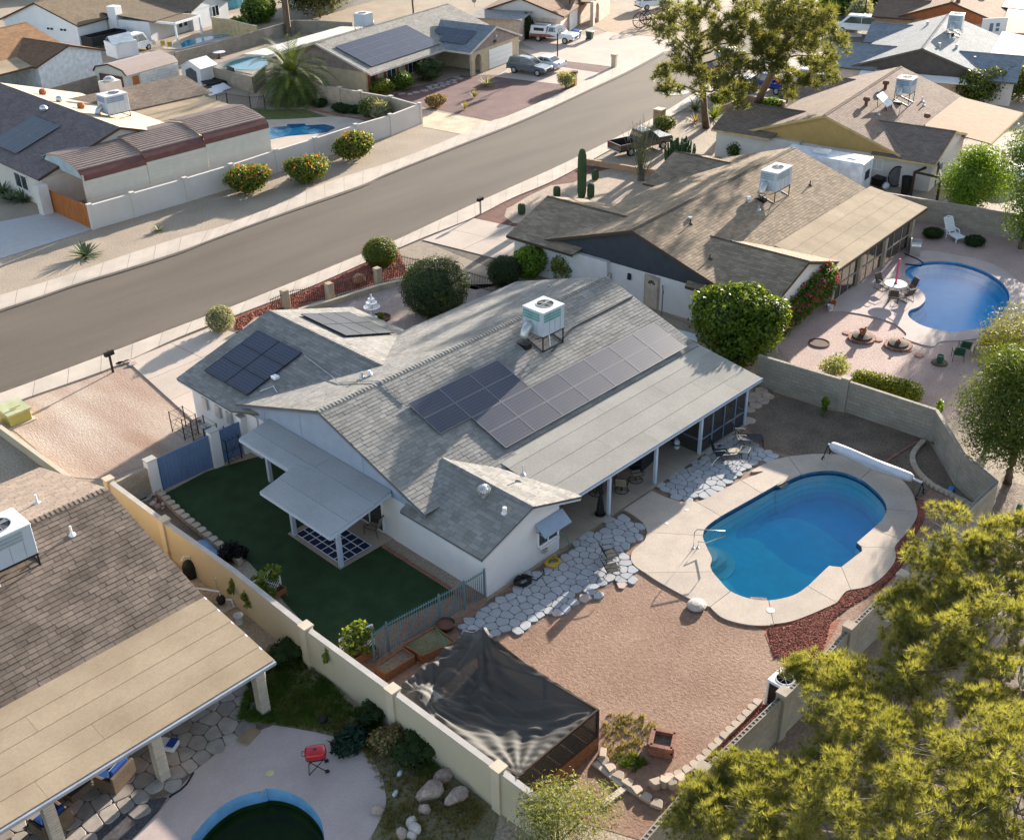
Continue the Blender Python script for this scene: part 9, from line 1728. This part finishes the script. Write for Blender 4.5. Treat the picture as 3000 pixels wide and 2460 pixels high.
# long carport in three stepped sections
cp=thing('carport','long metal carport with ribbed brown roof and pale siding behind the white wall','carport',(45,83,0)); m_side_=M('pale_siding',(.50,.49,.44),var=.05,fine=.04); m_rib=M('tan_rib_roof',(.36,.28,.24),var=.06,fine=.05,rough=.5); m_pur=M('plum_metal',(.13,.055,.05),rough=.45,fine=.05)
for k,(xa,xb,dz) in enumerate(((36.2,41.6,0),(41.6,47.0,.18),(47.0,53.2,.36))):
 prof=[(80.75,2.75+dz),(80.8,3.15+dz),(81.2,3.5+dz),(82.2,3.75+dz),(84.2,4.05+dz),(86.2,3.75+dz),(87.3,3.4+dz)]
 for (ya,za),(yb,zb) in zip(prof[:2],prof[1:3]): B().slab([(xa,ya,za),(xb,ya,za),(xb,yb,zb),(xa,yb,zb)],.05,(0,1,0)).build('eave_band',m_pur,cp)
 for (ya,za),(yb,zb) in zip(prof[2:],prof[3:]): B().slab([(xa,ya,za),(xb,ya,za),(xb,yb,zb),(xa,yb,zb)],.05).build('roof_sheet',m_rib,cp)
 rb=B(); 
 for i in range(16):
  f=i/15; y=81.3+f*4.7; z=np.interp(y,[p[0] for p in prof],[p[1] for p in prof]); rb.bar((xa,y,z+.03),(xb,y,z+.03),.09,.06)
 rb.build('roof_rib',M('dark_rib',(.27,.205,.18),rough=.5,fine=.05),cp,kind='stuff')
 for i in range(9): z0=.3+i*(2.45+dz)/9; B().slab([(xa+.02,80.72,z0),(xb-.02,80.72,z0),(xb-.02,80.78,z0+(2.45+dz)/9-.015),(xa+.02,80.78,z0+(2.45+dz)/9-.015)],.03,(0,1,0)).build('siding_board',m_side_,cp)
for y in (80.8,87.2): B().bx(36.2,36.35,y-.06,y+.06,0,3.2).build('post',m_galv,cp)
B().slab([(36.25,80.8,2.9),(36.25,87.2,2.9),(36.25,86.2,3.7),(36.25,84.2,4.0),(36.25,82.2,3.7),(36.25,81.2,3.45)],.05,(1,0,0)).build('end_panel',M('pale_blue_sheet',(.36,.43,.48),fine=.05),cp); B().bx(36.3,53.2,87.15,87.25,0,3.3).build('back_siding',m_side_,cp)
wg=thing('wooden_gate','orange-stained plank gate at the end of the white street wall','gate',(34.9,81,0)); g0=Vector((34.81,84.03,0)); g1=Vector((35.02,78.29,0)); m_ced=M('cedar_stain',(.36,.12,.035),var=.25,fine=.15,stretch=(5,5,.6))
for k in range(18): a=g0.lerp(g1,k/18+.003); b=g0.lerp(g1,(k+1)/18-.003); B().bar(a+Vector((0,0,.92)),b+Vector((0,0,.92)),.04+.012*(k%2),1.75).build('plank',m_ced,wg)
B().bar(g0+Vector((.06,.03,1.5)),g1+Vector((.06,.03,1.5)),.05,.1).build('rail',m_ced,wg)
# metal sheds
s1=frame(thing('metal_garage','tan metal garage with rounded brown-edged roof and dark red door','shed',(56.5,110.6,0),math.radians(12))); 
prof=[(0,2.1),(.5,2.6),(2.5,3.0),(4.5,2.6),(5.0,2.1)]
for (a,za),(b,zb) in zip(prof,prof[1:]): B().slab([(0,a,za),(7.2,a,za),(7.2,b,zb),(0,b,zb)],.05).build('roof_sheet',m_rib,s1)
B().bx(.1,7.1,.05,4.95,0,2.1).build('wall',m_side_,s1); B().slab([(.05,y,z) for y,z in [(0,2.05)]+prof[1:4]+[(5,2.05)]],.05,(1,0,0)).build('front_gable',m_side_,s1); B().bx(.03,.1,.7,4.2,.05,1.95).build('roller_door',m_pur,s1); B().bx(.8,1.6,-.0,.06,.05,1.9).build('side_door',m_ced,s1)
for i in range(7): B().bx(1.8,7.1,.0,.04,.1+i*.28,.34+i*.28).build('siding_board',M('white_siding',(.6,.6,.58),fine=.04),s1)
for a,b in zip(prof,prof[1:]): B().bar((0,*a),(0,*b),.1,.14).build('edge_trim',m_browntrim,s1)
s2=frame(thing('garden_shed','small white gabled shed with grey double door','shed',(63.9,108.6,0),math.radians(12)))
for s in (-1,1): B().slab([(0,1.5,2.5),(2.6,1.5,2.5),(2.6,1.5+s*1.6,1.75),(0,1.5+s*1.6,1.75)],.06).build('roof_slope',m_plastic,s2)
B().bx(.1,2.5,.1,2.9,0,1.75).build('wall',m_plastic,s2); B().slab([(.1,.1,1.7),(.1,2.9,1.7),(.1,1.5,2.4)],.05,(1,0,0)).build('gable',m_plastic,s2); B().slab([(.08,.7,.05),(.08,2.3,.05),(.08,2.3,1.4),(.08,1.5,1.75),(.08,.7,1.4)],.03,(1,0,0)).build('double_door',M('shed_door_grey',(.09,.10,.11),fine=.05),s2)
gz=thing('glass_shed','grey-blue gabled greenhouse roof behind the tan metal garage','shed',(65.8,128.4,0))
for s in (-1,1): q=Vector((65.8,128.4,0)); B().slab([(q.x-1.6,q.y,2.4),(q.x+1.6,q.y+.6,2.4),(q.x+1.6+s*.4,q.y+.6+s*1.6,1.7),(q.x-1.6+s*.4,q.y+s*1.6,1.7)],.05).build('roof_slope',M('grey_blue_sheet',(.25,.30,.36),rough=.4,fine=.05),gz)
B().bx(q.x-1.4,q.x+1.4,q.y-1.2,q.y+1.5,0,1.7).build('wall',m_white,gz)
# rust-roofed house and white house
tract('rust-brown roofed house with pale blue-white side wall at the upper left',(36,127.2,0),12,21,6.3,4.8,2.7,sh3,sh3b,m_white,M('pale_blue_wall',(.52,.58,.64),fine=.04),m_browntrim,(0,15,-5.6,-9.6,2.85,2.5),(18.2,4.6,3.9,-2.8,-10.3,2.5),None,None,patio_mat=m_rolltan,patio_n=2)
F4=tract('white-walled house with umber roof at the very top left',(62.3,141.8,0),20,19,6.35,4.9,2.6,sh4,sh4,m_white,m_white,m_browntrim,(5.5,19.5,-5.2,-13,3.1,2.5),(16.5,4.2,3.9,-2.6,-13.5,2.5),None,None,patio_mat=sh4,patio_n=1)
B().bx(5.3,6.5,-7.6,-6.3,0,3.9).build('chimney',m_white,F4); B().bx(5.5,15.5,-12.4,-6,0,2.4).build('wall',m_white,F4)
for x in (11.2,12.2,13.2): window(F4,(x,-12.4,1.4),.8,1.5,(0,-1),m_whitemetal,1)
window(F4,(14.7,-12.4,1.1),1.2,2.1,(0,-1),M('blue_door_frame',(.08,.2,.34),fine=.03),2,name='patio_door'); window(F4,(17.5,-13.2,1.6),1.4,1.3,(0,-1),m_whitemetal,2)
for y in (-1.5,-3.6): window(F4,(.28,y,1.9),1.1,.35,(-1,0),m_whitemetal,2)
pcv=frame(thing('patio_cover','white-framed dark-topped patio cover at the white house','patio cover',tuple(F4.matrix_basis@Vector((6.2,-15.8,0))),math.radians(20))); B().bx(0,5,0,3.2,2.3,2.42).build('roof_panel',sh4,pcv)
for a,c in (((0,0),(5,0)),((5,0),(5,3.2)),((0,3.2),(5,3.2)),((0,0),(0,3.2))): B().bar((*a,2.3),(*c,2.3),.16,.26).build('beam',m_whitemetal,pcv)
for x,y in ((.1,.1),(4.9,.1)): B().bx(x-.1,x+.1,y-.1,y+.1,0,2.2).build('post',m_whitemetal,pcv)
c=Vector((68.1,128.8,0)); car('white truck cab beside the black trailer, upper left',(c.x,c.y+.5,.02),math.radians(10),paint('white_paint',(.72,.73,.75)),'van',L=3.4,W=1.9)
ut=frame(thing('utility_trailer','black high-sided trailer behind the white truck cab','trailer',tuple(Vector((67.3,132.9,0))+Vector((-.5,1.5,0))),math.radians(12))); B().bx(-2.6,2.6,-1,1,.5,.6).build('floor',m_dark,ut)
for s in (-1,1): B().bx(-2.6,2.6,s-.04,s+.04,.6,1.6).build('side',m_rubber,ut); wheel(ut,0,s*1.05,.35)
for x in (-2.6,2.6): B().bx(x-.04,x+.04,-1,1,.6,1.6).build('end',m_rubber,ut)
t2=frame(thing('flat_trailer','dark tipped trailer and white sheets beside the small shed','trailer',(65.3,107.6,0),math.radians(-10))); B().bx(-1.6,1.6,-.9,.9,.4,.5).build('deck',m_rubber,t2); B().bx(1.5,1.6,-.9,.9,.5,1.7).build('ramp',m_black,t2); [wheel(t2,0,s*.95,.3) for s in (-1,1)]
for i,q in enumerate(((62.9,104.8,0),(64.3,105.5,0))): q=Vector(q); tag(B().slab([(q.x-.9,q.y-.6,.1),(q.x+.9,q.y-.4,.15),(q.x+.8,q.y+.7,.5),(q.x-.8,q.y+.6,.45)],.06).build('white_sheet',m_plastic),('lower','upper')[i]+' white panel leaning near the dark trailer','panel',group='white panels by the trailer')
# far pools
def far_pool(nm,deck,pool,col):
 struct(yard(nm+'_deck',deck,.05,m_conc)); struct(yard(nm+'_water',pool,.07,M(nm+'_blue',col,rough=.07,spec=.6,var=.2,fine=.05)))
far_pool('turquoise_pool',[(70.5,127.9,0),(75,131.5,0),(79,132.5,0),(83.5,130.7,0),(86,130.1,0),(80.9,125.5,0),(75.7,126.1,0),(71.7,125.5,0)],[(73.4,128.3,0),(74.8,129.4,0),(77.7,129.3,0),(81,128.6,0),(80.2,127.4,0),(77.3,127.5,0),(74.2,126.7,0),(72.4,126.3,0)],(.03,.30,.48)); far_pool('teal_pool',[(69.4,115.3,0),(72.3,116.6,0),(78.9,116.8,0),(78.2,116.6,0),(74.3,111.2,0),(70.3,108.6,0)],[(70,114,0),(72.3,115.6,0),(74.6,115.8,0),(76.2,114.9,0),(76.2,114.9,0),(75.3,112.9,0),(73.9,110.8,0),(71.4,110.1,0),(70.5,111.6,0)],(.02,.22,.26)); far_pool('palm_pool',[(58.9,92.8,0),(60,93.1,0),(62.7,90.6,0),(65.3,88.7,0),(66.8,86.6,0),(66.5,84.6,0),(63.2,84.5,0),(60,83.8,0),(53.9,83.3,0),(55.5,87.9,0)],[(58.6,90.5,0),(60.7,89.1,0),(61.1,89.6,0),(62.3,88.5,0),(62,87.9,0),(63.4,86.9,0),(63.5,85.7,0),(63.3,85.1,0),(62,84.6,0),(60.6,85.3,0),(58.9,86.4,0),(57.6,86.7,0),(56.3,87,0),(57.1,89,0)],(.012,.10,.22))
rt=frame(thing('round_table','round white table on a pedestal between the far pools','table',(72.3,118.1,0))); B().lathe([(.75,.72),(.75,.76),(0,.76)],(0,0,0),18).build('table_top',m_plastic,rt); B().lathe([(.4,0),(.1,.1),(.08,.72)],(0,0,0),10).build('pedestal',m_browntrim,rt)
for i,q in enumerate(((70.9,128,0),(71.1,126.8,0),(70.3,129.3,0))): sling_chair(('yellow chair left by the turquoise pool','yellow chair right by the turquoise pool','white chair under the far patio cover')[i],q,math.radians(150),M('yellow_fabric',(.42,.33,.06),fine=.05) if i<2 else m_plastic,m_galv,'chairs by the turquoise pool')
tag(B().bx((69.6,85,0)[0]-.4,(69.6,85,0)[0]+.4,(69.6,85,0)[1]-.4,(69.6,85,0)[1]+.4,0,1.0).build('pool_heater',m_galv,bevel=.05),'grey pool equipment box inside the white wall corner','pool equipment')
wf=thing('plank_fence','short brown plank fence beside the house across the street','fence',(73.5,95.4,0)); fa,fb=Vector((72.8,96.2,0)),Vector((73.5,93.4,0))
for k in range(14): B().bar(fa.lerp(fb,k/14+.005)+Vector((0,0,.85)),fa.lerp(fb,(k+1)/14-.005)+Vector((0,0,.85)),.05,1.6).build('plank',M('brown_plank',(.22,.13,.07),var=.3,fine=.2,island=.2),wf)
# far house with the arch, top centre
FH=tract('pinkish far house with arched entry and white garage at the top centre',(103.1,99.3,0),25,19,5.6,4.5,2.6,sh5,sh5b,m_cream,M('pink_beige',(.50,.40,.33),fine=.04),m_browntrim,None,(6.2,3.6,3.8,-2,-5.4,2.5),None,None)
B().slab([(-4.3,5,2.8),(-4.3,-1.6,2.8),(.2,-1.6,2.95),(.2,5,2.95)],.12).build('lean_to_roof',M('grey_lean_roof',(.27,.25,.24),fine=.05),FH); B().bx(-3.9,.2,-1.2,4.6,0,2.7).build('wall',M('pink_beige',(.50,.40,.33)),FH); B().bx(-1.8,-.9,-1.26,-1.2,.05,2.1).build('side_door',m_dark,FH)
B().bx(4.0,7.4,-5.16,-5.08,.05,2.1).build('garage_door',m_whitemetal,FH); 
ar=B(); pts=[(9.6-1.0*math.cos(math.pi*k/8),1.5+1.0*math.sin(math.pi*k/8)) for k in range(9)]
for (x0,z0),(x1,z1) in zip(pts,pts[1:]): ar.add([(x0,-7.1,z0),(x1,-7.1,z1),(x1,-7.1,2.9),(x0,-7.1,2.9),(x0,-6.7,z0),(x1,-6.7,z1),(x1,-6.7,2.9),(x0,-6.7,2.9)],[(0,1,2,3),(7,6,5,4),(0,4,5,1)])
ar.bx(7.8,8.62,-7.1,-6.7,0,2.9); ar.bx(10.58,16,-7.1,-6.7,0,2.9); ar.build('arch_wall',M('pink_beige',(.50,.40,.33)),FH); B().bx(7.8,16,-6.7,-5,2.75,2.9).build('porch_roof',sh5,FH)
sd_=thing('satellite_dish','grey satellite dish on the far pink house','satellite dish',(102.7,106.8,3)); p_=Vector((102.7,106.8,3)); b=B(); b.ell(p_+Vector((0,0,.6)),(.45,.2,.5),10,6); b.build('dish',m_galv,sd_); B().cyl(p_-Vector((0,0,.4)),.04,.7,6).build('mast',m_galv,sd_)
# orange-gabled house top right
H5=tract('brown-roofed house with burnt orange gable at the top right',(132.2,58.6,0),18.5,19,5.6,4.5,2.6,sh5,sh5b,M('burnt_orange',(.30,.10,.04),fine=.05),M('brown_beige',(.32,.22,.15),fine=.05),m_browntrim,(8,19,-5,-11,2.9,2.5),None,(4.0,4.2,3.8,2.6,8.6,2.4),None,patio_mat=M('pale_flat_roof',(.55,.54,.53)),patio_n=2)
B().bx(15,17,-2.6,-.8,3.4,6.2).build('chimney',M('brown_beige',(.32,.22,.15)),H5); B().lathe([(.25,3.6),(.25,4.6),(.4,4.75),(0,4.9)],(1.2,-.6,0),10).build('roof_vent',m_rust,H5); B().ell((11,-2.6,4.3),(1.6,.7,.35),12,6).build('skylight',m_plastic,H5)
sg=frame(thing('sign_board','white board with a navy square letter R emblem beyond the slate roof','sign',tuple(Vector((132.7,53.4,1.2))-Vector((0,0,1.2))),math.radians(-38))); B().bx(-1.5,1.5,-.04,.04,.6,3.3).build('board',m_plastic,sg); B().bx(-.55,-.12,-.06,-.04,1.85,2.75).build('emblem_bar',m_dkblue,sg); B().bx(.2,.65,-.06,-.04,2.35,2.75).build('emblem_top',m_dkblue,sg); B().bx(.25,.65,-.06,-.04,1.85,2.2).build('emblem_foot',m_dkblue,sg)
for x in (-1.2,1.2): B().bx(x-.05,x+.05,-.03,.03,0,.6).build('leg',m_galv,sg)
# farther roofs closing the top edge
for i,(q,rz,L,w_,c,lab) in enumerate((((103.3,127.8,0),14,14,9,(.50,.46,.42),'pale sided outbuilding above the roof cooler at the top edge'),((81.5,173.9,0),20,18,9,(.10,.095,.09),'dark roof at the top edge left of the white house'),((92,169.5,0),20,16,9,(.16,.13,.1),'brown roof at the top edge above the white house'),((74.9,178.8,0),20,12,9,(.22,.15,.11),'brown roof at the top left corner'))):
 q=Vector(q); t=frame(thing('house',lab,'house',(q.x,q.y+7,0),math.radians(rz),'roofs along the top edge')); m_r=M('edge_roof_%d'%i,c,fine=.08)
 for s in (-1,1): B().slab([(-L/2,0,4.2),(L/2,0,4.2),(L/2,s*w_/2,2.7),(-L/2,s*w_/2,2.7)],.12).build('roof_slope',m_r,t)
 B().bx(-L/2+.4,L/2-.4,-w_/2+.4,w_/2-.4,0,2.7).build('wall',m_cream,t)
tb_=frame(thing('turquoise_building','turquoise-walled building at the top edge behind the square hedge','building',tuple(Vector((93.3,140.2,0))+Vector((2,5,0))),math.radians(15))); B().bx(-5,5,-2,2,0,4).build('wall',M('turquoise_wall',(.10,.30,.38),fine=.04),tb_); B().bx(-5.3,5.3,-2.3,2.3,4,4.15).build('roof',m_whitemetal,tb_); B().bx(-1,0,-2.06,-2,0,2.2).build('door',M('turquoise_door',(.06,.2,.27),fine=.03),tb_)
for q,lab,hh in (((88.4,142,0),'tan wall behind the square hedge at the top',2.2),): panel_wall(lab,[(79.7,130.7,2),(80.2,127.6,2),(80,122.9,2),(80.2,121.6,2)],2.0,M('ochre_wall',(.46,.35,.2),fine=.06),cap=m_pillar)
fl=thing('flag','small red-and-white flag by the turquoise building','flag',(90.8,140.4,0)); p_=Vector((90.8,140.4,0)); B().cyl(p_,.04,3,6).build('pole',m_galv,fl)
for k in range(5): B().bx(p_.x-.02,p_.x+.02,p_.y,p_.y+.9,2.0+k*.2,2.19+k*.2).build('stripe',m_red if k%2==0 else m_plastic,fl)
